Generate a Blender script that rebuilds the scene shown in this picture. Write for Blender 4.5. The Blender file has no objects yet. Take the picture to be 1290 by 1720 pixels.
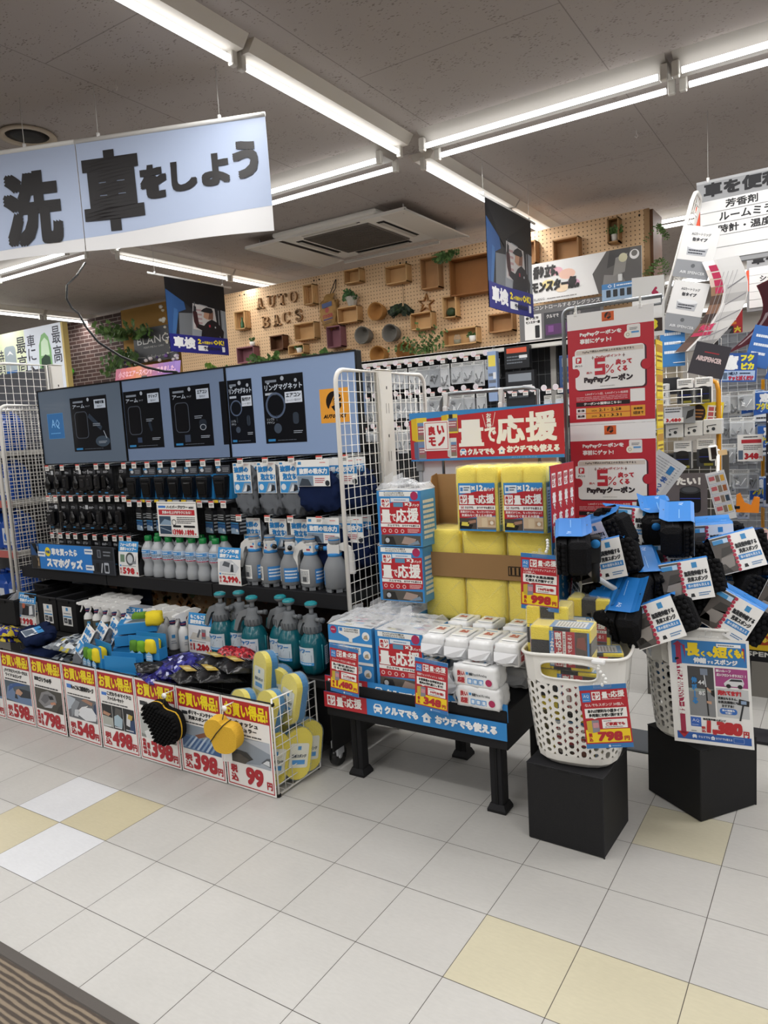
import bpy, math, random
from mathutils import Matrix, Vector
random.seed(7)
SC = bpy.context.scene
COL = SC.collection
PI = math.pi
# ------------------------------------------------------------------ camera
cam = bpy.data.cameras.new('camera'); cam_o = bpy.data.objects.new('camera', cam); COL.objects.link(cam_o)
cam.sensor_fit = 'VERTICAL'; cam.sensor_height = 36.0; cam.sensor_width = 27.0; cam.lens = 1220.85/1720*36.0
cam.clip_start = 0.05
_y, _p, _r = -0.57288, -0.11277, -0.0573975
F = Vector((math.sin(_y)*math.cos(_p), math.cos(_y)*math.cos(_p), math.sin(_p)))
_r0 = Vector((math.cos(_y), -math.sin(_y), 0)); _u0 = _r0.cross(F)
R_ = _r0*math.cos(_r)+_u0*math.sin(_r); U_ = -_r0*math.sin(_r)+_u0*math.cos(_r)
cam_o.matrix_world = Matrix((( R_.x, U_.x, -F.x, 0), (R_.y, U_.y, -F.y, 0), (R_.z, U_.z, -F.z, 1.5602), (0, 0, 0, 1)))
SC.camera = cam_o
# ------------------------------------------------------------------ exposure, world, lamps out of view
SC.view_settings.view_transform = 'Standard'; SC.view_settings.look = 'None'
SC.view_settings.gamma = 1.0; SC.view_settings.use_curve_mapping = False
SC.view_settings.exposure = 0.12
wd = bpy.data.worlds.new('world'); SC.world = wd; wd.use_nodes = True
wd.node_tree.nodes['Background'].inputs[0].default_value = (0.9, 0.95, 1.0, 1)
wd.node_tree.nodes['Background'].inputs[1].default_value = 0.05
TUBE = 3.0          # radiance of a fluorescent tube
def strip_lamp(x, y, along_y, n=1.0):
    l = bpy.data.lights.new('strip_lamp', 'AREA'); l.shape = 'RECTANGLE'
    l.size = 0.12; l.size_y = 1.18; l.energy = 8.5*n; l.color = (1.0, 0.99, 0.97)
    o = bpy.data.objects.new('strip_lamp', l); COL.objects.link(o)
    o.location = (x, y, 3.02); o.rotation_euler = (0, 0, 0 if along_y else PI/2)
for _x in (-7.65, -4.88, -2.05, 0.72, 3.5):
    for _yy in (-4.3, -3.05, -1.8, -0.55, 0.7):
        strip_lamp(_x, _yy, True)
for _x, _yy in ((0.72, 1.95), (0.72, 3.2), (0.72, 4.45), (0.72, 6.0), (3.5, 1.95), (3.5, 3.2), (3.5, 4.45), (3.5, 6), (-4.88, 1.95), (-7.65, 1.95), (-7.65, 3.2), (-10.4, 3.2), (-10.4, 5), (2.1, 3.62), (2.1, 0.85)):
    strip_lamp(_x, _yy, True)
for _x in (-4.2, -2.8, -1.2, 1.4):
    for _yy in (-2.0, 0.85):
        strip_lamp(_x, _yy, False)

# ------------------------------------------------------------------ colours and materials
_hc = {}
def H(h):
    if isinstance(h, tuple): return h
    if h not in _hc:
        c = []
        for k in (0, 2, 4):
            v = int(h[k:k+2], 16)/255
            c.append(v/12.92 if v <= 0.04045 else ((v+0.055)/1.055)**2.4)
        _hc[h] = (*c, 1.0)
    return _hc[h]
MAT = {}
def mat(key, rough=0.5, metal=0.0, spec=0.5, bump=0.0, bscale=200.0, kind='noise', coat=0.0, emit=0.0, alpha=None, var=0.0, trans=0.0, sub=0.0):
    m = bpy.data.materials.new('mat_'+key); m.use_nodes = True
    nt = m.node_tree; n = nt.nodes; L = nt.links
    b = n['Principled BSDF']; out = n['Material Output']
    at = n.new('ShaderNodeAttribute'); at.attribute_name = 'Col'
    tc = n.new('ShaderNodeTexCoord')
    src = at.outputs['Color']
    if var > 0:
        nz = n.new('ShaderNodeTexNoise'); nz.inputs['Scale'].default_value = 9.0; nz.inputs['Detail'].default_value = 4
        L.new(tc.outputs['Object'], nz.inputs['Vector'])
        mr = n.new('ShaderNodeMapRange'); mr.inputs['To Min'].default_value = 1-var; mr.inputs['To Max'].default_value = 1+var
        L.new(nz.outputs['Fac'], mr.inputs['Value'])
        mx = n.new('ShaderNodeMix'); mx.data_type = 'RGBA'; mx.blend_type = 'MULTIPLY'; mx.inputs['Factor'].default_value = 1
        L.new(src, mx.inputs['A']); L.new(mr.outputs['Result'], mx.inputs['B']); src = mx.outputs['Result']
    L.new(src, b.inputs['Base Color'])
    b.inputs['Roughness'].default_value = rough; b.inputs['Metallic'].default_value = metal
    b.inputs['Specular IOR Level'].default_value = spec; b.inputs['Coat Weight'].default_value = coat
    if coat: b.inputs['Coat Roughness'].default_value = 0.06
    if emit: L.new(src, b.inputs['Emission Color']); b.inputs['Emission Strength'].default_value = emit
    if trans: b.inputs['Transmission Weight'].default_value = trans
    if bump > 0:
        if kind == 'voronoi': t = n.new('ShaderNodeTexVoronoi'); o_ = t.outputs['Distance']
        else: t = n.new('ShaderNodeTexNoise'); t.inputs['Detail'].default_value = 3; o_ = t.outputs['Fac']
        t.inputs['Scale'].default_value = bscale; L.new(tc.outputs['Object'], t.inputs['Vector'])
        bp = n.new('ShaderNodeBump'); bp.inputs['Strength'].default_value = bump; bp.inputs['Distance'].default_value = 0.003
        L.new(o_, bp.inputs['Height']); L.new(bp.outputs['Normal'], b.inputs['Normal'])
    if alpha is not None:
        tr = n.new('ShaderNodeBsdfTransparent'); mx = n.new('ShaderNodeMixShader')
        fr = n.new('ShaderNodeLayerWeight'); fr.inputs['Blend'].default_value = 0.25
        ma = n.new('ShaderNodeMath'); ma.operation = 'MULTIPLY_ADD'; ma.inputs[1].default_value = 0.55; ma.inputs[2].default_value = alpha
        L.new(fr.outputs['Facing'], ma.inputs[0]); L.new(ma.outputs[0], mx.inputs['Fac'])
        L.new(tr.outputs[0], mx.inputs[1]); L.new(b.outputs[0], mx.inputs[2]); L.new(mx.outputs[0], out.inputs['Surface'])
    MAT[key] = m
    return m
mat('pr', 0.42, spec=0.4)                                   # printed paper and board
mat('gl', 0.22, spec=0.5)                                   # glossy plastic
mat('mt', 0.6, spec=0.3, bump=0.15, bscale=350)             # matt plastic, painted steel
mat('cl', 0.95, spec=0.1, bump=0.9, bscale=420, var=0.25)   # cloth and pile
mat('sp', 0.9, spec=0.1, bump=0.6, bscale=260, kind='voronoi', var=0.06)    # sponge
mat('me', 0.28, metal=1.0)                                  # bare metal
mat('film', 0.12, spec=0.9, bump=0.8, bscale=26, alpha=0.06)      # clear wrap
mat('haze', 0.2, spec=0.8, bump=1.0, bscale=22, alpha=0.22)       # milky bag
mat('scr', 0.16, spec=0.35, emit=0.34)                      # lit screen
mat('tube', 0.4, emit=TUBE)                                 # lit tube
mat('wood', 0.6, spec=0.3, bump=0.2, bscale=60, var=0.18)
mat('leaf', 0.5, spec=0.3, var=0.3)
mat('wick', 0.85, spec=0.2, bump=1.0, bscale=190, kind='voronoi', var=0.3)
mat('card', 0.85, spec=0.15, bump=0.1, bscale=90, var=0.05)      # corrugated board

# ------------------------------------------------------------------ glyph meshes
_gc = {}
def glyph(s, res=2):
    k = (s, res)
    if k not in _gc:
        c = bpy.data.curves.new('t', 'FONT'); c.body = s; c.resolution_u = res; c.fill_mode = 'FRONT'
        o = bpy.data.objects.new('t', c); COL.objects.link(o)
        m = bpy.data.meshes.new_from_object(o.evaluated_get(bpy.context.evaluated_depsgraph_get()))
        vs = [(v.co.x, v.co.y) for v in m.vertices]; fs = [tuple(p.vertices) for p in m.polygons]
        bpy.data.objects.remove(o); bpy.data.curves.remove(c); bpy.data.meshes.remove(m)
        if not vs: vs = [(0, 0), (1, 0), (1, 1)]; fs = []
        x0 = min(v[0] for v in vs); x1 = max(v[0] for v in vs); y0 = min(v[1] for v in vs); y1 = max(v[1] for v in vs)
        w = max(x1-x0, 1e-4); h = max(y1-y0, 1e-4)
        _gc[k] = ([((a-x0)/w, (b-y0)/h) for a, b in vs], fs, w, h)
    return _gc[k]

# ------------------------------------------------------------------ mesh builder
EPS = 0.0005
def off(d, b): return [(-d, -d), (d, -d), (d, d), (-d, d)]+([(0, 0), (d, 0), (-d, 0), (0, d), (0, -d)] if b > .025 else [])
class MB:
    def __init__(s, T=None):
        s.v = []; s.f = []; s.c = []; s.m = []; s.s = []; s.T = T or Matrix(); s.b = None
    def add(s, vs, fs, col, m=0, sm=False):
        o = len(s.v); T = s.T; b = s.b
        for p in vs:
            if b: p = b(*p)
            s.v.append(T @ Vector(p))
        c = H(col) if not isinstance(col, list) else None
        for i, q in enumerate(fs):
            s.f.append([o+k for k in q]); s.c.append(c or H(col[i])); s.m.append(m); s.s.append(sm)
        return s
    def box(s, x0, y0, z0, x1, y1, z1, col, bev=0.0, m=0, top=None):
        """axis box; bev chamfers every edge; top = colour of the top face"""
        if bev <= 0:
            v = [(x, y, z) for z in (z0, z1) for y in (y0, y1) for x in (x0, x1)]
            f = [(0, 2, 3, 1), (4, 5, 7, 6), (0, 1, 5, 4), (2, 6, 7, 3), (0, 4, 6, 2), (1, 3, 7, 5)]
            return s.add(v, f, col if top is None else [col, top, col, col, col, col], m)
        C = ((x0+x1)/2, (y0+y1)/2, (z0+z1)/2); h = [(x1-x0)/2, (y1-y0)/2, (z1-z0)/2]
        bev = min(bev, *[q*0.98 for q in h])
        v = []; ix = {}
        for sx in (-1, 1):
            for sy in (-1, 1):
                for sz in (-1, 1):
                    for a in range(3):
                        p = [sx*(h[0]-bev), sy*(h[1]-bev), sz*(h[2]-bev)]
                        p[a] = (sx, sy, sz)[a]*h[a]
                        ix[(sx, sy, sz, a)] = len(v); v.append((C[0]+p[0], C[1]+p[1], C[2]+p[2]))
        f = []
        def face(q):
            a, b_, c_ = (Vector(v[i]) for i in q[:3]); n = (b_-a).cross(c_-b_)
            ctr = sum((Vector(v[i]) for i in q), Vector())/len(q)-Vector(C)
            f.append(q if n.dot(ctr) > 0 else q[::-1])
        S = (-1, 1)
        for a in range(3):
            b_, c_ = (a+1) % 3, (a+2) % 3
            for sg in S:
                def K(sb, sc, ax):
                    t = [0, 0, 0]; t[a] = sg; t[b_] = sb; t[c_] = sc
                    return ix[(*t, ax)]
                face([K(-1, -1, a), K(1, -1, a), K(1, 1, a), K(-1, 1, a)])
        for a in range(3):
            b_, c_ = (a+1) % 3, (a+2) % 3
            for sb in S:
                for sc in S:
                    def K(sa, ax):
                        t = [0, 0, 0]; t[a] = sa; t[b_] = sb; t[c_] = sc
                        return ix[(*t, ax)]
                    face([K(-1, b_), K(1, b_), K(1, c_), K(-1, c_)])
        for sx in S:
            for sy in S:
                for sz in S: face([ix[(sx, sy, sz, k)] for k in range(3)])
        return s.add(v, f, col, m)
    def tube(s, pts, r, col, n=6, m=0, closed=False, sm=True):
        P = [Vector(p) for p in pts]; N = len(P)
        rs = r if isinstance(r, (list, tuple)) else [r]*N
        v = []; f = []; nrm = None
        for i in range(N):
            a = P[(i-1) % N] if (i > 0 or closed) else P[i]; b_ = P[(i+1) % N] if (i < N-1 or closed) else P[i]
            t = (b_-a).normalized() if (b_-a).length > 1e-9 else Vector((0, 0, 1))
            if nrm is None:
                nrm = t.cross(Vector((0, 0, 1)))
                if nrm.length < 1e-3: nrm = t.cross(Vector((1, 0, 0)))
            nrm = (nrm-t*nrm.dot(t)); nrm.normalize(); bi = t.cross(nrm)
            for k in range(n):
                an = 2*PI*k/n+PI/n
                v.append(tuple(P[i]+(nrm*math.cos(an)+bi*math.sin(an))*rs[i]))
        M = N if closed else N-1
        for i in range(M):
            j = (i+1) % N
            for k in range(n): f.append((i*n+k, i*n+(k+1) % n, j*n+(k+1) % n, j*n+k))
        if not closed: f.append(tuple(range(n-1, -1, -1))); f.append(tuple((N-1)*n+k for k in range(n)))
        return s.add(v, f, col, m, sm)
    def lathe(s, prof, col, n=20, m=0, c=(0, 0), sm=True, sq=1.0):
        """prof [(r, z)] from bottom to top; col one colour or a list per band; sq flattens y"""
        v = []; f = []; cc = []
        for r, z in prof:
            for k in range(n):
                a = 2*PI*k/n; v.append((c[0]+r*math.cos(a), c[1]+r*sq*math.sin(a), z))
        for i in range(len(prof)-1):
            q = col[i] if isinstance(col, list) else col
            for k in range(n): f.append((i*n+k, i*n+(k+1) % n, (i+1)*n+(k+1) % n, (i+1)*n+k)); cc.append(q)
        if prof[0][0] > 1e-4: f.append(tuple(range(n-1, -1, -1))); cc.append(col[0] if isinstance(col, list) else col)
        if prof[-1][0] > 1e-4: f.append(tuple((len(prof)-1)*n+k for k in range(n))); cc.append(col[-1] if isinstance(col, list) else col)
        return s.add(v, f, cc, m, sm)
    def prism(s, poly, y0, y1, col, m=0, sm=False, side=None):
        """poly [(x, z)] counter-clockwise seen from -y, extruded y0..y1"""
        n = len(poly)
        v = [(x, y0, z) for x, z in poly]+[(x, y1, z) for x, z in poly]
        f = [tuple(range(n)), tuple(range(2*n-1, n-1, -1))]+[(i, i+n, (i+1) % n+n, (i+1) % n) for i in range(n)]
        sd = side or col
        return s.add(v, f, [col, col]+[sd]*n, m, sm)
    def prismx(s, poly, x0, x1, col, m=0):
        """poly [(y, z)] extruded along x"""
        T = s.T; s.T = T @ Matrix(((0, 1, 0, 0), (1, 0, 0, 0), (0, 0, 1, 0), (0, 0, 0, 1)))
        s.prism(poly, x0, x1, col, m); s.T = T
        for q in s.f[-(len(poly)+2):]: q.reverse()
        return s
    def prismz(s, poly, z0, z1, col, m=0, sm=False):
        n = len(poly)
        v = [(x, y, z0) for x, y in poly]+[(x, y, z1) for x, y in poly]
        f = [tuple(range(n-1, -1, -1)), tuple(range(n, 2*n))]+[(i, (i+1) % n, (i+1) % n+n, i+n) for i in range(n)]
        return s.add(v, f, col, m, sm)
    def ball(s, c, r, col, n=12, m=0, sz=1.0, sx=1.0, sy=1.0, h=0.0):
        k = max(5, n//2); v = []; f = []
        for i in range(k+1):
            t = PI*i/k
            for j in range(n):
                a = 2*PI*j/n; q = 1+(random.uniform(-h, h) if h else 0)
                v.append((c[0]+r*sx*q*math.sin(t)*math.cos(a), c[1]+r*sy*q*math.sin(t)*math.sin(a), c[2]-r*sz*q*math.cos(t)))
        for i in range(k):
            for j in range(n): f.append((i*n+j, i*n+(j+1) % n, (i+1)*n+(j+1) % n, (i+1)*n+j))
        return s.add(v, f, col, m, True)
    # ---- printing on the plane y = 0 (facing -y), raised level by level
    def poly(s, pts, col, l=1, m=0): return s.add([(x, -l*EPS, z) for x, z in pts], [tuple(range(len(pts)))], col, m)
    def rect(s, x0, z0, x1, z1, col, l=1, m=0, nx=1, nz=1):
        v = [(x0+(x1-x0)*i/nx, -l*EPS, z0+(z1-z0)*j/nz) for j in range(nz+1) for i in range(nx+1)]
        f = [(j*(nx+1)+i, j*(nx+1)+i+1, (j+1)*(nx+1)+i+1, (j+1)*(nx+1)+i) for j in range(nz) for i in range(nx)]
        return s.add(v, f, col, m)
    def rrect(s, x0, z0, x1, z1, col, rad, l=1, n=4):
        p = []
        for cx, cz, a0 in ((x1-rad, z0+rad, -90), (x1-rad, z1-rad, 0), (x0+rad, z1-rad, 90), (x0+rad, z0+rad, 180)):
            for i in range(n+1):
                a = math.radians(a0+90*i/n); p.append((cx+rad*math.cos(a), cz+rad*math.sin(a)))
        return s.poly(p, col, l)
    def circ(s, cx, cz, r, col, l=2, n=16, rz=None):
        return s.poly([(cx+r*math.cos(2*PI*i/n), cz+(rz or r)*math.sin(2*PI*i/n)) for i in range(n)], col, l)
    def ring(s, cx, cz, r0, r1, col, l=2, n=24, rz=1.0):
        v = [(cx+r*math.cos(2*PI*i/n), -l*EPS, cz+r*rz*math.sin(2*PI*i/n)) for r in (r0, r1) for i in range(n)]
        return s.add(v, [(i, n+i, n+(i+1) % n, (i+1) % n)[::-1] for i in range(n)], col)
    def line(s, x0, z0, x1, z1, w, col, l=2):
        d = Vector((x1-x0, z1-z0)); d.normalize(); a, b_ = -d.y*w/2, d.x*w/2
        return s.poly([(x0-a, z0-b_), (x1-a, z1-b_), (x1+a, z1+b_), (x0+a, z0+b_)], col, l)
    def frame(s, x0, z0, x1, z1, w, col, l=2):
        s.rect(x0, z0, x1, z0+w, col, l); s.rect(x0, z1-w, x1, z1, col, l); s.rect(x0, z0+w, x0+w, z1-w, col, l); return s.rect(x1-w, z0+w, x1, z1-w, col, l)
    def txt(s, t, x0, z0, x1, z1, col, b=0.0, l=3, sh=0.0, res=1, rot=0.0, up=0.0):
        """writing stretched into the box; b thickens the strokes (share of the height); sh slants; up lifts the right end"""
        g, fs, w, h = glyph(t, res); W = x1-x0; Hh = z1-z0; d = b*Hh
        W -= 2*d; Hz = Hh-2*d; x0 += d; z0 += d
        for k, (ox, oz) in enumerate(off(d, b) if d else [(0, 0)]):
            v = []
            for a, c in g:
                x = x0+a*W+ox+sh*(c-0.5)*Hz; z = z0+c*Hz+oz+up*a
                v.append((x, -l*EPS-k*6e-5, z))
            s.add(v, fs, col)
        return s
    def vtxt(s, t, x0, z0, x1, z1, col, b=0.0, l=3, res=1, gap=0.08):
        n = len(t); h = (z1-z0)/n
        for i, ch in enumerate(t):
            zt = z1-i*h; k = 0.75 if ch in 'ーっょゃ、' else 1
            if ch == 'ー': s.rect((x0+x1)/2-0.08*h, zt-h*0.95, (x0+x1)/2+0.08*h, zt-h*0.05, col, l)
            else: s.txt(ch, x0+(1-k)*(x1-x0)/2, zt-h*(1-gap/2), x1-(1-k)*(x1-x0)/2, zt-h*gap/2-(1-k)*h, col, b, l, 0, res)
        return s
    def fine(s, x0, z0, x1, z1, col, rows=3, l=3, fill=0.45, gaps=True, seed=0):
        """print too small to read in the photograph"""
        rn = random.Random(seed or int((x0*7+z0*13+x1)*1e4)); h = (z1-z0)/rows
        for i in range(rows):
            x = x0; e = x1-(x1-x0)*rn.random()*0.25*(i == rows-1)
            while x < e:
                w = min((x1-x0)*rn.uniform(0.05, 0.16) if gaps else e-x, e-x); zz = z1-(i+0.5)*h
                s.rect(x, zz-h*fill/2, x+w*0.88, zz+h*fill/2, col, l); x += w
        return s
    def wiregrid(s, x0, z0, x1, z1, dx, dz, r, col, y=0.0, n=4, m=0):
        nx = max(1, round((x1-x0)/dx)); nz = max(1, round((z1-z0)/dz))
        for i in range(nx+1): x = x0+(x1-x0)*i/nx; s.tube([(x, y, z0), (x, y, z1)], r, col, n, m)
        for i in range(nz+1): z = z0+(z1-z0)*i/nz; s.tube([(x0, y-r, z), (x1, y-r, z)], r, col, n, m)
        return s
    def build(s, name, mats='pr', parent=None, loc=None, rot=None, M=None):
        me = bpy.data.meshes.new(name); me.from_pydata([tuple(p) for p in s.v], [], s.f)
        ca = me.color_attributes.new('Col', 'FLOAT_COLOR', 'CORNER')
        fl = []
        for q, c in zip(s.f, s.c):
            for _ in q: fl.extend(c)
        ca.data.foreach_set('color', fl)
        for k in (mats if isinstance(mats, (list, tuple)) else [mats]): me.materials.append(MAT[k])
        me.polygons.foreach_set('material_index', s.m); me.polygons.foreach_set('use_smooth', s.s)
        me.update()
        o = bpy.data.objects.new(name, me); COL.objects.link(o)
        if parent: o.parent = parent
        if M is not None: o.matrix_basis = M
        if loc: o.location = loc
        if rot: o.rotation_euler = rot
        return o
def tag(o, label, cat, group=None, kind=None):
    if label: o['label'] = label
    if cat: o['category'] = cat
    if group: o['group'] = group
    if kind: o['kind'] = kind
    return o
def struct(o): o['kind'] = 'structure'; return o
def thing(name, label, cat, group=None, loc=(0, 0, 0), rot=(0, 0, 0)):
    o = bpy.data.objects.new(name, None); COL.objects.link(o); o.empty_display_size = 0.05
    o.location = loc; o.rotation_euler = rot
    return tag(o, label, cat, group)
KIDS = {}
def dup(root, loc=None, rot=None, label=None, group=None, scale=None):
    def cp(o, par):
        c = o.copy(); COL.objects.link(c)
        if par: c.parent = par
        for k in list(o.children): cp(k, c)
        return c
    r = cp(root, None)
    if loc: r.location = loc
    if rot: r.rotation_euler = rot
    if scale: r.scale = scale
    if label: r['label'] = label
    if group: r['group'] = group
    return r
ORD = ['first', 'second', 'third', 'fourth', 'fifth', 'sixth', 'seventh', 'eighth', 'ninth', 'tenth', 'eleventh', 'twelfth', 'thirteenth', 'fourteenth', 'fifteenth', 'sixteenth', 'seventeenth', 'eighteenth', 'nineteenth', 'twentieth', 'twenty-first', 'twenty-second', 'twenty-third', 'twenty-fourth']
def nth(i, n=None):
    if n and i == n-1 and n > 1: return 'last'
    return ORD[i]
def Rz(a): return Matrix.Rotation(a, 4, 'Z')
def Tr(x, y, z): return Matrix.Translation((x, y, z))
# ================================================================== the room
TL = 0.303
def floor_mat():
    m = bpy.data.materials.new('mat_floor'); m.use_nodes = True; nt = m.node_tree; n = nt.nodes; L = nt.links; b = n['Principled BSDF']
    at = n.new('ShaderNodeAttribute'); at.attribute_name = 'Col'; tc = n.new('ShaderNodeTexCoord')
    n1 = n.new('ShaderNodeTexNoise'); n1.inputs['Scale'].default_value = 2.2; n1.inputs['Detail'].default_value = 6; n1.inputs['Roughness'].default_value = 0.65
    n2 = n.new('ShaderNodeTexNoise'); n2.inputs['Scale'].default_value = 38; n2.inputs['Detail'].default_value = 4
    mp = n.new('ShaderNodeMapping'); mp.inputs['Scale'].default_value = (1.0, 3.0, 1)
    L.new(tc.outputs['Object'], n1.inputs['Vector']); L.new(tc.outputs['Object'], mp.inputs['Vector']); L.new(mp.outputs[0], n2.inputs['Vector'])
    r1 = n.new('ShaderNodeMapRange'); r1.inputs['From Min'].default_value = .3; r1.inputs['From Max'].default_value = .7; r1.inputs['To Min'].default_value = .93; r1.inputs['To Max'].default_value = 1.03
    r2 = n.new('ShaderNodeMapRange'); r2.inputs['From Min'].default_value = .3; r2.inputs['From Max'].default_value = .7; r2.inputs['To Min'].default_value = .965; r2.inputs['To Max'].default_value = 1.02
    L.new(n1.outputs['Fac'], r1.inputs['Value']); L.new(n2.outputs['Fac'], r2.inputs['Value'])
    mu = n.new('ShaderNodeMath'); mu.operation = 'MULTIPLY'; L.new(r1.outputs[0], mu.inputs[0]); L.new(r2.outputs[0], mu.inputs[1])
    mx = n.new('ShaderNodeMix'); mx.data_type = 'RGBA'; mx.blend_type = 'MULTIPLY'; mx.inputs['Factor'].default_value = 1
    L.new(at.outputs['Color'], mx.inputs['A']); L.new(mu.outputs[0], mx.inputs['B']); L.new(mx.outputs['Result'], b.inputs['Base Color'])
    b.inputs['Roughness'].default_value = 0.33; b.inputs['Specular IOR Level'].default_value = 0.35
    MAT['floor'] = m
floor_mat()
fl = MB(); g = 0.0011
OX, OY = 9.16928, -5.467193
SPEC = {(-1, 0): 'cdced1', (0, 0): 'bdb497', (-1, -1): 'bdb497', (0, -1): 'cccdd0', (6, 0): 'c3bca3', (7, 0): 'c3bca3', (8, 0): 'c3bca3', (7, 3): 'bfb9a3'}
rf = random.Random(3)
for k in range(-34, 26):
    for j in range(-20, 34):
        x0 = (k-OX)*TL; y0 = (j-OY)*TL
        if y0+TL < 1.0 and y0 > -6 and j < -2: continue
        c = SPEC.get((k, j))
        if c is None:
            v = rf.uniform(-0.016, 0.016); b_ = H('bab8b4'); c = (b_[0]*(1+v), b_[1]*(1+v*1.1), b_[2]*(1+v*1.2), 1)
        fl.add([(x0+g, y0+g, 0), (x0+TL-g, y0+g, 0), (x0+TL-g, y0+TL-g, 0), (x0+g, y0+TL-g, 0)], [(0, 1, 2, 3)], c)
fl.add([(-12, -6, -0.0012), (8, -6, -0.0012), (8, 13, -0.0012), (-12, 13, -0.0012)], [(0, 1, 2, 3)], '55504a')
fl.box(-12, -6, -0.06, 8, 13, -0.003, '55504a')
struct(fl.build('floor', 'floor'))
# carpet at the aisle edge with its dark edging strip
def carpet_mat():
    m = bpy.data.materials.new('mat_carpet'); m.use_nodes = True; nt = m.node_tree; n = nt.nodes; L = nt.links; b = n['Principled BSDF']
    tc = n.new('ShaderNodeTexCoord'); w = n.new('ShaderNodeTexWave'); w.bands_direction = 'Y'; w.inputs['Scale'].default_value = 17; w.inputs['Distortion'].default_value = 2.2; w.inputs['Detail'].default_value = 3; w.inputs['Detail Scale'].default_value = 2.5
    mp = n.new('ShaderNodeMapping'); mp.inputs['Scale'].default_value = (0.25, 1, 1)
    L.new(tc.outputs['Object'], mp.inputs['Vector']); L.new(mp.outputs[0], w.inputs['Vector'])
    r = n.new('ShaderNodeValToRGB'); e = r.color_ramp.elements; e[0].color = H('4f463f'); e[1].color = H('8d7f6d'); e[0].position = .25; e[1].position = .8
    L.new(w.outputs['Fac'], r.inputs['Fac']); L.new(r.outputs[0], b.inputs['Base Color'])
    nz = n.new('ShaderNodeTexNoise'); nz.inputs['Scale'].default_value = 400; bp = n.new('ShaderNodeBump'); bp.inputs['Strength'].default_value = .8; bp.inputs['Distance'].default_value = .004
    L.new(tc.outputs['Object'], nz.inputs['Vector']); L.new(nz.outputs[0], bp.inputs['Height']); L.new(bp.outputs[0], b.inputs['Normal']); b.inputs['Roughness'].default_value = .95
    MAT['carpet'] = m
carpet_mat()
cp = MB(); cp.box(-9, -2, 0.0, 2.0, 1.075, 0.006, '777777'); struct(cp.build('floor_carpet', 'carpet'))
st = MB(); st.box(-9, 1.075, 0.0, 2.0, 1.112, 0.009, '55504c', 0.003); struct(st.build('trim_1', 'mt'))
# ceiling: fissured mineral board with joint lines
def ceil_mat():
    m = bpy.data.materials.new('mat_ceiling'); m.use_nodes = True; nt = m.node_tree; n = nt.nodes; L = nt.links; b = n['Principled BSDF']
    tc = n.new('ShaderNodeTexCoord'); mp = n.new('ShaderNodeMapping'); mp.inputs['Scale'].default_value = (46, 105, 60)
    L.new(tc.outputs['Object'], mp.inputs['Vector'])
    v = n.new('ShaderNodeTexVoronoi'); v.feature = 'F1'; v.inputs['Scale'].default_value = 1.0; v.inputs['Randomness'].default_value = 1; L.new(mp.outputs[0], v.inputs['Vector'])
    nz = n.new('ShaderNodeTexNoise'); nz.inputs['Scale'].default_value = 13; nz.inputs['Detail'].default_value = 2; L.new(tc.outputs['Object'], nz.inputs['Vector'])
    md = n.new('ShaderNodeMath'); md.operation = 'MULTIPLY_ADD'; md.inputs[1].default_value = 0.9; md.inputs[2].default_value = -0.28; L.new(nz.outputs['Fac'], md.inputs[0])
    sb = n.new('ShaderNodeMath'); sb.operation = 'LESS_THAN'; L.new(v.outputs['Distance'], sb.inputs[0]); L.new(md.outputs[0], sb.inputs[1])
    mx = n.new('ShaderNodeMix'); mx.data_type = 'RGBA'; mx.inputs['A'].default_value = H('aca39d'); mx.inputs['B'].default_value = H('877e78')
    L.new(sb.outputs[0], mx.inputs['Factor'])
    # joints every 0.91 x 1.82 m
    br = n.new('ShaderNodeTexBrick'); br.inputs['Scale'].default_value = 1.0; br.inputs['Brick Width'].default_value = 1.82; br.inputs['Row Height'].default_value = 0.91; br.inputs['Mortar Size'].default_value = 0.0025; br.inputs['Mortar Smooth'].default_value = 0
    br.offset = 0.5; br.inputs['Color1'].default_value = (1, 1, 1, 1); br.inputs['Color2'].default_value = (.97, .97, .97, 1); br.inputs['Mortar'].default_value = (.62, .62, .62, 1)
    mp2 = n.new('ShaderNodeMapping'); mp2.inputs['Location'].default_value = (0.12, 0.02, 0); mp2.inputs['Rotation'].default_value = (0, 0, PI/2); L.new(tc.outputs['Object'], mp2.inputs['Vector']); L.new(mp2.outputs[0], br.inputs['Vector'])
    m2 = n.new('ShaderNodeMix'); m2.data_type = 'RGBA'; m2.blend_type = 'MULTIPLY'; m2.inputs['Factor'].default_value = 1
    L.new(mx.outputs['Result'], m2.inputs['A']); L.new(br.outputs['Color'], m2.inputs['B']); L.new(m2.outputs['Result'], b.inputs['Base Color'])
    bp = n.new('ShaderNodeBump'); bp.inputs['Strength'].default_value = .5; bp.inputs['Distance'].default_value = .004; bp.invert = True; L.new(sb.outputs[0], bp.inputs['Height']); L.new(bp.outputs[0], b.inputs['Normal'])
    b.inputs['Roughness'].default_value = .9; b.inputs['Specular IOR Level'].default_value = .2
    MAT['ceil'] = m
ceil_mat()
ce = MB(); ce.box(-12, -6, 3.10, 8, 13, 3.16, 'bbb3ad'); struct(ce.build('ceiling', 'ceil'))
for nm, b_ in (('wall_left', (-12.1, -6, 0, -12, 13, 3.1)), ('wall_right', (8, -6, 0, 8.1, 13, 3.1)), ('wall_front', (-12, -6.1, 0, 8, -6, 3.1)), ('wall_back', (-12, 13, 0, 8, 13.1, 3.1))):
    w = MB(); w.box(*b_, 'cfcac4'); struct(w.build(nm, 'mt'))

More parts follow.
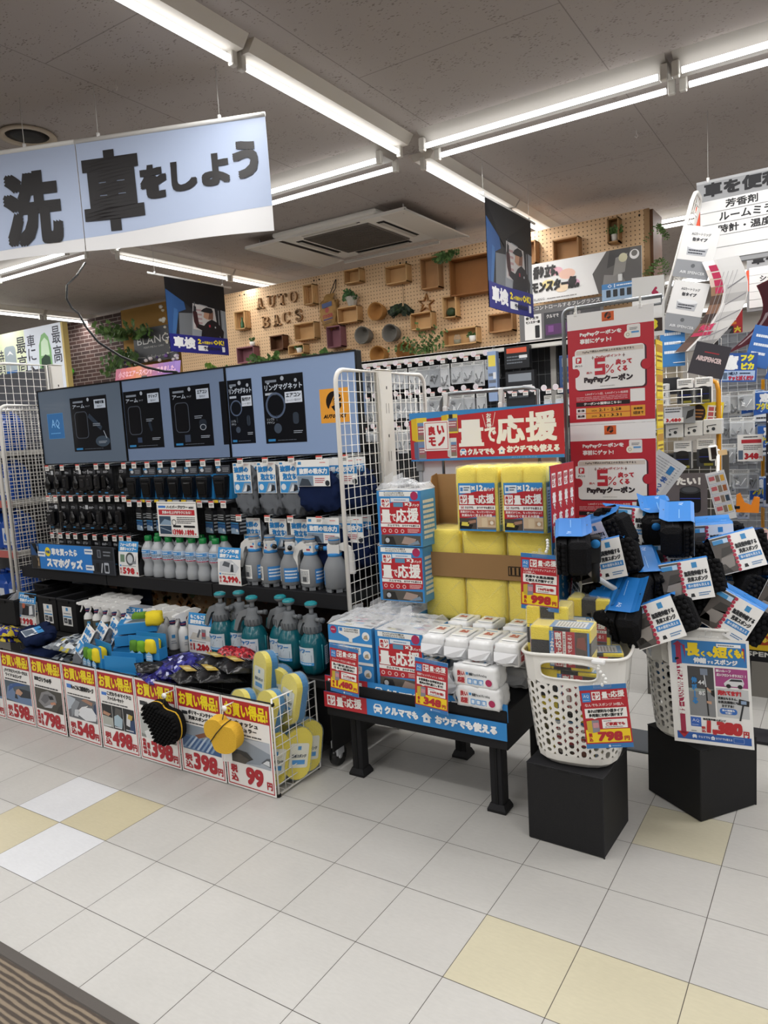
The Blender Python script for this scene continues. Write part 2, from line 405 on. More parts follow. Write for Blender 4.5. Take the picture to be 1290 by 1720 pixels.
# ================================================================== ceiling fixtures
LAMP = 7.0
def fixture(x, y, along_y, tubes=1, label='', L=1.25, side=1):
    """x, y the centre of the fixture; one tube hangs to the side of the channel, two tubes hang under a wide one"""
    t = thing('ceiling_light', label, 'ceiling light', 'fluorescent ceiling lights', (x, y, 3.10), (0, 0, 0 if along_y else PI/2))
    h = L/2; a = MB()
    if tubes == 1:
        a.prism([(-.05, -.045), (.05, -.045), (.085, 0), (-.085, 0)], -h+.01, h-.01, 'd9d2c8')
        tx = (0.0,)
    else:
        a.prism([(-.05, -.05), (.05, -.05), (.125, 0), (-.125, 0)], -h+.01, h-.01, 'b4aea6')
        tx = (-.085, .085)
    a.build('housing', 'mt', t)
    for q in tx:
        u = MB(); u.tube([(q, -h+.045, -.075), (q, h-.045, -.075)], .0135, 'fbfdff', 10); u.build('tube', 'tube', t)
        l = bpy.data.lights.new('tube_light', 'AREA'); l.shape = 'RECTANGLE'; l.size = .024; l.size_y = L-.12; l.energy = LAMP; l.color = (1.0, .99, .97)
        lo = bpy.data.objects.new('tube_light', l); COL.objects.link(lo); lo.parent = t; lo.location = (q, 0, -.0895)
        for e in (-1, 1):
            k = MB(); k.box(q-.014, e*(h-.02)-.016, -.098, q+.014, e*(h-.02)+.016, -.03, 'd8d4cc', .004); k.build('socket', 'gl', t)
    return t
i = 0
for yy, d in ((1.67, 'nearest on the long row above the washing banner'), (2.93, 'end of the long row above the washing banner')):
    fixture(-2.05, yy, True, 1, 'single-tube ceiling light, '+d)
for yy, d in ((4.40, 'first beyond the crossing of the rows'), (5.65, 'second beyond the crossing of the rows'), (6.9, 'third beyond the crossing, behind the pegboard')):
    fixture(-2.05, yy, True, 1, 'single-tube ceiling light, '+d)
for xx, d in ((-1.31, 'in front of the crossing, right of it'), (-0.05, 'at the upper right edge of the view'), (1.2, 'past the right edge of the view')):
    fixture(xx, 3.63, False, 2, 'twin-tube ceiling light '+d)
for xx, d in ((-2.79, 'left of the crossing, beside the banner'), (-4.04, 'partly behind the washing banner'), (-5.6, 'over the dark cord'), (-6.9, 'at the left edge')):
    fixture(xx, 3.63, False, 2, 'twin-tube ceiling light '+d)
for yy, d in ((4.5, 'above the left service poster'), (5.75, 'beyond the left service poster'), (7.0, 'over the brick panel')):
    fixture(-4.86, yy, True, 1, 'single-tube ceiling light '+d)
for yy, d in ((4.4, 'at the far left edge'), (5.67, 'left of the brick panel'), (6.9, 'behind the brick panel')):
    fixture(-7.65, yy, True, 1, 'single-tube ceiling light '+d)
for xx, yy, d in ((-1.25, 6.19, 'right behind the pegboard'), (-2.6, 6.19, 'hidden behind the pegboard'), (0.1, 6.19, 'behind the large grey aisle sign'), (-1.2, 9.0, 'far back under the grey sign'), (-0.0, 9.0, 'far back right'), (-1.3, 11.8, 'farthest back, low between the signs'), (0, 11.8, 'farthest back right'), (-9.6, 6.19, 'far back between poster and brick panel'), (-9.6, 9, 'farthest back between poster and brick panel'), (-8.2, 9, 'far back left of the brick panel'), (2.2, 6.19, 'far right')):
    fixture(xx, yy, False, 2, 'twin-tube ceiling light '+d)
# cassette air conditioner with its draught shield
ac = thing('air_conditioner', 'white ceiling cassette air conditioner with grey grille and draught shield', 'air conditioner', None, (-3.28, 4.93, 3.10))
a = MB(); a.box(-.475, -.475, -.035, .475, .475, -.0, 'efebe4', .012); pt_ = a.build('body', 'mt', ac)
a = MB(); a.box(-.30, -.30, -.046, .30, .30, -.035, '7f7973')
for k in range(19): a.box(-.29, -.29+.0305*k, -.05, .29, -.278+.0305*k, -.046, '6a645f')
a.build('grille', 'mt', pt_)
for k in range(4):
    a = MB(Rz(k*PI/2)); a.box(-.26, -.41, -.038, .26, -.345, -.034, '2c2a29'); a.box(-.25, -.40, -.05, .25, -.362, -.043, 'c9c4bd', .003); a.build('vane', 'mt', pt_)
a = MB(); a.box(-.73, -.50, -.075, .73, -.48, -.055, 'f0ece5')
for sx in (-1, 1):
    a.add([(sx*.47, -.5, -.05), (sx*.73, -.5, -.07), (sx*.73, .48, -.07), (sx*.47, .48, -.05)], [(0, 1, 2, 3)], 'e0dbd3')
    a.tube([(sx*.73, -.5, -.07), (sx*.73, .48, -.07)], .008, 'e0dbd3')
    for q in (-.4, .4): a.tube([(sx*.66, q, -.066), (sx*.66, q, 0)], .006, 'c8c3bb')
a.box(-.47, .47, -.075, .47, .49, -.055, 'f0ece5'); a.build('draught_shield', 'mt', ac)
sp = thing('ceiling_speaker', 'round dark ceiling speaker with a pale ring above the banner', 'speaker', None, (-3.43, 2.28, 3.10))
a = MB(); a.lathe([(.125, 0), (.135, -.012), (.105, -.014), (.10, 0)], 'b9aa96', 28); a.build('ring', 'mt', sp)
a = MB(); a.lathe([(.10, -.004), (.06, -.010), (0, -.012)][::-1], '1a1716', 24); a.build('grille', 'mt', sp)
for q, (x, y) in enumerate(((-1.55, 1.95), (-1.2, 2.25), (-2.65, 2.2), (-1.0, 4.3))):
    a = MB(); a.tube([(0, 0, 0), (0, 0, -.02), (.008, 0, -.032), (0, 0, -.042), (-.008, 0, -.032)], .0022, ['e8e6e2', '2a2724', 'cfcac4', 'e8e6e2'][q], 5)
    tag(a.build('ceiling_hook', 'gl', None, (x, y, 3.10)), ['small clear hook screwed into the ceiling near the long light row', 'small dark hook in the ceiling above the twin-tube light', 'small pale hook in the ceiling left of the banner', 'small white hook in the ceiling before the grey sign'][q], 'hook', 'ceiling hooks')
# ================================================================== main gondola: rack, screens, hooks, shelves
BLK = '17171a'; WHT = 'e9e6e0'
def mesh_panel(label, x, y0, y1, z0, z1, post_right=True, rad=0.06, grp='white wire end panels', sp=0.05):
    """white wire end panel standing in the plane x = const; the outer tube runs along y0 and the top"""
    t = thing('mesh_panel', label, 'wire panel', grp, (x, y0, z0))
    w = y1-y0; h = z1-z0; s = 1 if post_right else -1; o = 0 if post_right else w
    a = MB(); P = [(0, o, 0)]+[(0, o, h-rad)]
    for i in range(1, 7): an = PI/2*i/6; P.append((0, o+s*(rad-rad*math.cos(an)), h-rad+rad*math.sin(an)))
    P += [(0, o+s*w, h), (0, o+s*w, 0)]
    a.tube(P, .011, WHT, 8); a.build('frame_tube', 'gl', t)
    a = MB(); n = max(2, round(w/sp)); m = round(h/sp)
    for i in range(1, n):
        yy = i*w/n; d = yy if post_right else w-yy
        top = h if d > rad else h-rad+math.sqrt(max(0, rad*rad-(rad-d)**2))
        a.tube([(0, yy, 0), (0, yy, top)], .0022, WHT, 4)
    for j in range(0, m):
        zz = h-(j+1)*h/m
        a.tube([(.003, 0, zz), (.003, w, zz)], .0022, WHT, 4)
    a.build('wire_mesh', 'gl', t)
    return t
def wpost(label, x, y0, y1, z1):
    t = thing('rack_post', label, 'post', 'white slotted rack posts', (x, (y0+y1)/2, 0)); w = (y1-y0)/2
    a = MB(); a.box(-.02, -w, 0, .02, w, z1, WHT, .004)
    z = .2
    while z < z1-.05:
        for q in (-.012, .012): a.box(.0195, q-.002, z, .0206, q+.002, z+.05, '8e8a84')
        a.box(.0195, -.004, z+.12, .0206, .004, z+.135, '3a3835'); z += .24
    a.build('upright', 'gl', t); a = MB(); a.box(-.024, -w-.004, z1, .024, w+.004, z1+.006, 'd7d3cc', .002); a.build('cap', 'gl', t)
    return t
mesh_panel('white wire panel in front of the post, at the right end of the screens', -1.98, 2.725, 3.07, .50, 1.845)
mesh_panel('white wire panel behind the white post, above the red sign', -1.98, 3.185, 3.55, .50, 1.845, False)
wpost('white slotted post between the two wire panels at the right end', -1.98, 3.07, 3.185, 1.852)
mesh_panel('white wire panel at the left end of the screens, nearest', -4.735, 2.725, 3.07, .45, 1.862)
mesh_panel('white wire panel just left of the nearest left panel', -4.81, 2.735, 3.10, .42, 1.835)
mesh_panel('tall white wire panel rising behind the lower left panels', -4.83, 2.74, 3.16, 1.0, 2.150, rad=.11)
wpost('white slotted post at the far left beside the tall wire panel', -4.83, 3.19, 3.275, 2.152)

# the rack itself
gd = thing('shelving_rack', 'black shelving rack of three bays carrying screens, hooks and shelves', 'shelving rack', None, (-3.35, 2.8, 0))
def GP(mb, n, m='mt'): return mb.build(n, m, gd)
def gbox(n, *b, c=BLK, bev=0.0, m='mt'): a = MB(Tr(3.35, -2.8, 0)); a.box(*b, c, bev); return GP(a, n, m)
for q in range(3):
    x0 = -4.70+.9*q+.004; x1 = x0+.892
    gbox('shelf', x0, 2.745, .735, x1, 3.06, .785, bev=.005); gbox('shelf_lip', x0, 2.738, .715, x1, 2.746, .7845, c='1d1d20')
    gbox('back_panel', x0, 3.075, .06, x1, 3.085, 1.5, c='1c1d1f')
    gbox('deck', x0, 2.55, .385, x1, 3.07, .43, c='151517', bev=.005)
    gbox('plinth', x0, 2.60, .10, x1, 2.63, .385, c='121214')
    a = MB(Tr(3.35, -2.8, 0)); a.T = a.T @ Tr(0, 3.055, 0); a.wiregrid(x0+.01, .80, x1-.01, 1.47, .025, .05, .0016, '2a2b2e'); GP(a, 'hook_grid')
gbox('end_board', -2.005, 2.55, .09, -1.997, 3.07, .43, c='131315')
for x in (-4.69, -3.79, -2.89, -2.02):
    a = MB(Tr(3.35+x, 0, 0)); a.T = a.T @ Tr(0, -.19, .05)
    a.tube([(-.014, 0, 0), (.014, 0, 0)], .05, '1a1a1c', 16); a.box(-.02, -.03, .0, .02, .03, .075, 'b9bcc0', .006); a.tube([(-.018, 0, 0), (.018, 0, 0)], .016, 'c9ccd0', 10); GP(a, 'caster', 'gl')
    a = MB(Tr(3.35+x, .275, 0)); a.box(-.018, -.01, .05, .018, .02, 1.47, '1b1b1d'); GP(a, 'upright')
# pictures on the back of the lower shelf
a = MB(Tr(3.35, .262, 0)); R = a.rect
R(-4.69, .44, -3.80, .715, 'c9c4bb')
for k in range(4): R(-4.6+k*.22, .60, -4.5+k*.22, .70, 'b4b0a8')
a.poly([(-4.69, .44), (-4.28, .44), (-4.36, .60), (-4.44, .65), (-4.69, .66)], '3c4046', 2); a.poly([(-4.69, .54), (-4.40, .52), (-4.45, .61), (-4.69, .63)], '7d848c', 3)
a.poly([(-4.27, .44), (-4.12, .44), (-4.11, .56), (-4.13, .715), (-4.24, .715), (-4.26, .6)], '2a1d1a', 2)      # dark hair
a.poly([(-4.225, .58), (-4.20, .555), (-4.165, .555), (-4.145, .59), (-4.14, .715), (-4.23, .715)], 'd9ac94', 3); a.circ(-4.183, .625, .016, 'b0564d', 4, 10, .006)
a.poly([(-4.215, .44), (-4.155, .44), (-4.16, .56), (-4.205, .56)], 'cfa088', 3)
a.poly([(-4.04, .44), (-3.80, .44), (-3.80, .66), (-3.90, .69), (-3.98, .62)], '252a3c', 2)
R(-3.795, .44, -2.905, .715, '96795a')
rr = random.Random(5)
for k in range(170):
    x = rr.uniform(-3.79, -2.91); z = rr.uniform(.45, .70); q = rr.uniform(.008, .03)
    a.poly([(x-q, z), (x, z-q*.7), (x+q, z+q*.2), (x+q*.2, z+q)], rr.choice(['6d4a28', '8a5a2c', '4a4a34', 'a9744a', '5c6a48', 'b79a77', '3d3226']), 2)
for k in range(4): a.poly([(-3.2+k*.07, .44), (-3.17+k*.07, .44), (-3.10+k*.055, .71), (-3.12+k*.055, .71)], '8f918a', 3)
R(-2.895, .44, -2.01, .715, '3a2c26')
for k in range(40):
    x = rr.uniform(-2.88, -2.03); z = rr.uniform(.45, .68); q = rr.uniform(.02, .05)
    a.poly([(x-q, z), (x, z-q*.6), (x+q, z+q*.2), (x+q*.2, z+q*.6)], rr.choice(['5a3524', '43291e', '6e4630', '2a2120']), 2)
GP(a, 'picture_board', 'pr')

# screens
U0 = -4.713
def scr_card(a, x0, z0, x1, z1, kind, title, tag_, dim):
    C = dim; a.rect(x0, z0, x1, z1, C, 2); w = x1-x0; h = z1-z0
    X = lambda u: x0+w*u; Z = lambda v: z0+h*v
    wt = '9fa6b0'
    a.frame(x0, z0, x1, z1, .002, '262a33', 3)
    a.rect(X(.08), Z(.90), X(.36), Z(.935), '6d747e', 3); a.circ(X(.5), Z(.945), .012, '8f959e', 3, 12)
    if kind == 'ring':
        a.circ(X(.15), Z(.90), .01, '8f959e', 3, 10); a.circ(X(.82), Z(.90), .01, '8f959e', 3, 10)
        a.txt(title, X(.06), Z(.78), X(.97), Z(.87), 'a0a7b1', .03, 5); a.rect(X(.06), Z(.715), X(.34), Z(.75), '9aa1ab', 3)
        a.ring(X(.30), Z(.56), w*.20, w*.245, '3f4a5c', 3, 28, 1.0); a.ring(X(.30), Z(.56), w*.225, w*.235, '56627a', 4, 28)
        a.rect(X(.54), Z(.58), X(.95), Z(.74), 'b6bcc6', 3); a.txt(tag_, X(.57), Z(.66), X(.92), Z(.72), '1c2026', .04, 5); a.txt('ルーパー取付け', X(.57), Z(.60), X(.92), Z(.635), '2c3038', 0, 5)
        a.txt('シンプル', X(.06), Z(.34), X(.25), Z(.38), 'a8afb8', 0, 5); a.txt('デザイン', X(.06), Z(.29), X(.25), Z(.33), 'a8afb8', 0, 5)
        a.circ(X(.32), Z(.22), w*.095, '39424f', 3, 18); a.line(X(.31), Z(.33), X(.31), Z(.42), .006, '2b3138', 3)
        a.rrect(X(.70), Z(.27), X(.84), Z(.44), '2c333d', .015, 3)
    else:
        a.txt(title, X(.07), Z(.80), X(.40), Z(.87), '8d949e', .04, 5); a.txt('タイプ', X(.43), Z(.81), X(.54), Z(.84), '9aa1ab', 0, 5)
        a.rect(X(.66), Z(.77), X(.96), Z(.93), 'a5adb9', 3); a.txt(tag_, X(.69), Z(.85), X(.93), Z(.91), '1c2026', .04, 5); a.txt('取付け', X(.74), Z(.79), X(.88), Z(.825), '2c3038', 0, 5)
        a.rrect(X(.09), Z(.24), X(.45), Z(.74), '3a3f48', .03, 3); a.rrect(X(.11), Z(.255), X(.43), Z(.725), '0d0e12', .025, 4)
        if kind == 'arm':
            a.line(X(.48), Z(.66), X(.80), Z(.40), .03, '27303c', 3); a.circ(X(.80), Z(.17), w*.19, '35404c', 3, 20, h*.10); a.line(X(.85), Z(.36), X(.92), Z(.22), .006, '8f969f', 4)
        elif kind == 'clip':
            a.poly([(X(.62), Z(.42)), (X(.68), Z(.28)), (X(.73), Z(.30)), (X(.68), Z(.50))], '1e2631', 3); a.rect(X(.30), Z(.10), X(.42), Z(.19), '2e3a50', 3)
        else:
            a.rrect(X(.68), Z(.28), X(.86), Z(.44), '20262f', .02, 3); a.ring(X(.77), Z(.31), w*.06, w*.075, '8f969f', 4, 16, .7); a.rect(X(.30), Z(.08), X(.44), Z(.20), '323a4a', 3)
        a.fine(X(.58), Z(.45), X(.78), Z(.51), '7b828c', 2, 5)
    a.rect(X(.06), Z(.03), X(.24), Z(.065), '2f6f9e', 3); a.fine(X(.70), Z(.13), X(.92), Z(.18), '8a9099', 2, 5); a.fine(X(.3), Z(.035), X(.9), Z(.05), '5d646d', 1, 5)
def tv(i, x0, x1, bg, label, fill):
    t = thing('display_screen', label, 'screen', 'wall of three screens', ((x0+x1)/2, 3.0, 1.452))
    T = Tr(-(x0+x1)/2, 0, -1.452)
    a = MB(T); a.box(x0+.001, 0, 1.445, x1-.001, .05, 1.958, '0e0f11', .004); pt_ = a.build('cabinet', 'mt', t)
    a = MB(T); a.rect(x0+.006, 1.455, x1-.006, 1.950, bg, 1); fill(a); a.build('screen', 'scr', t)
    a = MB(T)
    for q in ((x0+.001, 1.445, x1-.001, 1.456), (x0+.001, 1.949, x1-.001, 1.958), (x0+.001, 1.455, x0+.006, 1.95), (x1-.006, 1.455, x1-.001, 1.95)): a.box(q[0], -.006, q[1], q[2], 0, q[3], '0b0c0e')
    a.build('bezel', 'gl', pt_)
def f1(a):
    scr_card(a, -4.36, 1.530, -3.98, 1.882, 'arm', 'アーム', '伸縮可能', '0e1015'); a.rect(-4.628, 1.625, -4.452, 1.795, '2c5f92', 2); a.frame(-4.628, 1.625, -4.452, 1.795, .002, '4d84b4', 3); a.txt('AQ', -4.585, 1.69, -4.495, 1.755, '7fb0d8', 0, 4); a.fine(-4.60, 1.655, -4.48, 1.668, '5b93c4', 1, 4)
def f2(a):
    scr_card(a, -3.815, 1.530, -3.478, 1.883, 'clip', 'アーム', 'クリップ', '0c0e12'); scr_card(a, -3.395, 1.525, -3.060, 1.876, 'louver', 'アーム', 'エアコン', '0b0d12')
    a.rect(-2.985, 1.527, -2.937, 1.879, '0d0f15', 2)
def f3(a):
    scr_card(a, -2.923, 1.527, -2.742, 1.879, 'ring', 'リングマグネット', '貼付け', '0c0f16'); scr_card(a, -2.667, 1.520, -2.385, 1.879, 'ring', 'リングマグネット', 'エアコン', '0b0d12')
    a.rect(-2.285, 1.609, -2.107, 1.781, 'c98a35', 2); logo(a, -2.197, 1.715, .052, '1c1512', 'c98a35', 3); a.txt('AUTOBACS', -2.265, 1.632, -2.127, 1.652, '1c1512', .06, 4, .3)
def logo(a, cx, cz, r, dark, lite, l):
    """round leaf emblem cut by light rays"""
    a.poly([(cx+r*math.cos(t)*(1 if math.cos(t) > 0 else .95), cz+r*math.sin(t)*1.0) for t in [2*PI*i/24 for i in range(24)]][2:23], dark, l)
    for d in (-38, -14, 8, 30):
        an = math.radians(215+d*0.9); x1 = cx+r*.95*math.cos(math.radians(40+d)); z1 = cz+r*.95*math.sin(math.radians(40+d))
        a.line(cx-r*.55, cz-r*.5, x1, z1, r*.09, lite, l+1)
    a.poly([(cx-r*.9, cz-r*1.02), (cx+r*.1, cz-r*1.02), (cx-r*.45, cz-r*.35)], lite, l+1)
tv(0, -4.713, -3.826, '525d6b', 'left screen of three, greyest, showing a blue square and one phone holder', f1)  # backgrounds step darker to the left: viewing-angle dimming put into the colour
tv(1, -3.824, -2.934, '64738c', 'middle screen of three, showing two black phone holder packs', f2)
tv(2, -2.932, -2.045, '788aa8', 'right screen of three, bluest, showing ring mounts and an orange emblem', f3)
cb = MB(); P = [(-5.03, 3.72, 2.98), (-4.98, 3.6, 2.86), (-4.83, 3.4, 2.74), (-4.75, 3.33, 2.62), (-4.66, 3.3, 2.54), (-4.52, 3.25, 2.48), (-4.38, 3.2, 2.36), (-4.2, 3.15, 2.24), (-3.95, 3.12, 2.12), (-3.7, 3.1, 2.03), (-3.5, 3.07, 1.985), (-3.38, 3.055, 1.97), (-3.34, 3.056, 1.93)]
cb.tube(P, .008, '141416', 6); tag(cb.build('power_cord', 'mt'), 'dark power cord sagging from the ceiling down to the back of the screens', 'cord')

# ---------------------------------------------------------------- hooks with price tags
def price_hook(label, grp):
    t = thing('price_hook', label, 'price hook', grp)
    a = MB(); a.tube([(0, .25, .0), (0, 0, .0)], .0018, 'c9ccd0', 5); a.tube([(0, .25, -.012), (0, .03, -.014), (0, .012, -.004)], .0018, 'b5b8bc', 5); a.build('wire', 'me', t)
    a = MB(Tr(0, -.001, 0)); a.box(-.019, 0, -.034, .019, .002, .002, 'eceae6'); a.rect(-.019, -.006, .019, .002, 'd4574f', 1); a.fine(-.014, -.027, .014, -.012, '3a3a3c', 2, 2); a.build('tag', 'pr', t)
    return t
HK0 = None
def hooks(xs, y, z, grp, where):
    global HK0
    for i, x in enumerate(xs):
        lb = f'{nth(i, len(xs))} price tag from the left {where}'
        if HK0 is None: HK0 = price_hook(lb, grp); HK0.location = (x, y, z)
        else: dup(HK0, (x, y, z), None, lb, grp)
R1 = [-4.384, -4.224, -4.062, -3.879, -3.771, -3.619, -3.526, -3.41, -3.299, -3.186, -3.071, -2.957, -2.844, -2.682, -2.509, -2.337, -2.162, -2.01]
hooks(R1, 2.8, 1.452, 'price tags under the screens', 'directly under the screens')
hooks([-4.408, -4.327, -4.238, -4.164, -4.065, -3.963, -3.864, -3.795, -3.711, -3.645], 2.8, 1.255, 'price tags on the middle hooks', 'on the middle hook row, above black packs')
hooks([-3.601, -3.51, -3.426, -3.009, -2.919, -2.828], 2.8, 1.226, 'price tags over the small blower boxes', 'over the small blower boxes')
hooks([-4.407, -4.316, -4.237, -4.159, -4.055, -3.963, -3.856, -3.77, -3.707, -3.635], 2.8, 1.012, 'price tags on the lowest hooks', 'on the lowest hook row above the blue sign')
hooks([-2.724, -2.523, -2.37, -2.187], 2.8, 1.155, 'price tags over the lower mitts', 'over the lower mitts and towels')

# ---------------------------------------------------------------- hanging packs (all drawn round a hook point, hanging down)
def pk_holder(seed, w=.10, h=.17, title='アーム', tall=False):
    t = thing('phone_holder_pack', '', 'phone holder pack'); r = random.Random(seed)
    a = MB(); a.box(-w/2, 0, -h, w/2, .003, 0, '121316'); a.rect(-w/2, -h, w/2, 0, '15161a', 1)
    a.txt(title, -w*.42, -.034, w*.1, -.016, 'b9bcc2', .04, 3); a.rect(w*.16, -.036, w*.44, -.010, 'c9ccd0' if seed % 2 else '3b3d42', 2); a.rect(-w*.42, -h+.006, -w*.1, -h+.013, '3f8ec6', 2); a.fine(w*.05, -h+.02, w*.42, -h+.04, '8c9096', 2, 3)
    a.circ(0, -.006, .004, '3a3a3e', 2, 8); a.build('card', 'pr', t)
    a = MB(); k = r.choice((0, 1, 2))
    if k == 0: a.box(-w*.38, -.028, -h*.78, -w*.02, 0, -h*.28, '0b0b0d', .008); a.tube([(w*.05, -.015, -h*.35), (w*.3, -.018, -h*.6)], .008, '1d1e22', 8); a.ball((w*.28, -.016, -h*.75), .017, '1f2125', 10)
    elif k == 1: a.lathe([(.012, -h*.8), (.026, -h*.72), (.028, -h*.5), (.014, -h*.4), (.012, -h*.28)], '0d0e10', 14, 0, (0, -.018), True, .6)
    else: a.box(-w*.36, -.035, -h*.85, w*.36, 0, -h*.25, '101114', .01); a.box(-w*.2, -.042, -h*.7, w*.2, -.03, -h*.4, '1c1d21', .006)
    a.build('holder', 'gl', t)
    return t
HP = [pk_holder(11), pk_holder(12, .085, .165, 'エアコン'), pk_holder(17, .11, .17, 'クリップ'), pk_holder(20, .075, .16, 'マグネット'), pk_holder(22, .095, .165, 'ホルダー')]
_used = set()
def place_pack(k, pos, label, grp, rot=None):
    if k not in _used: _used.add(k); o = HP[k]; o.location = pos; o['label'] = label; o['group'] = grp; o.rotation_euler = rot or (0, 0, 0); return o
    return dup(HP[k], pos, rot, label, grp)
xs = [-4.455, -4.352, -4.255, -4.15, -4.07, -4.00, -3.93, -3.85, -3.71]
for i, x in enumerate(xs):
    place_pack([0, 1, 3, 0, 2, 3, 3, 4, 1][i], (x, 2.86-.004*(i % 2), 1.425), f'black phone holder pack, {nth(i, len(xs))} from the left right under the left screen', 'black packs under the screens', (0, 0, random.uniform(-.12, .12)))
xs = [-4.455, -4.325, -4.225, -4.125, -4.03, -3.94, -3.85, -3.76]
for i, x in enumerate(xs):
    place_pack([2, 4, 1, 0, 4, 3, 1, 3][i], (x, 2.86, 1.20), f'black accessory pack, {nth(i, len(xs))} from the left on the middle hook row', 'black packs on the middle hooks', (0, 0, random.uniform(-.1, .1)))
xs = [-4.42, -4.33, -4.24, -4.16, -4.05, -3.96, -3.86, -3.775, -3.70, -3.63]
for i, x in enumerate(xs):
    place_pack([3, 1, 3, 1, 3, 4, 3, 1, 3, 3][i], (x, 2.88, .965), f'small black pack, {nth(i, len(xs))} from the left behind the blue phone goods sign', 'black packs on the lowest hooks', (0, 0, random.uniform(-.1, .1)))
def pk_blower():
    t = thing('blower_pack', '', 'blower pack')
    a = MB(); a.box(-.052, -.002, -.048, .052, .002, 0, '3b3f46'); a.rect(-.052, -.048, .052, 0, '43474f', 5); a.circ(-.028, -.025, .014, 'dfe3e8', 6, 12, .010); a.rect(-.05, -.016, -.02, -.006, '3f8ec6', 6); a.fine(-.002, -.038, .045, -.012, 'aeb2b8', 3, 6); a.build('header_card', 'pr', t)
    a = MB(); a.prism([(-.05, -.185), (.05, -.185), (.054, -.048), (-.054, -.048)], 0, .05, '2b83c4', side='3b9ad8'); a.build('tray', 'pr', t)
    a = MB(); a.prism([(-.03, -.175), (.03, -.175), (.036, -.14), (.046, -.062), (.034, -.052), (-.034, -.052), (-.046, -.062), (-.036, -.14)], -.04, -.001, '121316', side='1a1b1e'); a.box(-.028, -.048, -.16, .028, -.038, -.09, '0c0d0f', .006); a.box(-.04, -.046, -.082, .04, -.03, -.058, '202226', .006); a.build('blower', 'gl', t)
    a = MB(); a.box(-.052, -.045, -.203, .052, .05, -.186, '4a4d52'); a.T = Tr(0, -.045, 0); a.rect(-.05, -.202, -.012, -.187, 'e3c22f', 1); a.rect(-.006, -.2, .045, -.188, 'b9bcc2', 1); a.build('base_card', 'pr', t)
    return t
bl = pk_blower()
for i, x in enumerate([-3.605, -3.479, -3.357, -3.244, -3.13, -3.011, -2.879]):
    lb = f'blue and black blower pack, {nth(i, 7)} from the left under the screens'
    if i == 0: bl.location = (x, 2.87, 1.418); bl['label'] = lb; bl['group'] = 'blower packs'
    else: dup(bl, (x, 2.87, 1.418), (0, 0, random.uniform(-.05, .05)), lb, 'blower packs')
def pk_bbox():
    t = thing('blower_box', '', 'box')
    a = MB(); a.box(-.042, 0, -.14, .042, .06, -.012, '1b1c20', .002); a.rect(-.04, -.138, .04, -.086, '2d5a8c', 1); a.poly([(-.04, -.138), (.04, -.138), (.04, -.12), (-.01, -.105), (-.04, -.11)], '8fa6bd', 2); a.rect(-.04, -.082, .04, -.076, '3f8ec6', 1); a.fine(-.034, -.066, .03, -.03, 'b9bcc0', 3, 2); a.circ(.022, -.118, .010, 'd9dde2', 3, 8)
    a.T = Tr(.042, 0, 0) @ Rz(PI/2); a.fine(.006, -.13, .054, -.03, 'a9acb0', 5, 1); a.build('carton', 'pr', t)
    a = MB(); a.box(-.03, .002, -.014, .03, .004, .006, '202125'); a.build('hang_tab', 'pr', t)
    return t
bb = pk_bbox()
for i, x in enumerate([-3.61, -3.52, -3.435, -3.02, -2.925, -2.825]):
    lb = f'small black blower box, {nth(i, 6)} from the left beside the price board'
    if i == 0: bb.location = (x, 2.87, 1.178); bb['label'] = lb; bb['group'] = 'small blower boxes'
    else: dup(bb, (x, 2.87, 1.178), (0, 0, -.25), lb, 'small blower boxes')
bb.rotation_euler = (0, 0, -.25)
# price board among the blower boxes
a = MB(Tr(-3.155, 2.76, 1.03)); a.box(-.158, 0, 0, .158, .004, .198, 'f2f0ec'); a.rect(-.158, .188, .158, .19, '2a2a2c', 1); a.rect(-.158, .006, .158, .008, '2a2a2c', 1)
a.rect(-.145, .163, -.085, .175, '3f7fd0', 1); a.txt('ハイパーブロワー mini', -.075, .16, .14, .178, '222226', .04); a.rect(-.145, .123, .145, .153, 'c2303a', 1); a.txt('洗車の仕上げがラクになる！', -.115, .129, .12, .147, 'f4f2ee', .04)
a.rect(-.145, .066, -.05, .116, '3d5166', 1); a.poly([(-.145, .066), (-.05, .066), (-.05, .09), (-.1, .1)], '8aa2b8', 2); a.rect(-.145, .014, -.05, .062, '33465c', 1); a.line(-.14, .05, -.055, .03, .004, 'a7b6c4', 2)
a.fine(0, .075, .145, .115, '4c4c50', 4, 2); a.ring(-.025, .082, .014, .018, '333338', 2, 12); a.rrect(-.035, .054, .03, .066, '26262a', .005, 2); a.rrect(.05, .054, .14, .066, '26262a', .005, 2)
a.txt('3980', -.03, .012, .045, .044, 'c2303a', .05); a.txt('898', .075, .012, .13, .044, 'c2303a', .05); a.rect(-.042, .015, -.034, .04, 'c2303a', 2); a.rect(.06, .015, .068, .04, 'c2303a', 2); a.rect(.05, .014, .056, .022, 'c2303a', 2); a.rect(.136, .014, .145, .024, 'c2303a', 2)
tag(a.build('price_board', 'pr'), 'white price board with a red band among the blower boxes', 'price board')

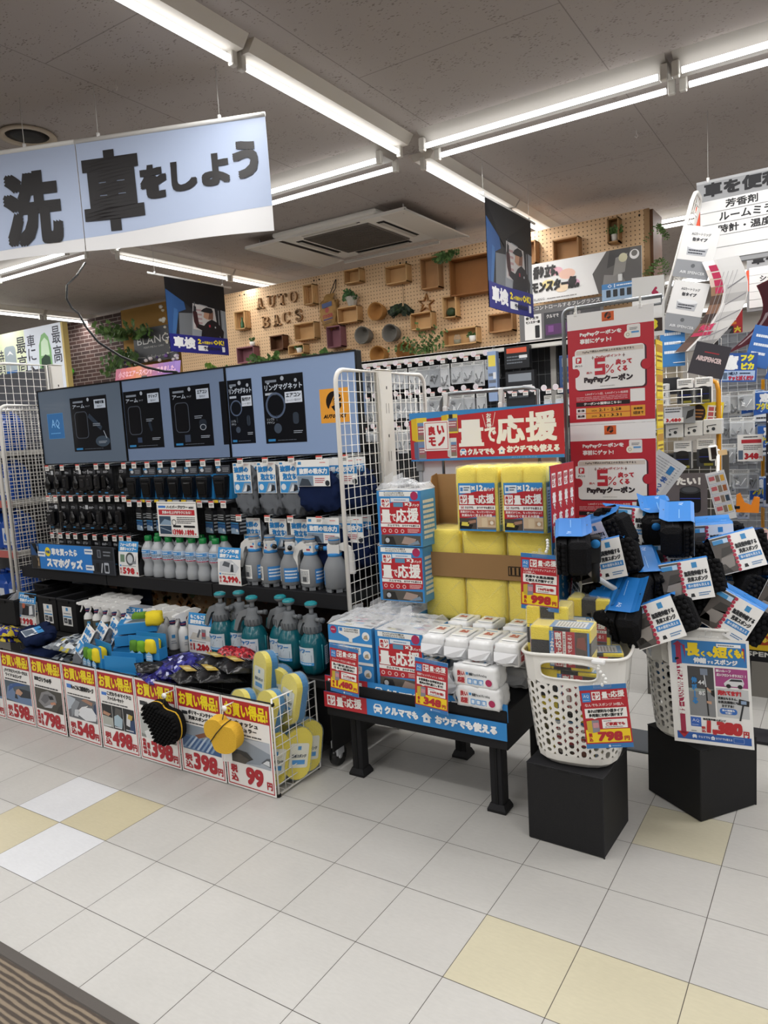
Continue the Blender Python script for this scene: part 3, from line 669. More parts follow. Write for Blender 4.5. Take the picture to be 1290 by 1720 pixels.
# plush goods
def plush(a, x0, y0, z0, x1, y1, z1, col, n=(9, 4, 10), jit=.004, seed=1, m=0, p=5.0):
    """soft rounded block with a rough pile"""
    rn = random.Random(seed); c = ((x0+x1)/2, (y0+y1)/2, (z0+z1)/2); h = ((x1-x0)/2, (y1-y0)/2, (z1-z0)/2)
    ix = {}; v = []; f = []
    def V(q):
        if q not in ix:
            k = max(abs(t) for t in q) or 1; L = (sum(abs(t)**p for t in q))**(1/p)
            s = k/L; w = 1+rn.uniform(-1, 1)*jit/min(h)
            ix[q] = len(v); v.append(tuple(c[i]+h[i]*q[i]*s*(w if abs(q[i]) > .99 else 1)+rn.uniform(-jit, jit)*.5 for i in range(3)))
        return ix[q]
    for ax in range(3):
        b, d = (ax+1) % 3, (ax+2) % 3
        for sg in (-1, 1):
            for i in range(n[b]):
                for j in range(n[d]):
                    q = []
                    for di, dj in ((0, 0), (1, 0), (1, 1), (0, 1)):
                        t = [0, 0, 0]; t[ax] = sg; t[b] = round(-1+2*(i+di)/n[b], 5); t[d] = round(-1+2*(j+dj)/n[d], 5); q.append(V(tuple(t)))
                    f.append(tuple(q) if sg > 0 else tuple(q[::-1]))
    return a.add(v, f, col, m, True)
def mitt_card(a, w, h, s1='抜群の', s2='泡立ち!'):
    a.box(-w/2, 0, -h, w/2, .002, 0, 'f0efec'); a.rect(-w*.46, -.014, -w*.3, -.004, '3f8ec6', 1); a.fine(w*.15, -.014, w*.45, -.004, 'c9a0a0', 2, 1)
    a.txt(s1, -w*.44, -h*.32, w*.38, -h*.12, '2e86c8', .05); a.txt(s2, -w*.32, -h*.58, w*.47, -h*.36, '2e86c8', .05)
    a.rect(-w*.47, -h*.985, w*.47, -h*.62, '3b93d3', 1); a.circ(-w*.3, -h*.8, w*.13, 'dfe7ee', 2, 14); a.poly([(-w*.1, -h*.98), (w*.45, -h*.98), (w*.45, -h*.66), (w*.1, -h*.66)], '8fa0b2', 2); a.poly([(0, -h*.95), (w*.3, -h*.92), (w*.2, -h*.7)], 'e1e4e8', 3); a.poly([(w*.2, -h*.95), (w*.44, -h*.9), (w*.42, -h*.75), (w*.28, -h*.72)], '2b3038', 3)
def mitt():
    t = thing('wash_mitt', '', 'wash mitt')
    a = MB(Tr(0, -.029, 0)); mitt_card(a, .125, .16); a.build('card', 'pr', t)
    a = MB(); plush(a, -.07, -.02, -.265, .07, .04, -.03, '70747a', (10, 4, 14), .006, 4); a.build('pile', 'cl', t)
    return t
mt = mitt()
for i, (x, z) in enumerate([(-2.705, 1.428), (-2.535, 1.428), (-2.385, 1.428)]):
    for d in range(2):
        lb = f'{"front" if d == 0 else "back"} grey wash mitt with blue card, {nth(i)} hook under the right screen'
        p = (x+.012*d, 2.86+.065*d, z)
        if i == 0 and d == 0: mt.location = p; mt['label'] = lb; mt['group'] = 'grey wash mitts on the upper hooks'
        else: dup(mt, p, None, lb, 'grey wash mitts on the upper hooks')
for i, x in enumerate([-2.735, -2.55, -2.40]): dup(mt, (x, 2.935, 1.125), None, f'grey plush wash mitt, {nth(i)} on the lower hooks behind the grey foam sprayers', 'grey wash mitts on the lower hooks')
def towel():
    t = thing('towel_pack', '', 'towel')
    a = MB(Tr(0, -.037, 0)); a.box(-.10, 0, -.115, .10, .002, .015, 'f0f0ee'); a.rect(-.10, -.062, .10, -.02, '2e86c8', 1); a.txt('抜群の吸水力', -.085, -.055, .088, -.026, 'f4f6f8', .05); a.rect(-.09, -.008, -.07, .006, '3f8ec6', 1); a.fine(.045, -.004, .09, .004, 'd4574f', 1, 1)
    a.rect(-.098, -.113, .0, -.064, '8092a4', 1); a.poly([(-.09, -.113), (-.01, -.113), (-.03, -.08), (-.07, -.075)], '3b4450', 2); a.rect(.005, -.105, .075, -.068, 'eceaea', 1); a.fine(.01, -.10, .07, -.072, 'b0424a', 3, 2); a.circ(.085, -.1, .014, '2b2f36', 2, 10); a.build('card', 'pr', t)
    a = MB(); plush(a, -.115, -.028, -.235, .115, .03, -.045, '1a2648', (12, 4, 10), .004, 9); a.build('towel', 'cl', t)
    return t
tw = towel()
k = 0
for zi, (z, nm) in enumerate(((1.42, 'upper'), (1.13, 'lower'))):
    for hx, (x, n_, h_) in enumerate(((-2.20, 1, 'in front of the wire panel'), (-2.0, 2, 'behind the wire panel'))):
        for d in range(n_):
            lb = f'navy towel pack on the {nm} hook {h_}'+(f', {nth(d)} from the front' if n_ > 1 else '')
            p = (x-.098*(hx == 1), 2.83+.05*zi+.085*hx+.075*d-.03*zi*hx, z)
            if k == 0: tw.location = p; tw['label'] = lb; tw['group'] = 'navy towel packs'
            else: dup(tw, p, None, lb, 'navy towel packs')
            k += 1
# ================================================================== goods on the gondola shelf and deck
SZ = .7858; DZ = .4308
# blue sign standing on the shelf lip
a = MB(Tr(-4.12, 2.725, .783)); a.box(-.43, 0, 0, .43, .004, .172, '3a3f48'); a.rect(-.33, .004, .215, .168, '2f7fd0', 1); a.txt('車を買ったら', -.195, .098, .075, .145, 'f4f6f8', .05); a.txt('スマホグッズ', -.255, .018, .12, .082, 'f4f6f8', .06)
a.circ(-.235, .118, .03, 'f0d92c', 2, 18); a.txt('今や必須品', -.257, .108, -.213, .128, '2f5fa0', .03)
a.rect(-.42, .09, -.335, .165, '2a4f80', 1); a.poly([(-.41, .165), (-.36, .10), (-.34, .10), (-.36, .165)], '15171b', 2); a.rect(-.365, .11, -.34, .15, '8a9098', 2); a.rect(-.42, .004, -.335, .085, '4a4640', 1); a.poly([(-.42, .004), (-.37, .004), (-.35, .05), (-.38, .085), (-.42, .08)], '2c2a28', 2); a.rect(-.358, .02, -.34, .07, '9a8468', 2)
for q in ((-.345, .085), (.15, .12), (.15, .02)): a.rect(q[0], q[1], q[0]+.08, q[1]+.032, 'e9edf2', 3); a.fine(q[0]+.006, q[1]+.008, q[0]+.075, q[1]+.026, '3f6fa8', 1, 4)
a.rect(.222, .088, .42, .168, '20242a', 1); a.rrect(.27, .10, .31, .155, '3c424b', .01, 2); a.frame(.275, .105, .305, .15, .003, '8a9098', 3); a.fine(.33, .11, .4, .15, '80868e', 2, 2); a.rect(.222, .004, .42, .084, '2a2e36', 1); a.rrect(.25, .015, .285, .07, '14161a', .006, 2); a.rrect(.33, .01, .375, .075, 'b4bac4', .008, 2); a.rect(.338, .02, .368, .06, '22262d', 3); a.line(.30, .01, .315, .07, .008, 'c9cdd4', 3)
tag(a.build('shelf_sign', 'pr'), 'long blue sign about phone goods standing at the left end of the shelf', 'sign')
# tent-shaped price stands with a curved card
def price_stand(name_lines, price, label, loc, w=.15, h=.2, pic=0, rot=0.0, mid='e9e9ea'):
    t = thing('price_stand', label, 'price stand', 'curved price stands on the shelves', loc, (0, 0, rot))
    a = MB(); a.b = lambda x, y, z: (x, y+.02+.11*max(0, (z-h*.30))**1.0*.6+.25*max(0, z-h*.62)**1.3, z)
    a.rect(-w/2, 0, w/2, h, 'efeeeb', 0, 0, 2, 10); a.rect(-w/2, h*.70, w/2, h, '3b93d3', 1, 0, 2, 5)
    a.txt(name_lines[0], -w*.42, h*.85, w*.42, h*.955, 'f2f4f6', .05, 3); a.txt(name_lines[1], -w*.42, h*.73, w*.42, h*.835, 'f2f4f6', .05, 3)
    a.rect(-w*.46, h*.33, w*.46, h*.69, mid, 1, 0, 2, 4)
    if pic == 0: a.circ(w*.1, h*.5, w*.22, '4a4d52', 2, 18); a.circ(w*.1, h*.5, w*.15, 'c8ccd0', 3, 16); a.rect(-w*.4, h*.40, -w*.18, h*.62, '6f8a74', 2); a.poly([(-w*.05, h*.36), (w*.4, h*.36), (w*.42, h*.62), (w*.36, h*.45)], '8a8d92', 2)
    elif pic == 1: a.rect(-w*.46, h*.33, w*.46, h*.69, '6b6f76', 2, 0, 1, 3); a.poly([(-w*.3, h*.34), (w*.1, h*.34), (w*.12, h*.62), (-w*.2, h*.66)], '2b2c31', 3); a.circ(-w*.18, h*.62, w*.09, 'c06a52', 4, 10); a.poly([(w*.12, h*.36), (w*.34, h*.40), (w*.3, h*.66), (w*.15, h*.62)], 'dfe2e6', 4)
    elif pic == 2: a.poly([(-w*.44, h*.36), (w*.3, h*.34), (w*.44, h*.5), (w*.1, h*.68), (-w*.4, h*.62)], 'c9ccd2', 2); a.poly([(-w*.3, h*.52), (w*.0, h*.48), (w*.05, h*.6), (-w*.2, h*.64)], '5c6068', 3); a.poly([(w*.05, h*.36), (w*.2, h*.36), (w*.18, h*.56), (w*.1, h*.56)], '2f3238', 3)
    else: a.poly([(-w*.44, h*.34), (w*.44, h*.34), (w*.44, h*.46), (-w*.3, h*.52)], 'cfc9c0', 2); a.rect(w*.08, h*.38, w*.26, h*.62, '8a8f96', 3); a.rect(w*.1, h*.44, w*.24, h*.54, 'b0525a', 4); a.line(-w*.1, h*.4, w*.02, h*.6, w*.08, '6a6e74', 3)
    a.rect(-w*.44, h*.275, -w*.36, h*.32, '3b93d3', 2); a.fine(-w*.33, h*.28, w*.42, h*.315, '8a9098', 1, 2)
    n = len(price); x0 = -w*.3; a.txt(price, x0, h*.05, x0+w*(.2*n if n < 4 else .68), h*.25, 'c42f37', .06, 3); a.vtxt('税込', -w*.45, h*.06, -w*.35, h*.24, 'c42f37', .02, 3); a.rect(w*.40, h*.07, w*.46, h*.13, 'c42f37', 2)
    a.build('card', 'pr', t)
    a = MB()
    for sx in (-1, 1):
        x = sx*(w/2-.002); a.prismx([(.024, .0), (.13, .0), (.13, .03), (.10, h*.4), (.085, h*.8), (.078, h*.8), (.045, h*.5), (.024, h*.3)], x-.0015, x+.0015, '2a2b2e' if pic in (0, 2) else 'd9d6d0')
    a.box(-w/2, .022, 0, w/2, .13, .004, 'c8c5bf'); a.build('stand', 'gl', t)
    return t
price_stand(('フォームガン専用', '濃厚シャンプー'), '598', 'curved price stand at 598 left of the green-capped bottles', (-3.585, 2.72, SZ), .175, .205, 0)
price_stand(('ポンプ不要', '濃密フォーム'), '2,990', 'curved price stand at 2,990 left of the grey foam sprayers', (-2.765, 2.72, SZ), .165, .20, 2)
price_stand(('ドアポケット用', '収納ボックス'), '998', 'curved price stand at 998 before the black bins', (-4.45, 2.575, DZ), .19, .215, 1)
price_stand(('もこもこ泡で', '濃密洗車できる'), '1,280', 'curved price stand at 1,280 left of the teal sprayers', (-2.90, 2.60, DZ), .175, .215, 3)
# grey bottles with green caps
def bottle():
    t = thing('shampoo_bottle', '', 'bottle')
    a = MB(); a.lathe([(.034, 0), (.040, .006), (.040, .045), (.033, .075), (.034, .09), (.042, .105), (.042, .165), (.036, .178), (.021, .20), (.019, .205), (.019, .213)], 'a9adb2', 18); pt_ = a.build('body', 'gl', t)
    a = MB(); Rr = .0424; a.b = lambda x, y, z: ((Rr-y)*math.sin(x/Rr), -(Rr-y)*math.cos(x/Rr), z)
    a.rect(-.075, .108, .075, .163, 'c2d4e8', 0, 0, 18); a.rect(-.07, .140, .04, .158, '4a90cf', 1, 0, 8); a.fine(-.06, .118, .06, .138, '3b4c60', 3, 2, .5); a.rect(-.07, .109, .07, .115, 'a63344', 1, 0, 10); a.fine(-.05, .144, .03, .154, 'eef2f6', 1, 2); a.build('label', 'pr', pt_)
    a = MB(); a.lathe([(.020, .208), (.021, .212), (.021, .236), (.018, .239), (0, .2395)], '15803f', 14); a.build('cap', 'gl', t)
    return t
bt = bottle()
F7 = [-3.455, -3.365, -3.275, -3.185, -3.092, -3.0, -2.908]
for i, x in enumerate(F7):
    lb = f'grey shampoo bottle with a green cap, {nth(i, 7)} from the left in the front row'
    if i == 0: bt.location = (x, 2.795, SZ); bt['label'] = lb; bt['group'] = 'green-capped bottles, front row'
    else: dup(bt, (x, 2.795+random.uniform(-.008, .008), SZ), (0, 0, random.uniform(-.35, .35)), lb, 'green-capped bottles, front row')
for i in range(7): dup(bt, (F7[i]-.03, 2.895, SZ), (0, 0, random.uniform(-.4, .4)), f'grey shampoo bottle with a green cap, {nth(i, 7)} from the left in the back row', 'green-capped bottles, back row')
# grey foam sprayers
def foam():
    t = thing('foam_sprayer', '', 'sprayer')
    a = MB(); a.lathe([(.050, .014), (.057, .022), (.058, .115), (.052, .135), (.036, .168), (.031, .178)], '84878b', 20)
    for k in range(6): an = k*PI/3; a.prismz([(.050*math.cos(an+d)*q, .050*math.sin(an+d)*q) for q, d in ((.7, -.3), (1.08, -.3), (1.08, .3), (.7, .3))], 0, .02, '7d8084')
    pt_ = a.build('tank', 'mt', t)
    a = MB(); a.lathe([(.034, .174), (.036, .178), (.036, .187), (.034, .19)], '2f86cc', 18); a.build('collar', 'gl', t)
    a = MB(); a.prismz([(-.03, -.025), (.03, -.025), (.034, 0), (.03, .025), (-.03, .025)], .188, .232, 'dcdbd8'); a.box(-.012, -.027, .222, .03, .02, .238, 'd4d3d0', .004); a.T = Tr(0, -.0255, 0); a.rect(-.008, .198, .014, .206, 'b03a44', 1); a.circ(.016, .216, .006, '2f86cc', 1, 10); hd_ = a.build('head', 'mt', t)
    a = MB(); a.lathe([(.026, .236), (.028, .240), (.028, .262), (.024, .266), (0, .266)], '8f9296', 18); a.lathe([(.0285, .252), (.0288, .258)], '2f86cc', 18); a.build('pump_cap', 'mt', hd_)
    a = MB(); a.tube([(.028, 0, .212), (.055, 0, .212)], .011, '2f86cc', 10); a.tube([(.055, 0, .212), (.072, 0, .212)], .0125, '1a1b1e', 10); a.build('nozzle', 'gl', hd_)
    a = MB(); a.prism([(-.03, .205), (-.03, .235), (-.05, .24), (-.085, .215), (-.098, .175), (-.10, .085), (-.075, .085), (-.072, .165), (-.058, .195)][::-1], -.012, .012, 'dcdbd8'); a.build('handle', 'mt', t)
    a = MB(); Rr = .0586; a.b = lambda x, y, z: ((Rr-y)*math.sin(x/Rr), -(Rr-y)*math.cos(x/Rr), z)
    a.rect(-.065, .036, .02, .108, 'e8e8e6', 0, 0, 12); a.fine(-.06, .042, .015, .102, '77797e', 9, 1, .5); a.rect(-.02, .048, .004, .07, '55585c', 2, 0, 3); a.rect(.05, .036, .13, .108, '3b82c4', 0, 0, 10); a.fine(.055, .05, .12, .1, 'e4ebf2', 3, 1); a.build('label', 'pr', pt_)
    return t
fs = foam()
for i, (x, rz) in enumerate([(-2.655, .0), (-2.535, -.5), (-2.40, -.9), (-2.27, .1), (-2.12, PI+.35)]):
    lb = f'grey foam sprayer, {nth(i, 5)} from the left on the upper shelf'+(', behind the wire panel' if i == 4 else '')
    if i == 0: fs.location = (x, 2.83, SZ); fs.rotation_euler = (0, 0, rz); fs['label'] = lb; fs['group'] = 'grey foam sprayers'
    else: dup(fs, (x, 2.82, SZ), (0, 0, rz), lb, 'grey foam sprayers')
# black bins on the deck
def bin_(w, d, h, lab=True):
    t = thing('storage_bin', '', 'bin'); a = MB(); th = .004
    a.box(-w/2, 0, 0, w/2, d, th, '141416'); q = .01
    for b in ((-w/2, 0, 0, w/2, th, h), (-w/2, d-th, 0, w/2, d, h), (-w/2, th, 0, -w/2+th, d-th, h), (w/2-th, th, 0, w/2, d-th, h)): a.box(*b, '18181a')
    a.box(-w/2-.004, -.005, h-.012, w/2+.004, .006, h+.002, '1f1f22', .003); a.box(-w/2-.004, d-.006, h-.012, w/2+.004, d+.005, h+.002, '1f1f22', .003)
    for sx in (-1, 1): a.box(sx*w/2-.005, 0, h-.012, sx*w/2+.005, d, h+.002, '1f1f22', .003)
    a.box(-.03, -.008, h-.022, .03, 0, h-.008, '0d0d0f'); pt_ = a.build('tub', 'mt', t)
    if lab:
        a = MB(Tr(w*.02, -.001, 0)); a.rect(-.045, .045, .04, .165, 'e9e8e5', 0); a.rect(-.012, .138, .008, .158, '3f8ec6', 1); a.fine(-.035, .115, .03, .128, '8c9096', 1, 1); a.rect(-.04, .098, .035, .106, '3f8ec6', 1); a.rect(-.036, .06, -.006, .092, '33363b', 1); a.rect(0, .055, .032, .088, '3d4046', 1); a.circ(-.02, .075, .008, 'a9acb0', 2, 8); a.build('sticker', 'pr', pt_)
    return t
b1 = bin_(.165, .32, .21)
for i, x in enumerate((-4.40, -4.222, -4.025)):
    lb = f'black storage bin with a white sticker, {nth(i, 3)} of three on the deck'
    if i == 0: b1.location = (x, 2.615, DZ); b1['label'] = lb; b1['group'] = 'stickered black bins'
    else: dup(b1, (x, 2.60, DZ), None, lb, 'stickered black bins', (1.1, 1, 1))
b2 = bin_(.25, .2, .17, False); b2.location = (-4.66, 2.565, DZ); b2['label'] = 'wide black bin at the left end holding clear packets'
b3 = bin_(.16, .18, .23, False); b3.location = (-4.565, 2.78, DZ); b3['label'] = 'tall black bin behind the 998 price stand'
a = MB(); a.add([(-.06, -.05, .13), (.05, -.06, .15), (.07, .05, .19), (-.05, .06, .175), (0, 0, .2)], [(0, 1, 4), (1, 2, 4), (2, 3, 4), (3, 0, 4)], 'c9ccd2'); a.add([(-.09, -.03, .14), (-.02, -.06, .16), (-.03, .03, .185), (-.1, .02, .17)], [(0, 1, 2, 3)], '8f9aa8'); a.b = None
tag(a.build('clear_packet', 'haze', None, (-4.66, 2.665, DZ)), 'crumpled clear packet lying in the wide black bin', 'packet')
# white trigger sprays
def spray(dark_low):
    t = thing('spray_bottle', '', 'spray bottle')
    a = MB(); a.lathe([(.026, 0), (.030, .005), (.0305, .10), (.028, .12), (.016, .138), (.013, .142), (.013, .15)], ([dark_low]*2 if dark_low else ['e9e9e7']*2)+['ececea']*5, 16, 0, (0, 0), True, .8)
    if dark_low: a.lathe([(.0306, .004), (.0309, .035)], dark_low, 16, 0, (0, 0), True, .8)
    pt_ = a.build('body', 'gl', t)
    a = MB(); a.box(-.011, -.027, .07, .007, -.0255, .088, '3f8ec6'); a.box(-.016, -.0265, .04, .014, -.0255, .044, '9aa0a8'); a.box(-.016, -.0265, .052, .008, -.0255, .055, '9aa0a8'); a.build('label', 'pr', pt_)
    a = MB(); a.lathe([(.0155, .142), (.017, .146), (.017, .162), (.015, .166)], '2c3a66', 14); a.lathe([(.0172, .15), (.0172, .155)], 'a83a48', 14); a.build('neck_band', 'gl', t)
    a = MB(); a.prism([(-.014, .164), (.014, .164), (.016, .185), (.034, .196), (.034, .204), (.012, .214), (-.02, .214), (-.052, .206), (-.056, .197), (-.05, .19), (-.024, .188)], -.011, .011, 'efeeec'); hd_ = a.build('trigger_head', 'gl', t)
    a = MB(); a.prism([(-.034, .188), (-.026, .19), (-.03, .165), (-.042, .145), (-.047, .148), (-.038, .17)][::-1], -.006, .006, 'e3e2df'); a.build('trigger', 'gl', hd_)
    a = MB(); a.box(-.062, -.008, .194, -.05, .008, .207, 'f4f3f1', .002); a.build('nozzle', 'gl', hd_)
    return t
s1 = spray('5c5a50'); s2 = spray('')
k = 0
for r_ in range(3):
    for i in range(5 if r_ < 2 else 4):
        x = -3.855+.083*i-.02*r_; y = 2.63+.098*r_
        lb = f'white spray with a dark foot beside the bins, {nth(i)} from left, {("front", "middle", "back")[r_]} row'
        if k == 0: s1.location = (x, y, DZ); s1.rotation_euler = (0, 0, .85); s1['label'] = lb; s1['group'] = 'white sprays beside the bins'
        else: dup(s1, (x, y, DZ), (0, 0, .85+random.uniform(-.06, .06)), lb, 'white sprays beside the bins')
        k += 1
k = 0
for r_ in range(2):
    for i in range(4):
        x = -3.27+.083*i-.015*r_; y = 2.62+.10*r_; rz = (.7, .8, .9, 1.4)[i] if r_ == 0 else (.8, .8, 1.0, 1.2)[i]
        lb = f'all-white spray bottle, {nth(i)} from the left in the {("front", "back")[r_]} row near the 1,280 stand'
        if k == 0: s2.location = (x, y, DZ); s2['label'] = lb; s2['group'] = 'white sprays near the 1,280 stand'
        else: dup(s2, (x, y, DZ), (0, 0, rz), lb, 'white sprays near the 1,280 stand')
        k += 1
a = MB(); a.box(-.09, 0, 0, .09, .07, .19, '8e929a', .004); a.rect(-.09, .125, .09, .19, '3b93d3', 1); a.txt('コスパ', -.075, .16, .05, .185, 'f2f4f6', .05); a.txt('高性能コート', -.075, .13, .08, .152, 'f2f4f6', .04); a.rect(-.09, .01, .0, .12, '8c2f3a', 1); a.poly([(-.08, .02), (-.01, .02), (-.02, .1), (-.06, .11)], 'b4485a', 2); a.fine(-.07, .03, -.01, .06, 'e6d0d4', 2, 3); a.rect(.0, .01, .09, .12, 'a9adb4', 1); a.poly([(.02, .01), (.08, .01), (.07, .1), (.03, .1)], 'c6cad0', 2)
tag(a.build('coating_box', 'pr', None, (-3.47, 2.67, DZ)), 'blue and red coating box between the two groups of white sprays', 'box')
# teal pressure sprayers
def teal():
    t = thing('pressure_sprayer', '', 'sprayer'); C = '0d5a66'
    a = MB(); n = 24; v = []; f = []
    pr = [(.045, 0), (.060, .018), (.066, .05), (.067, .12), (.064, .15), (.052, .18), (.038, .198), (.034, .205)]
    for i, (r, z) in enumerate(pr):
        for k in range(n):
            an = 2*PI*k/n; q = 1-(.10*(0.5-0.5*math.cos(8*an)) if i < 2 else 0); v.append((r*q*math.cos(an), r*q*math.sin(an), z-(.0 if i else 0)))
    for i in range(len(pr)-1):
        for k in range(n): f.append((i*n+k, i*n+(k+1) % n, (i+1)*n+(k+1) % n, (i+1)*n+k))
    f.append(tuple(range(n-1, -1, -1))); a.add(v, f, C, 0, True); a.tube([(.0665, 0, .03), (.0665, 0, .15)], .0035, '14737c', 6); pt_ = a.build('tank', 'gl', t)
    a = MB(); a.lathe([(.036, .196), (.041, .199), (.041, .235), (.036, .24), (.034, .26), (.028, .27), (.026, .285)], '6d7175', 18)
    for k in range(14): an = 2*PI*k/14; a.box(.041*math.cos(an)-.003, .041*math.sin(an)-.003, .202, .041*math.cos(an)+.003, .041*math.sin(an)+.003, .232, '63676b')
    a.build('collar', 'mt', t)
    a = MB(); a.tube([(0, 0, .28), (0, 0, .318)], .011, '7a7e82', 10); hd_ = a.build('pump_rod', 'mt', t)
    a = MB(); a.lathe([(.008, .31), (.028, .322), (.031, .332), (.030, .340), (.02, .346), (0, .347)], ['6d7175', '6d7175', '17848e', '17848e', '1a8e98'], 18); a.build('knob', 'gl', hd_)
    a = MB(); a.prism([(.0, .272), (-.04, .276), (-.075, .262), (-.104, .215), (-.118, .165), (-.098, .16), (-.082, .20), (-.06, .235), (-.03, .245), (0, .24)], -.011, .011, '7b7f83'); hd_ = a.build('handle', 'mt', t)
    a = MB(); a.prism([(-.104, .215), (-.118, .165), (-.124, .168), (-.110, .218)], -.0095, .0095, '17848e'); a.build('grip', 'mt', hd_)
    a = MB(); a.tube([(.03, 0, .262), (.07, 0, .266)], .010, '6d7175', 8); a.tube([(.07, 0, .266), (.086, 0, .267)], .013, '585c60', 10); a.build('nozzle', 'mt', t)
    a = MB(); Rr = .0678; a.b = lambda x, y, z: ((Rr-y)*math.sin(x/Rr), -(Rr-y)*math.cos(x/Rr), z)
    a.rect(-.075, .055, .06, .14, 'c7d2da', 0, 0, 16); a.txt('シャワー', -.06, .112, .045, .134, '2a7cc0', .05, 2); a.poly([(-.07, .072), (-.01, .072), (.0, .1), (-.03, .11), (-.07, .1)], 'a7adb2', 1); a.poly([(.0, .075), (.05, .072), (.05, .105), (.02, .11)], '55707a', 1); a.rect(-.075, .055, .06, .069, '4a9bd6', 1, 0, 12); a.fine(-.065, .058, .05, .066, 'eaf1f6', 1, 2)
    a.rect(.12, .05, .20, .14, 'dfe2e2', 0, 0, 8); a.fine(.125, .055, .195, .135, '80858a', 9, 1, .5); a.build('label', 'pr', pt_)
    return t
te = teal()
for i, (x, y, rz) in enumerate([(-2.735, 2.63, .0), (-2.655, 2.685, .15), (-2.505, 2.62, .1), (-2.37, 2.68, -1.5), (-2.275, 2.63, -1.7), (-2.13, 2.62, -.25)]):
    lb = 'teal pressure sprayer, '+['first from the left, front', 'second from the left, set back', 'third from the left, front', 'fourth from the left, set back', 'fifth from the left, front', 'last on the right, at the deck edge'][i]
    hz = rz if i not in (3, 4) else rz
    if i == 0: te.location = (x, y, DZ); te['label'] = lb; te['group'] = 'teal pressure sprayers'
    else: dup(te, (x, y, DZ), (0, 0, rz if i not in (3, 4) else -.2), lb, 'teal pressure sprayers')
# ================================================================== long wire bin with price posters
PX0 = -4.147; PW = .297
wb = thing('wire_bin', 'long low wire bin on the floor with a white wire end, faced with price posters', 'wire bin', None, (-3.3, 2.235, 0))
a = MB(Tr(1.23, .298, .012)); a.T = a.T @ Rz(-PI/2); a.tube([(0, 0, 0), (0, 0, .415), (.296, 0, .43), (.296, 0, 0)], .005, 'eceae6', 6, 0, True)
for i in range(1, 6): a.tube([(.296*i/6, 0, 0), (.296*i/6, 0, .415+.0025*i)], .0018, 'eceae6', 4)
for i in range(1, 10): a.tube([(0, -.002, .0425*i), (.296, -.002, .0425*i)], .0018, 'eceae6', 4)
a.build('end_panel', 'gl', wb)
for nm, y in (('front_grid', .008), ('back_grid', .295)):
    a = MB(Tr(3.3, y, 0)); a.wiregrid(-4.45, .014, -2.072, .418, .099, .058, .0018, '1c1c1e'); a.tube([(-4.45, 0, .42), (-2.072, 0, .42)], .003, '1c1c1e', 5); a.build(nm, 'gl', wb)
a = MB(Tr(3.3, .0, .014)); a.T = a.T @ Matrix.Rotation(-PI/2, 4, 'X'); a.wiregrid(-4.45, 0, -2.072, .296, .05, .05, .0016, 'd9d7d2'); a.build('floor_grid', 'gl', wb)
TT = [(-4.44+.169*k, y, .0005, .004) for k in range(15) for y in (0, .29)]
for x, y, z, r in TT: a = MB(Tr(3.3, 0, 0)); a.tube([(x, y, z), (x, y, .014)], r, '141416', 5); a.build('foot', 'mt', wb)
for k in range(8):
    for z in (.41, .002): x = -4.147+.297*k; a = MB(Tr(3.3, 0, 0)); a.box(x-.004, -.002, z, x+.004, .012, z+.014, '141416'); a.build('cable_tie', 'mt', wb)
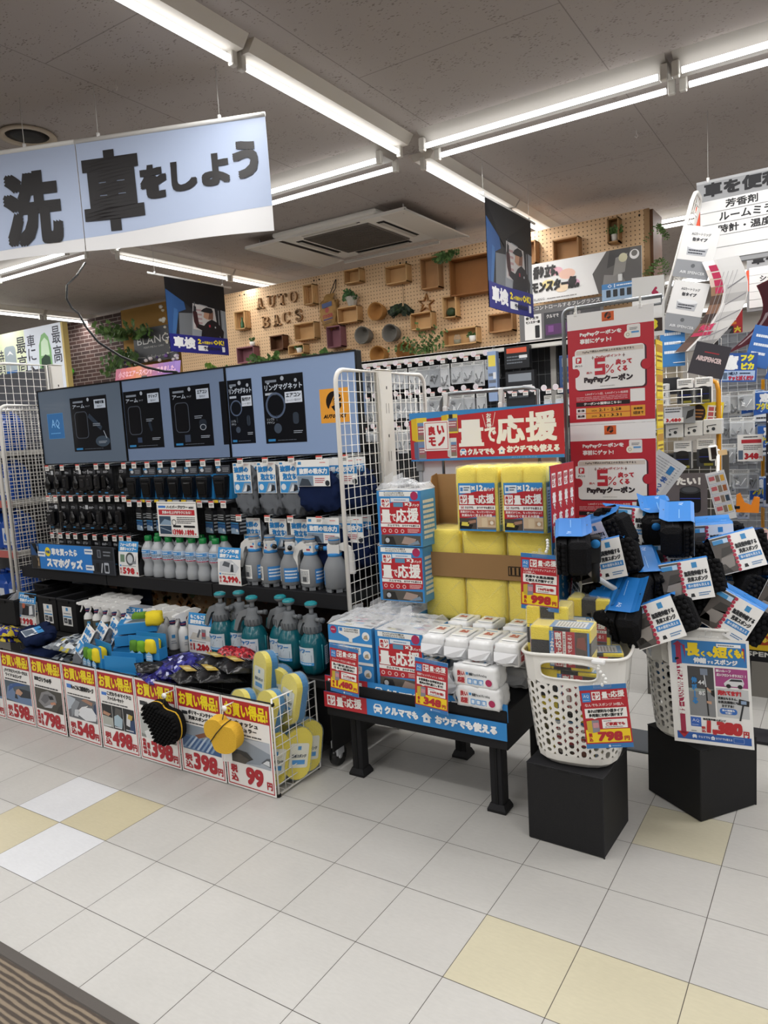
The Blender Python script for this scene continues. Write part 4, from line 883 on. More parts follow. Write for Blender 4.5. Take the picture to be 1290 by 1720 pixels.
def pic(a, k, x0, z0, x1, z1):
    X = lambda u: x0+(x1-x0)*u; Z = lambda v: z0+(z1-z0)*v
    P = lambda pts, c, l=2: a.poly([(X(u), Z(v)) for u, v in pts], c, l)
    if k == 0:
        a.rect(x0, z0, x1, z1, '55616c', 1); P([(0, .1), (.5, 0), (1, 0), (1, .35), (.6, .3), (.35, .55), (.3, .85), (.1, .7)], '6f86a8'); P([(.12, .45), (.4, .78), (.9, .95), (.55, .98), (.2, .85)], '3f5e96'); P([(.35, .2), (1, .1), (1, .7), (.6, .72), (.4, .5)], '33383f'); P([(.4, .42), (.6, .38), (.7, .55), (.55, .7), (.45, .62)], 'c49a80', 3)
    elif k == 1:
        a.rect(x0, z0, x1, z1, '4c4a44', 1); P([(.1, .35), (.25, .8), (.5, .95), (.75, .8), (.8, .5), (.55, .15), (.3, .12)], '8a8a8c'); P([(.2, .45), (.35, .75), (.55, .8), (.5, .5), (.35, .3)], '6a6a6e', 3); P([(.55, .55), (.7, .6), (.66, .75), (.5, .72)], '2a2a2c', 3); P([(.6, .32), (.78, .40), (.74, .5), (.56, .42)], 'c48c70', 4); P([(.3, .12), (.6, .18), (.68, .4), (.5, .3)], 'b9bbc0', 4); P([(.75, 0), (1, 0), (1, .5), (.85, .3)], '3a3632')
    elif k == 2:
        a.rect(x0, z0, x1, z1, '6a6d72', 1); P([(0, 1), (0, .3), (.2, .5), (.3, .9)], 'b9c2cc'); P([(.35, .2), (.5, .6), (.85, .65), (1, .35), (.95, .1), (.6, .02)], 'e3e6ea', 3); P([(.1, 0), (.3, .35), (.45, .8), (.3, .85), (.12, .5)], '8d9298', 3); P([(.5, .9), (.85, .75), (.9, .9), (.65, 1)], 'a8816c', 3); P([(.2, .1), (.35, .1), (.4, .45), (.25, .4)], 'd0d4d8', 4); P([(.9, .4), (1, .3), (1, .9), (.92, .8)], '3b4a66', 3)
    elif k == 3:
        a.rect(x0, z0, x1, z1, '2c2e30', 1); a.rect(X(.325), z0, X(.335), z1, 'dcdcda', 4); a.rect(X(.66), z0, X(.67), z1, 'dcdcda', 4); P([(0, 0), (.32, .05), (.32, .45), (0, .5)], 'b3b6ae'); P([(.02, .55), (.2, .5), (.28, .62), (.05, .7)], 'b98e74', 3); P([(.36, .15), (.6, .1), (.64, .5), (.5, .66), (.38, .55)], 'a9c0cc', 3); P([(.4, .6), (.6, .55), (.62, .9), (.44, .95)], '5c5a58'); P([(.74, .3), (.85, .25), (.9, .75), (.78, .8)], 'd6d8da', 3); P([(.82, 0), (1, 0), (1, .6), (.88, .5)], '31466c', 3); P([(.8, .6), (.92, .55), (.96, .75), (.84, .8)], 'c8ae54', 4)
        for q in (.03, .37, .72): a.fine(X(q), Z(.04), X(q+.24), Z(.14), 'e2e6ee', 1, 4)
    elif k == 4:
        a.rect(x0, z0, x1, z1, '8c8f8c', 1); P([(0, .15), (.2, .1), (.45, .35), (.55, .7), (.4, 1), (0, 1)], 'b7bab8'); P([(.25, .55), (.6, .35), (.72, .5), (.4, .95), (.3, .9)], 'd9dcdc', 3); P([(.3, .5), (.7, .3), (.75, .36), (.38, .62)], '9a5a4c', 4); P([(.15, 0), (.4, 0), (.45, .3), (.3, .42), (.1, .25)], 'e4e6e6', 3); P([(.5, 0), (1, 0), (1, .6), (.75, .5), (.55, .2)], '77796f')
    elif k == 5:
        a.rect(x0, z0, x1, z1, '5f7a9e', 1); P([(0, .1), (1, -.0), (1, .3), (.4, .5), (0, .5)], '3f5f8f')
        for q in range(7): P([(.0+.12*q, .05), (.06+.12*q, .05), (.34+.11*q, .62), (.28+.11*q, .6)], 'b4c6da' if q % 2 else '86a0c0', 3)
        P([(0, .62), (.6, .55), (1, .85), (1, 1), (0, 1)], '8a94a0', 3); P([(.35, .62), (.8, .95), (.9, .98), (.7, .7), (.45, .52)], '7d4f3c', 4)
    else:
        a.rect(x0, z0, x1, z1, '8e98a4', 1); P([(0, 0), (.25, 0), (.75, .1), (.9, .35), (1, .3), (1, 0)], 'aab2bc'); P([(0, .0), (.35, .0), (.6, .25), (.45, .45), (.15, .5), (0, .35)], '3b3b3b', 3); P([(.1, 0), (.4, .0), (.5, .2), (.3, .35), (.1, .3)], '55504a', 4); P([(.35, .95), (1, .6), (1, 1)], 'b7bec8', 2); P([(.78, .2), (.92, .42), (1, .45), (1, .1)], '5a5f66', 3); P([(.82, .2), (.92, .34), (.98, .34), (.98, .14)], 'd6dade', 4)
TITLES = [('マイクロファイバークロス', 'ワイド＆ロング', 'のびのび拭けるボディーサイズ'), ('ゴリラの手', '', 'ムートン調'), ('もっこもこ泡洗車グローブ', '', ''), ('こだわりのマイクロ', 'ファイバーセット', ''), ('ウォッシングスポンジ', '', ''), ('ポリマーメンテナンス', '洗車スポンジ', ''), ('ウォッシュ', 'レギュラー', '')]
PR = ['598', '798', '548', '498', '398', '398', '99']
SUB = ['with a blue car picture', 'with a black glove picture', 'with a white mitt picture', 'with three small pictures', 'with a grey foam picture', 'by the hanging black sponge', 'by the hanging yellow sponge']
def price_poster(i, k):
    a = MB(); w = PW-.004; h = .418
    rn = random.Random(k+40); b1 = rn.uniform(-.004, .006); tw_ = rn.uniform(-.010, .004)
    a.b = lambda x, y, z: (x+.0, y+tw_*(x/w-.5)*(1-z/h), z)
    a.rect(0, 0, w, h, 'f1efec', 0, 0, 6, 8); a.rect(0, 0, w, h, 'd9d7d3', -3, 0, 6, 8)
    for q in ((.008, .008, w-.008, .013), (.008, .008, .013, h-.008), (w-.013, .008, w-.008, h-.008)): a.rect(*q, 'b22c35', 1, 0, 4 if q[2]-q[0] > .1 else 1, 6)
    a.rect(.008, h-.095, w-.008, h-.010, 'b22c35', 1, 0, 5, 2)
    a.txt('お買い得品!', .02, h-.087, w-.018, h-.020, 'f5de2a', .034, 3, 0, 2)
    t = TITLES[i]; zt = h-.125
    if t[1]:
        a.txt(t[0], .075 if i else .04, zt, w-.03 if i != 6 else w-.08, zt+.022, '2a2a2c', .05); a.txt(t[1], .075 if i else .04, zt-.026, w-.09, zt-.005, '2a2a2c', .05)
    else: a.txt(t[0], .07, zt-.014, w-.03 if i != 1 else w-.1, zt+.014, '2a2a2c', .06)
    a.rect(.03, zt-.004 if t[1] else zt-.01, .07 if i else .036, zt+.012, '4a7fd0' if i in (2, 3) else '33363a', 2)
    if t[2]: a.fine(.03, zt-.05, w-.03, zt-.032, '4a4a4c', 1, 2)
    else: a.fine(.03, zt-.048, w-.06, zt-.034, '4a4a4c', 1, 2)
    pic(a, i, .02, .118, w-.02, zt-.052)
    p = PR[i]; n = len(p); x0 = .085 if n == 3 else .12
    if i in (1, 4): a.vtxt('会員特価', .022, .03, .05, .112, 'b22c35', .05)
    a.vtxt('税込', .055 if i in (1, 4) else .028, .024, x0-.008 if n == 3 else .07, .105 if n == 2 else .095, 'b22c35', .05)
    a.txt(p, x0, .026, x0+.052*n, .108, 'b22c35', .055, 3, .05, 3); a.txt('円', w-.05, .026, w-.018, .062, 'b22c35', .05)
    o = a.build('price_poster', 'pr', None, (PX0+PW*k+.002, 2.2255, .004))
    return o
for k in range(7):
    tag(price_poster(k, k), f'red price poster at {PR[k]}, {nth(k, 7)} from the left, {SUB[k]}', 'poster', 'price posters on the wire bin')
tag(price_poster(0, -1), 'price poster cut off by the left edge of the view', 'poster', 'price posters on the wire bin')

# ---------------------------------------------------------------- what lies in the bin
def flatpack(a, w, d, h, col, seed, n=13, jit=.005):
    rn = random.Random(seed); v = []; f = []
    for s in (1, 0):
        for j in range(n+1):
            for i in range(n+1):
                u = i/n*2-1; q = j/n*2-1; e = (1-abs(u)**3)*(1-abs(q)**3)
                v.append((u*w/2+rn.uniform(-jit, jit)*.4, q*d/2+rn.uniform(-jit, jit)*.4, (h*e*.98 if s else 0)+rn.uniform(-jit, jit)*(s)+.003*s))
    m = (n+1)**2
    for j in range(n):
        for i in range(n):
            b = j*(n+1)+i; f.append((b, b+1, b+n+2, b+n+1)); f.append((m+b, m+b+n+1, m+b+n+2, m+b+1))
    for i in range(n):
        for q in ((i, i+1), (n*(n+1)+i+1, n*(n+1)+i), ((i+1)*(n+1), i*(n+1)), (i*(n+1)+n, (i+1)*(n+1)+n)): f.append((q[1], q[0], m+q[0], m+q[1]))
    cols = []
    for k in range(len(f)): cols.append(col if isinstance(col, str) else col[int((math.sin((k % n)*1.1+seed)+math.sin((k//n)*.9+seed*2.3)+math.sin(((k % n)-(k//n))*.7+seed)+rn.random()*.8+3)/6.8*len(col)) % len(col)])
    return a.add(v, f, cols, 0, True)
def flat(name, label, cat, grp, col, size, loc, rot, seed, mats='gl', extra=None):
    a = MB(); flatpack(a, *size, col, seed)
    if extra: extra(a)
    o = a.build(name, mats, None, loc, rot); return tag(o, label, cat, grp)
# supports hidden in the bin: lower layers of the same goods
for k in range(5): flat('cloth_pack', f'navy microfiber cloth pack in the wire bin, {nth(k)} from the bottom at the left', 'cloth', 'navy cloth packs in the bin', '1c2747', (.24, .25, .062), (-4.0+.006*k, 2.39, .025+.085*k), (0, .03*(k-2), .1*(k % 2)), k, 'cl')
nv = thing('cloth_pack', 'navy microfiber cloth with a blue picture card on top of its pile', 'cloth', 'navy cloth packs in the bin', (-4.02, 2.40, .452), (.12, .1, -.35))
a = MB(); plush(a, -.13, -.09, 0, .13, .09, .055, '1b2645', (10, 8, 3), .005, 3); a.build('cloth', 'cl', nv)
a = MB(Tr(.0, -.03, .058) @ Matrix.Rotation(-PI/2, 4, 'X')); a.rect(-.05, -.05, .07, .055, 'dfe6ee', 0); a.rect(-.05, .02, .07, .055, '3b93d3', 1); a.poly([(-.045, -.045), (.065, -.045), (.03, .012), (-.03, .008)], '5f6c7c', 1); a.build('card', 'pr', nv)
for k in range(6):
    flat('glove_pack', f'silvery clear pack of black wash gloves, {nth(k)} from the bottom of its pile', 'pack', 'silver glove packs in the bin', ['b9bec4', 'a3a9ae', '2c2f33', 'd4d8dc', '5c636a', '8b949c', 'b4a93a', '3f4a5c'], (.30, .23, .05), (-3.70+.012*(k % 2), 2.385+.008*k, .024+.083*k), (0, .05*(k % 3-1), .12*(k % 2)-.05), 20+k, 'gl')
for k in range(4):
    t = dup(mt, (-3.44+.045*k, 2.385+.05*k, .575+.010*k), (-.5, .2, -.35), f'grey wash mitt with a blue card standing in the wire bin, {nth(k)} from the front', 'wash mitts standing in the bin')
def cloth_box(label, loc, rot, rolls=True):
    t = thing('cloth_box', label, 'box', 'blue boxes of rolled cloths', loc, rot); B = '2d86c4'
    a = MB(); a.box(-.10, 0, 0, .10, .004, .12, B); a.box(-.10, .055, 0, .10, .059, .125, B); a.box(-.10, .004, 0, -.096, .055, .06, B); a.box(.096, .004, 0, .10, .055, .06, B); a.box(-.10, .004, 0, .10, .055, .004, B)
    a.box(-.10, -.001, .004, .10, 0, .04, '3a93d0'); a.build('carton', 'pr', t)
    if rolls:
        a = MB()
        for q, c in ((-.062, '5f8f3a'), (-.012, '7cb23a'), (.05, 'f0d83a')):
            plush(a, q-(.026 if c != 'f0d83a' else .034), -.018, .032, q+(.026 if c != 'f0d83a' else .034), .045, .098+(.012 if c == 'f0d83a' else 0), c, (4, 4, 5), .002, 5)
        a.build('rolled_cloths', 'cl', t)
        a = MB()
        for q in (-.062, -.012, .05): a.T = Tr(q, -.019, .02); a.poly([(-.022, -.02), (.022, -.02), (.022, .012), (0, .028), (-.022, .012)], '8fc0e6', 1); a.fine(-.016, -.014, .016, .01, 'eef4fa', 2, 2)
        a.build('front_tabs', 'pr', t)
    return t
cloth_box('blue box showing green and yellow rolled cloths, at the front left of its pile', (-3.33, 2.27, .41), (0, 0, -.2))
cloth_box('blue box showing green and yellow rolled cloths, at the right of its pile', (-3.03, 2.36, .462), (0, .0, .12))
for k, (x, y, z, r, rx) in enumerate([(-3.22, 2.45, .445, .75, -.0), (-3.20, 2.45, .508, .75, 0.0), (-3.18, 2.46, .572, .75, .0)]):
    t = thing('cloth_box', f'blue carton lying on its side in the pile, {nth(k)} from the bottom', 'box', 'blue boxes of rolled cloths', (x, y, z), (0, 0, r))
    a = MB(); a.box(-.10, -.06, 0, .10, .06, .055, '2d86c4', .002); a.rect(-.09, .01, .09, .05, '3a93d0', 1); a.T = Tr(0, 0, .0555) @ Matrix.Rotation(-PI/2, 4, 'X'); a.rect(-.07, -.05, .08, .05, 'd4d9de', 0); a.poly([(-.06, -.04), (.06, -.045), (.07, .03), (-.02, .045)], '5b6470', 1); a.rect(-.07, .02, .0, .045, '7fb4dc', 2); a.build('carton', 'pr', t)
    if k == 2: a = MB(); plush(a, .04, -.075, .03, .13, .02, .10, 'f0d83a', (5, 5, 4), .003, 6); plush(a, -.04, .02, .045, .04, .08, .085, '6f9a3a', (5, 4, 4), .003, 7); a.build('rolled_cloths', 'cl', t)
t = cloth_box('blue box lying flat at the front of its pile, by the black wire edge', (-3.10, 2.262, .375), (0, 0, .2), False)
for k, (x, y, z) in enumerate([(-3.3, 2.39, .20), (-3.06, 2.39, .20), (-3.3, 2.4, .30), (-3.05, 2.4, .30)]): flat('cloth_box_filler', 'pack', 'box', None, '2d86c4', (.22, .23, .09), (x, y, z), (0, 0, 0), k+50, 'gl')
for o in [o for o in COL.objects if o.name.startswith('cloth_box_filler')]: bpy.data.objects.remove(o)
for k in range(4):
    flat('sponge_bag', f'dark blue foil bag of washing sponge in the bin, {nth(k)} from the front', 'bag', 'blue foil sponge bags', ['26246a', '2d2c7c', '1f1d52', '3a3a92', 'b9bce0'], (.17, .19, .05), (-2.87+.03*k, 2.31+.045*k, .39+.018*k), (-.35, .12, -.3+.05*k), 60+k, 'gl')
flat('sponge_bag', 'black glossy pouch leaning over the blue foil bags', 'bag', 'blue foil sponge bags', ['1a1a1c', '26272a', '121214'], (.08, .22, .03), (-2.875, 2.31, .445), (-.3, .35, -.55), 71, 'gl')
def polish(label, loc, rot):
    t = thing('polish_sponge_pack', label, 'pack', 'black polymer sponge packs', loc, rot)
    a = MB(); flatpack(a, .14, .24, .05, ['1b1b1d', '242427', '151516'], 3); a.build('pouch', 'gl', t)
    a = MB(Tr(0, 0, .054) @ Matrix.Rotation(-PI/2, 4, 'X')); a.rect(-.05, .02, .05, .09, '34343a', 0); a.rect(-.05, .045, .05, .075, '8c2f2a', 1); a.fine(-.04, .05, .04, .07, 'e2d8c8', 1, 2); a.rect(-.05, -.085, .05, -.03, 'b59a4a', 0); a.circ(0, -.06, .02, 'd8c98a', 1, 12); a.fine(-.045, -.02, .045, .015, '9aa0a8', 3, 2); a.build('print', 'pr', t)
    return t
for k, (x, y, z, r) in enumerate([(-2.62, 2.33, .425, .0), (-2.50, 2.36, .435, -.1), (-2.56, 2.45, .465, .1), (-2.43, 2.45, .46, .05)]):
    polish(f'black pack of polymer sponge with red band, {nth(k)} in the pile behind the last posters', (x, y, z), (-.22, .05, -.35+r))
for k, (x, y) in enumerate(((-2.47, 2.50), (-2.56, 2.49))): flat('sponge_bag', f'red foil bag at the back of the black sponge packs, {"right" if k == 0 else "left"} one', 'bag', 'red foil bags', ['a01f2c', '7f1822', 'c43a44', '2a1416'], (.15, .12, .06), (x, y, .485), (.25, 0, .3*k-.2), 80+k, 'gl')
def capsule(w, h, n=10, waist=0.0):
    r = w/2; P = []
    for i in range(n+1): an = -PI*i/n; P.append((r*math.cos(PI+PI*i/n), r+ r*math.sin(PI+PI*i/n)))
    for q in (.3, .5, .7): P.append((r-waist*math.sin(PI*(q-.1)/.8), h*q))
    for i in range(n+1): P.append((r*math.cos(PI*i/n), h-r+r*math.sin(PI*i/n)))
    for q in (.7, .5, .3): P.append((-r+waist*math.sin(PI*(q-.1)/.8), h*q))
    return P
def wsponge():
    t = thing('wash_sponge_pack', '', 'sponge'); P = capsule(.115, .235)
    a = MB(); a.prism(P, -.03, 0.0, 'f1dc48', 0, False); a.build('yellow_foam', 'sp', t)
    a = MB(); a.prism(P, 0.0, .032, '2f86bd', 0, False, '2a78ad'); a.build('blue_foam', 'sp', t)
    a = MB(Tr(0, -.031, 0)); a.rrect(-.044, .055, .044, .165, 'e9e6d4', .01, 1); a.rect(-.008, .135, .008, .152, '3f8ec6', 2); a.txt('洗車スポンジ', -.034, .10, .034, .116, '3a3f46', .04, 3); a.rect(-.03, .07, .03, .09, '3b93d3', 2); a.build('label', 'pr', t)
    a = MB(); a.prism([(x*1.07, z*1.03-.004) for x, z in P], -.033, .035, 'cfe3f0'); a.build('wrap', 'film', t)
    return t
ws = wsponge()
SP = [(-2.295, 2.43, .335, -.1, .05, -.3), (-2.12, 2.40, .27, -.1, .2, -.25), (-2.20, 2.30, .215, -.15, .25, -.15), (-2.345, 2.29, .19, -.2, .1, -.2), (-2.155, 2.285, .02, -.1, .22, .9), (-2.10, 2.38, .02, -.05, .2, 1.0), (-2.105, 2.47, .02, .0, .15, 1.1), (-2.24, 2.45, .02, 0, .1, .5), (-2.26, 2.35, .02, 0, .2, .2), (-2.35, 2.40, .1, 0, .1, .3), (-2.25, 2.49, .26, .1, .1, .2)]
LS = ['standing tallest at the back, label to the front', 'leaning high against the white wire end', 'leaning behind the 99 poster, near the corner', 'behind the 99 poster, showing a yellow crown', 'lowest at the front corner, blue side out', 'low in the middle of the white wire end', 'low at the back of the white wire end', 'low inside, towards the back', 'low inside, in the middle', 'inside at the left', 'at the back, behind the tallest']
for k, (x, y, z, rx, ry, rz) in enumerate(SP):
    lb = 'yellow and blue wash sponge pack '+LS[k]
    if k == 0: ws.location = (x, y, z); ws.rotation_euler = (rx, ry, rz); ws['label'] = lb; ws['group'] = 'yellow and blue wash sponges in the bin'
    else: dup(ws, (x, y, z), (rx, ry, rz), lb, 'yellow and blue wash sponges in the bin')
# the two sample sponges hung over the posters
def clip(t, x, z, y=-.0):
    a = MB(); a.T = Tr(x, y, z); a.lathe([(.013, -.004), (.013, .004)], 'f2f2f0', 14); 
    for q in range(len(a.v)): p = a.v[q]-Vector((x, y, z)); a.v[q] = Vector((x+p.x, y+p.z-.006, z+p.y))
    a.tube([(x, z*0, z), (x, .056, z)], .003, 'f2f2f0', 6); a.build('clip', 'gl', t)
sb = thing('sample_sponge', 'black egg-crate sponge with a yellow layer, hanging before the 398 posters', 'sponge', 'sample sponges hung on the bin', (-2.665, 2.168, .385))
def gourd(s=1.0):
    P = []
    for i in range(36):
        an = 2*PI*i/36; r = .5*(1-.16*abs(math.cos(an))**3); P.append((r*math.sin(an)*.82*s, (.5*math.cos(an))*s, an))
    out = []
    for x, z, an in P: k = 1-.32*math.exp(-((z-.10*s)/.14/s)**2); out.append((x*k*(1.0 if z < .1*s else .86), z))
    return out[::-1]
M1 = Tr(-.01, 0, -.115) @ Rz(.12) @ Matrix.Rotation(-.85, 4, 'Y')
G = [(x, z) for x, z in gourd(.225)]
a = MB(M1); a.prism(G, -.006, .022, '1a1a1b', 0, False); a.build('black_back', 'sp', sb)
a = MB(M1); a.prism([(x*1.005, z*1.005) for x, z in G], -.014, -.006, 'e0b53a', 0, False); a.build('yellow_layer', 'sp', sb)
a = MB(M1); a.prism(G, -.04, -.014, '161617', 0, False)
def inside(p, q): 
    c = False; n = len(q); j = n-1
    for i in range(n):
        if (q[i][1] > p[1]) != (q[j][1] > p[1]) and p[0] < (q[j][0]-q[i][0])*(p[1]-q[i][1])/(q[j][1]-q[i][1])+q[i][0]: c = not c
        j = i
    return c
for i in range(-6, 7):
    for j in range(-8, 9):
        x = i*.0165+(j % 2)*.008; z = j*.0155
        if inside((x*1.02, z*1.02), G): a.ball((x, -.042, z), .0092, '161617', 7, 0, 1, 1, 2.0)
a.build('egg_crate_foam', 'sp', sb)
a = MB(); a.tube([(.0, -.004, 0), (-.005, -.012, -.03), (-.02, -.03, -.05)], .0022, '2a2623', 5); a.tube([(.0, -.004, 0), (.004, .0, -.03), (.0, .01, -.05)], .0022, '2a2623', 5); a.build('cord', 'mt', sb); clip(sb, 0, .008)
sy = thing('sample_sponge', 'yellow gourd-shaped sponge tied with a dark cord, hanging before the 99 poster', 'sponge', 'sample sponges hung on the bin', (-2.285, 2.172, .385))
M2 = Tr(.0, -.02, -.10) @ Rz(.25) @ Matrix.Rotation(-.85, 4, 'Y')
G2 = gourd(.178); a = MB(M2); a.prism(G2, -.033, .033, 'dfb240', 0, False); a.build('foam', 'sp', sy)
a = MB(M2); 
for q in (-.034, .034): a.tube([(-.052*1.0, q, .018), (0, q*1.06, .02), (.052, q, .018)], .0024, '2a2623', 5)
a.tube([(-.052, -.034, .018), (-.056, 0, .018), (-.052, .034, .018)], .0024, '2a2623', 5); a.tube([(.052, -.034, .018), (.056, 0, .018), (.052, .034, .018)], .0024, '2a2623', 5); a.build('cord', 'mt', sy)
a = MB(); a.tube([(0, -.004, 0), (0, -.03, -.06), (-.01, -.05, -.10)], .0022, '2a2623', 5); a.build('hanger', 'mt', sy); clip(sy, 0, .008)
a = MB(Tr(-.045, .03, -.26) @ Rz(.3)); a.box(-.02, 0, 0, .025, .001, .095, 'e8e8e6'); a.build('tag', 'pr', sy)
# ================================================================== display table and its goods
TX0, TX1, TY0, TY1, TZ = -1.985, -1.105, 2.505, 3.09, .45
tb = thing('display_table', 'low black display table with blue and red strips along its front edge', 'table', None, (-1.545, 2.8, 0))
MT_ = Tr(1.545, -2.8, 0)
a = MB(MT_); a.box(TX0, TY0, .29, TX1, TY1, TZ, '18181b', .004); a.build('top', 'mt', tb)
for x, y in ((-1.872, 2.585), (-1.180, 2.575), (-1.53, 2.945), (-1.16, 2.96)):
    a = MB(MT_); a.box(x-.028, y-.028, .02, x+.028, y+.028, .29, '19191c', .005); a.box(x-.006, y-.031, .03, x+.006, y-.027, .29, '0f0f11'); a.prismz([(x-.04, y-.04), (x+.04, y-.04), (x+.04, y+.04), (x-.04, y+.04)], .001, .012, '161618')
    v = [(x+sx*r, y+sy*r, z) for r, z in ((.04, .012), (.03, .035)) for sx, sy in ((-1, -1), (1, -1), (1, 1), (-1, 1))]
    a.add(v, [(0, 1, 5, 4), (1, 2, 6, 5), (2, 3, 7, 6), (3, 0, 4, 7)], '1c1c1f'); a.build('leg', 'mt', tb)
def carico(a, x, z, s, c, l=3):
    a.poly([(x-.5*s, z-.05*s), (x+.5*s, z-.05*s), (x+.5*s, z+.15*s), (x+.3*s, z+.45*s), (x-.3*s, z+.45*s), (x-.5*s, z+.15*s)], c, l); a.poly([(x-.3*s, z+.16*s), (x+.3*s, z+.16*s), (x+.22*s, z+.36*s), (x-.22*s, z+.36*s)], '3a86c8' if c == 'f4f5f6' else 'ffffff', l+1)
    a.rect(x-.46*s, z-.32*s, x+.46*s, z-.05*s, c, l); a.rect(x-.42*s, z-.48*s, x-.24*s, z-.32*s, c, l); a.rect(x+.24*s, z-.48*s, x+.42*s, z-.32*s, c, l)
    for q in (-.3, .3): a.circ(x+q*s, z-.14*s, .1*s, '3a86c8' if c == 'f4f5f6' else 'ffffff', l+1, 10)
def houseico(a, x, z, s, c, l=3):
    a.poly([(x-.55*s, z+.02*s), (x+.55*s, z+.02*s), (x, z+.5*s)], c, l); a.rect(x-.36*s, z-.45*s, x+.36*s, z+.02*s, c, l); a.rect(x-.1*s, z-.2*s, x+.1*s, z, '3a86c8', l+1)
def ii_mono(a, x0, z0, x1, z1, col='b82c35', bg='f3f1ee', l=3):
    """the white stamp reading good goods, two over two"""
    a.rect(x0, z0, x1, z1, bg, l); w = (x1-x0); h = z1-z0
    for ch, u, v in (('良', .1, .53), ('い', .54, .55), ('モ', .1, .1), ('ノ', .56, .1)): a.txt(ch, x0+w*u, z0+h*v, x0+w*(u+.36), z0+h*(v+.36), col, .06, l+1)
def ouen(a, x0, z0, x1, z1, col='f4f2ee', l=3, b=.03):
    w = x1-x0; h = z1-z0; P = lambda u: x0+w*u
    a.txt('量', P(0), z0, P(.27), z0+h*.86, col, b, l, 0, 2); a.txt('で', P(.28), z0+h*.12, P(.40), z0+h*.58, col, b, l, 0, 2); a.txt('応', P(.40), z0+h*.04, P(.69), z0+h*.93, col, b, l, 0, 2); a.txt('援', P(.70), z0+h*.08, P(1), z0+h, col, b, l, 0, 2)
def strip(a, w=.885, h=.072):
    a.rect(0, 0, w, h, '3388cc', 0); a.rect(0, 0, w*.262, h, 'b92d36', 1); ii_mono(a, .018, .012, .062, .058, l=2); ouen(a, .07, .012, .205, .062, l=2, b=.03); a.txt('お買得', .1, .056, .122, .066, 'f4f2ee', 0, 2)
    carico(a, .29, h*.5, .045, 'f4f5f6', 2); a.txt('クルマでも', .325, h*.26, .49, h*.76, 'f4f5f6', .06, 2); houseico(a, .53, h*.5, .045, 'f4f5f6', 2); a.txt('おウチでも使える', .57, h*.24, .845, h*.78, 'f4f5f6', .06, 2)
for k, (y, z) in enumerate(((2.501, .333), (2.516, .403))):
    a = MB(); strip(a); a.box(0, .0005, 0, .885, .003, .072, '2a6fae')
    tag(a.build('shelf_strip', 'pr', None, (TX0-.003, y-.006, z)), ('lower' if k == 0 else 'upper')+' red and blue strip sign along the front of the black table', 'strip sign', 'strip signs')
TZ += .001
# ---------------------------------------------------------------- towel three-packs in bags
def tpack_front(a, w=.235, h=.255):
    a.rect(-w/2, 0, w/2, h, '3a8acb', 0); a.rect(-w*.44, h*.90, w*.44, h*.985, 'efefec', 1); a.txt('ティッシュのように使える', -w*.33, h*.945, w*.12, h*.98, '2a3138', .03, 2); a.txt('マイクロファイバークロス', -w*.33, h*.905, w*.14, h*.94, '2a3138', .03, 2); a.circ(w*.36, h*.91, w*.085, 'b0325c', 2, 14)
    a.poly([(-w*.44, h*.26), (w*.48, h*.30), (w*.48, h*.82), (-w*.1, h*.80), (-w*.44, h*.72)], 'b82c35', 1); a.rect(-w*.18, h*.80, w*.25, h*.87, 'dfe9f2', 2); a.fine(-w*.1, h*.82, w*.2, h*.85, '5a86b4', 1, 3)
    ii_mono(a, -w*.41, h*.70, -w*.20, h*.86, l=3); a.txt('×3', w*.14, h*.72, w*.30, h*.80, 'f4f2ee', .05, 3); a.txt('パック', w*.31, h*.72, w*.46, h*.77, 'f4f2ee', .03, 3); a.rect(-w*.12, h*.71, w*.1, h*.79, '5f93b4', 2)
    ouen(a, -w*.42, h*.42, w*.44, h*.70, l=3); a.rect(-w*.44, h*.345, w*.46, h*.405, 'f1efec', 2); a.txt('クルマでも', -w*.28, h*.355, w*.0, h*.395, '5a3a3c', .04, 3); a.txt('おウチでも使える', w*.06, h*.355, w*.44, h*.395, '5a3a3c', .04, 3)
    a.poly([(-w*.43, h*.20), (w*.47, h*.25), (w*.47, h*.335), (-w*.43, h*.33)], 'b82c35', 2)
    for q in (-.36, -.22, -.08, .06): a.ring(w*q, h*.275, w*.025, w*.04, 'e9c9c6', 3, 10)
    a.fine(w*.18, h*.25, w*.44, h*.325, 'eccfcc', 3, 3); a.rect(-w*.44, h*.02, w*.46, h*.2, '57534e', 1); a.poly([(-w*.4, h*.02), (-w*.1, h*.02), (-w*.16, h*.17), (-w*.34, h*.17)], '2c2b2a', 2); a.circ(-w*.3, h*.1, w*.05, 'b9bcc0', 3, 12); a.poly([(w*.02, h*.05), (w*.3, h*.03), (w*.36, h*.14), (w*.1, h*.18)], 'a9948a', 2); a.poly([(w*.15, h*.02), (w*.44, h*.05), (w*.4, h*.12)], '7f93a6', 3)
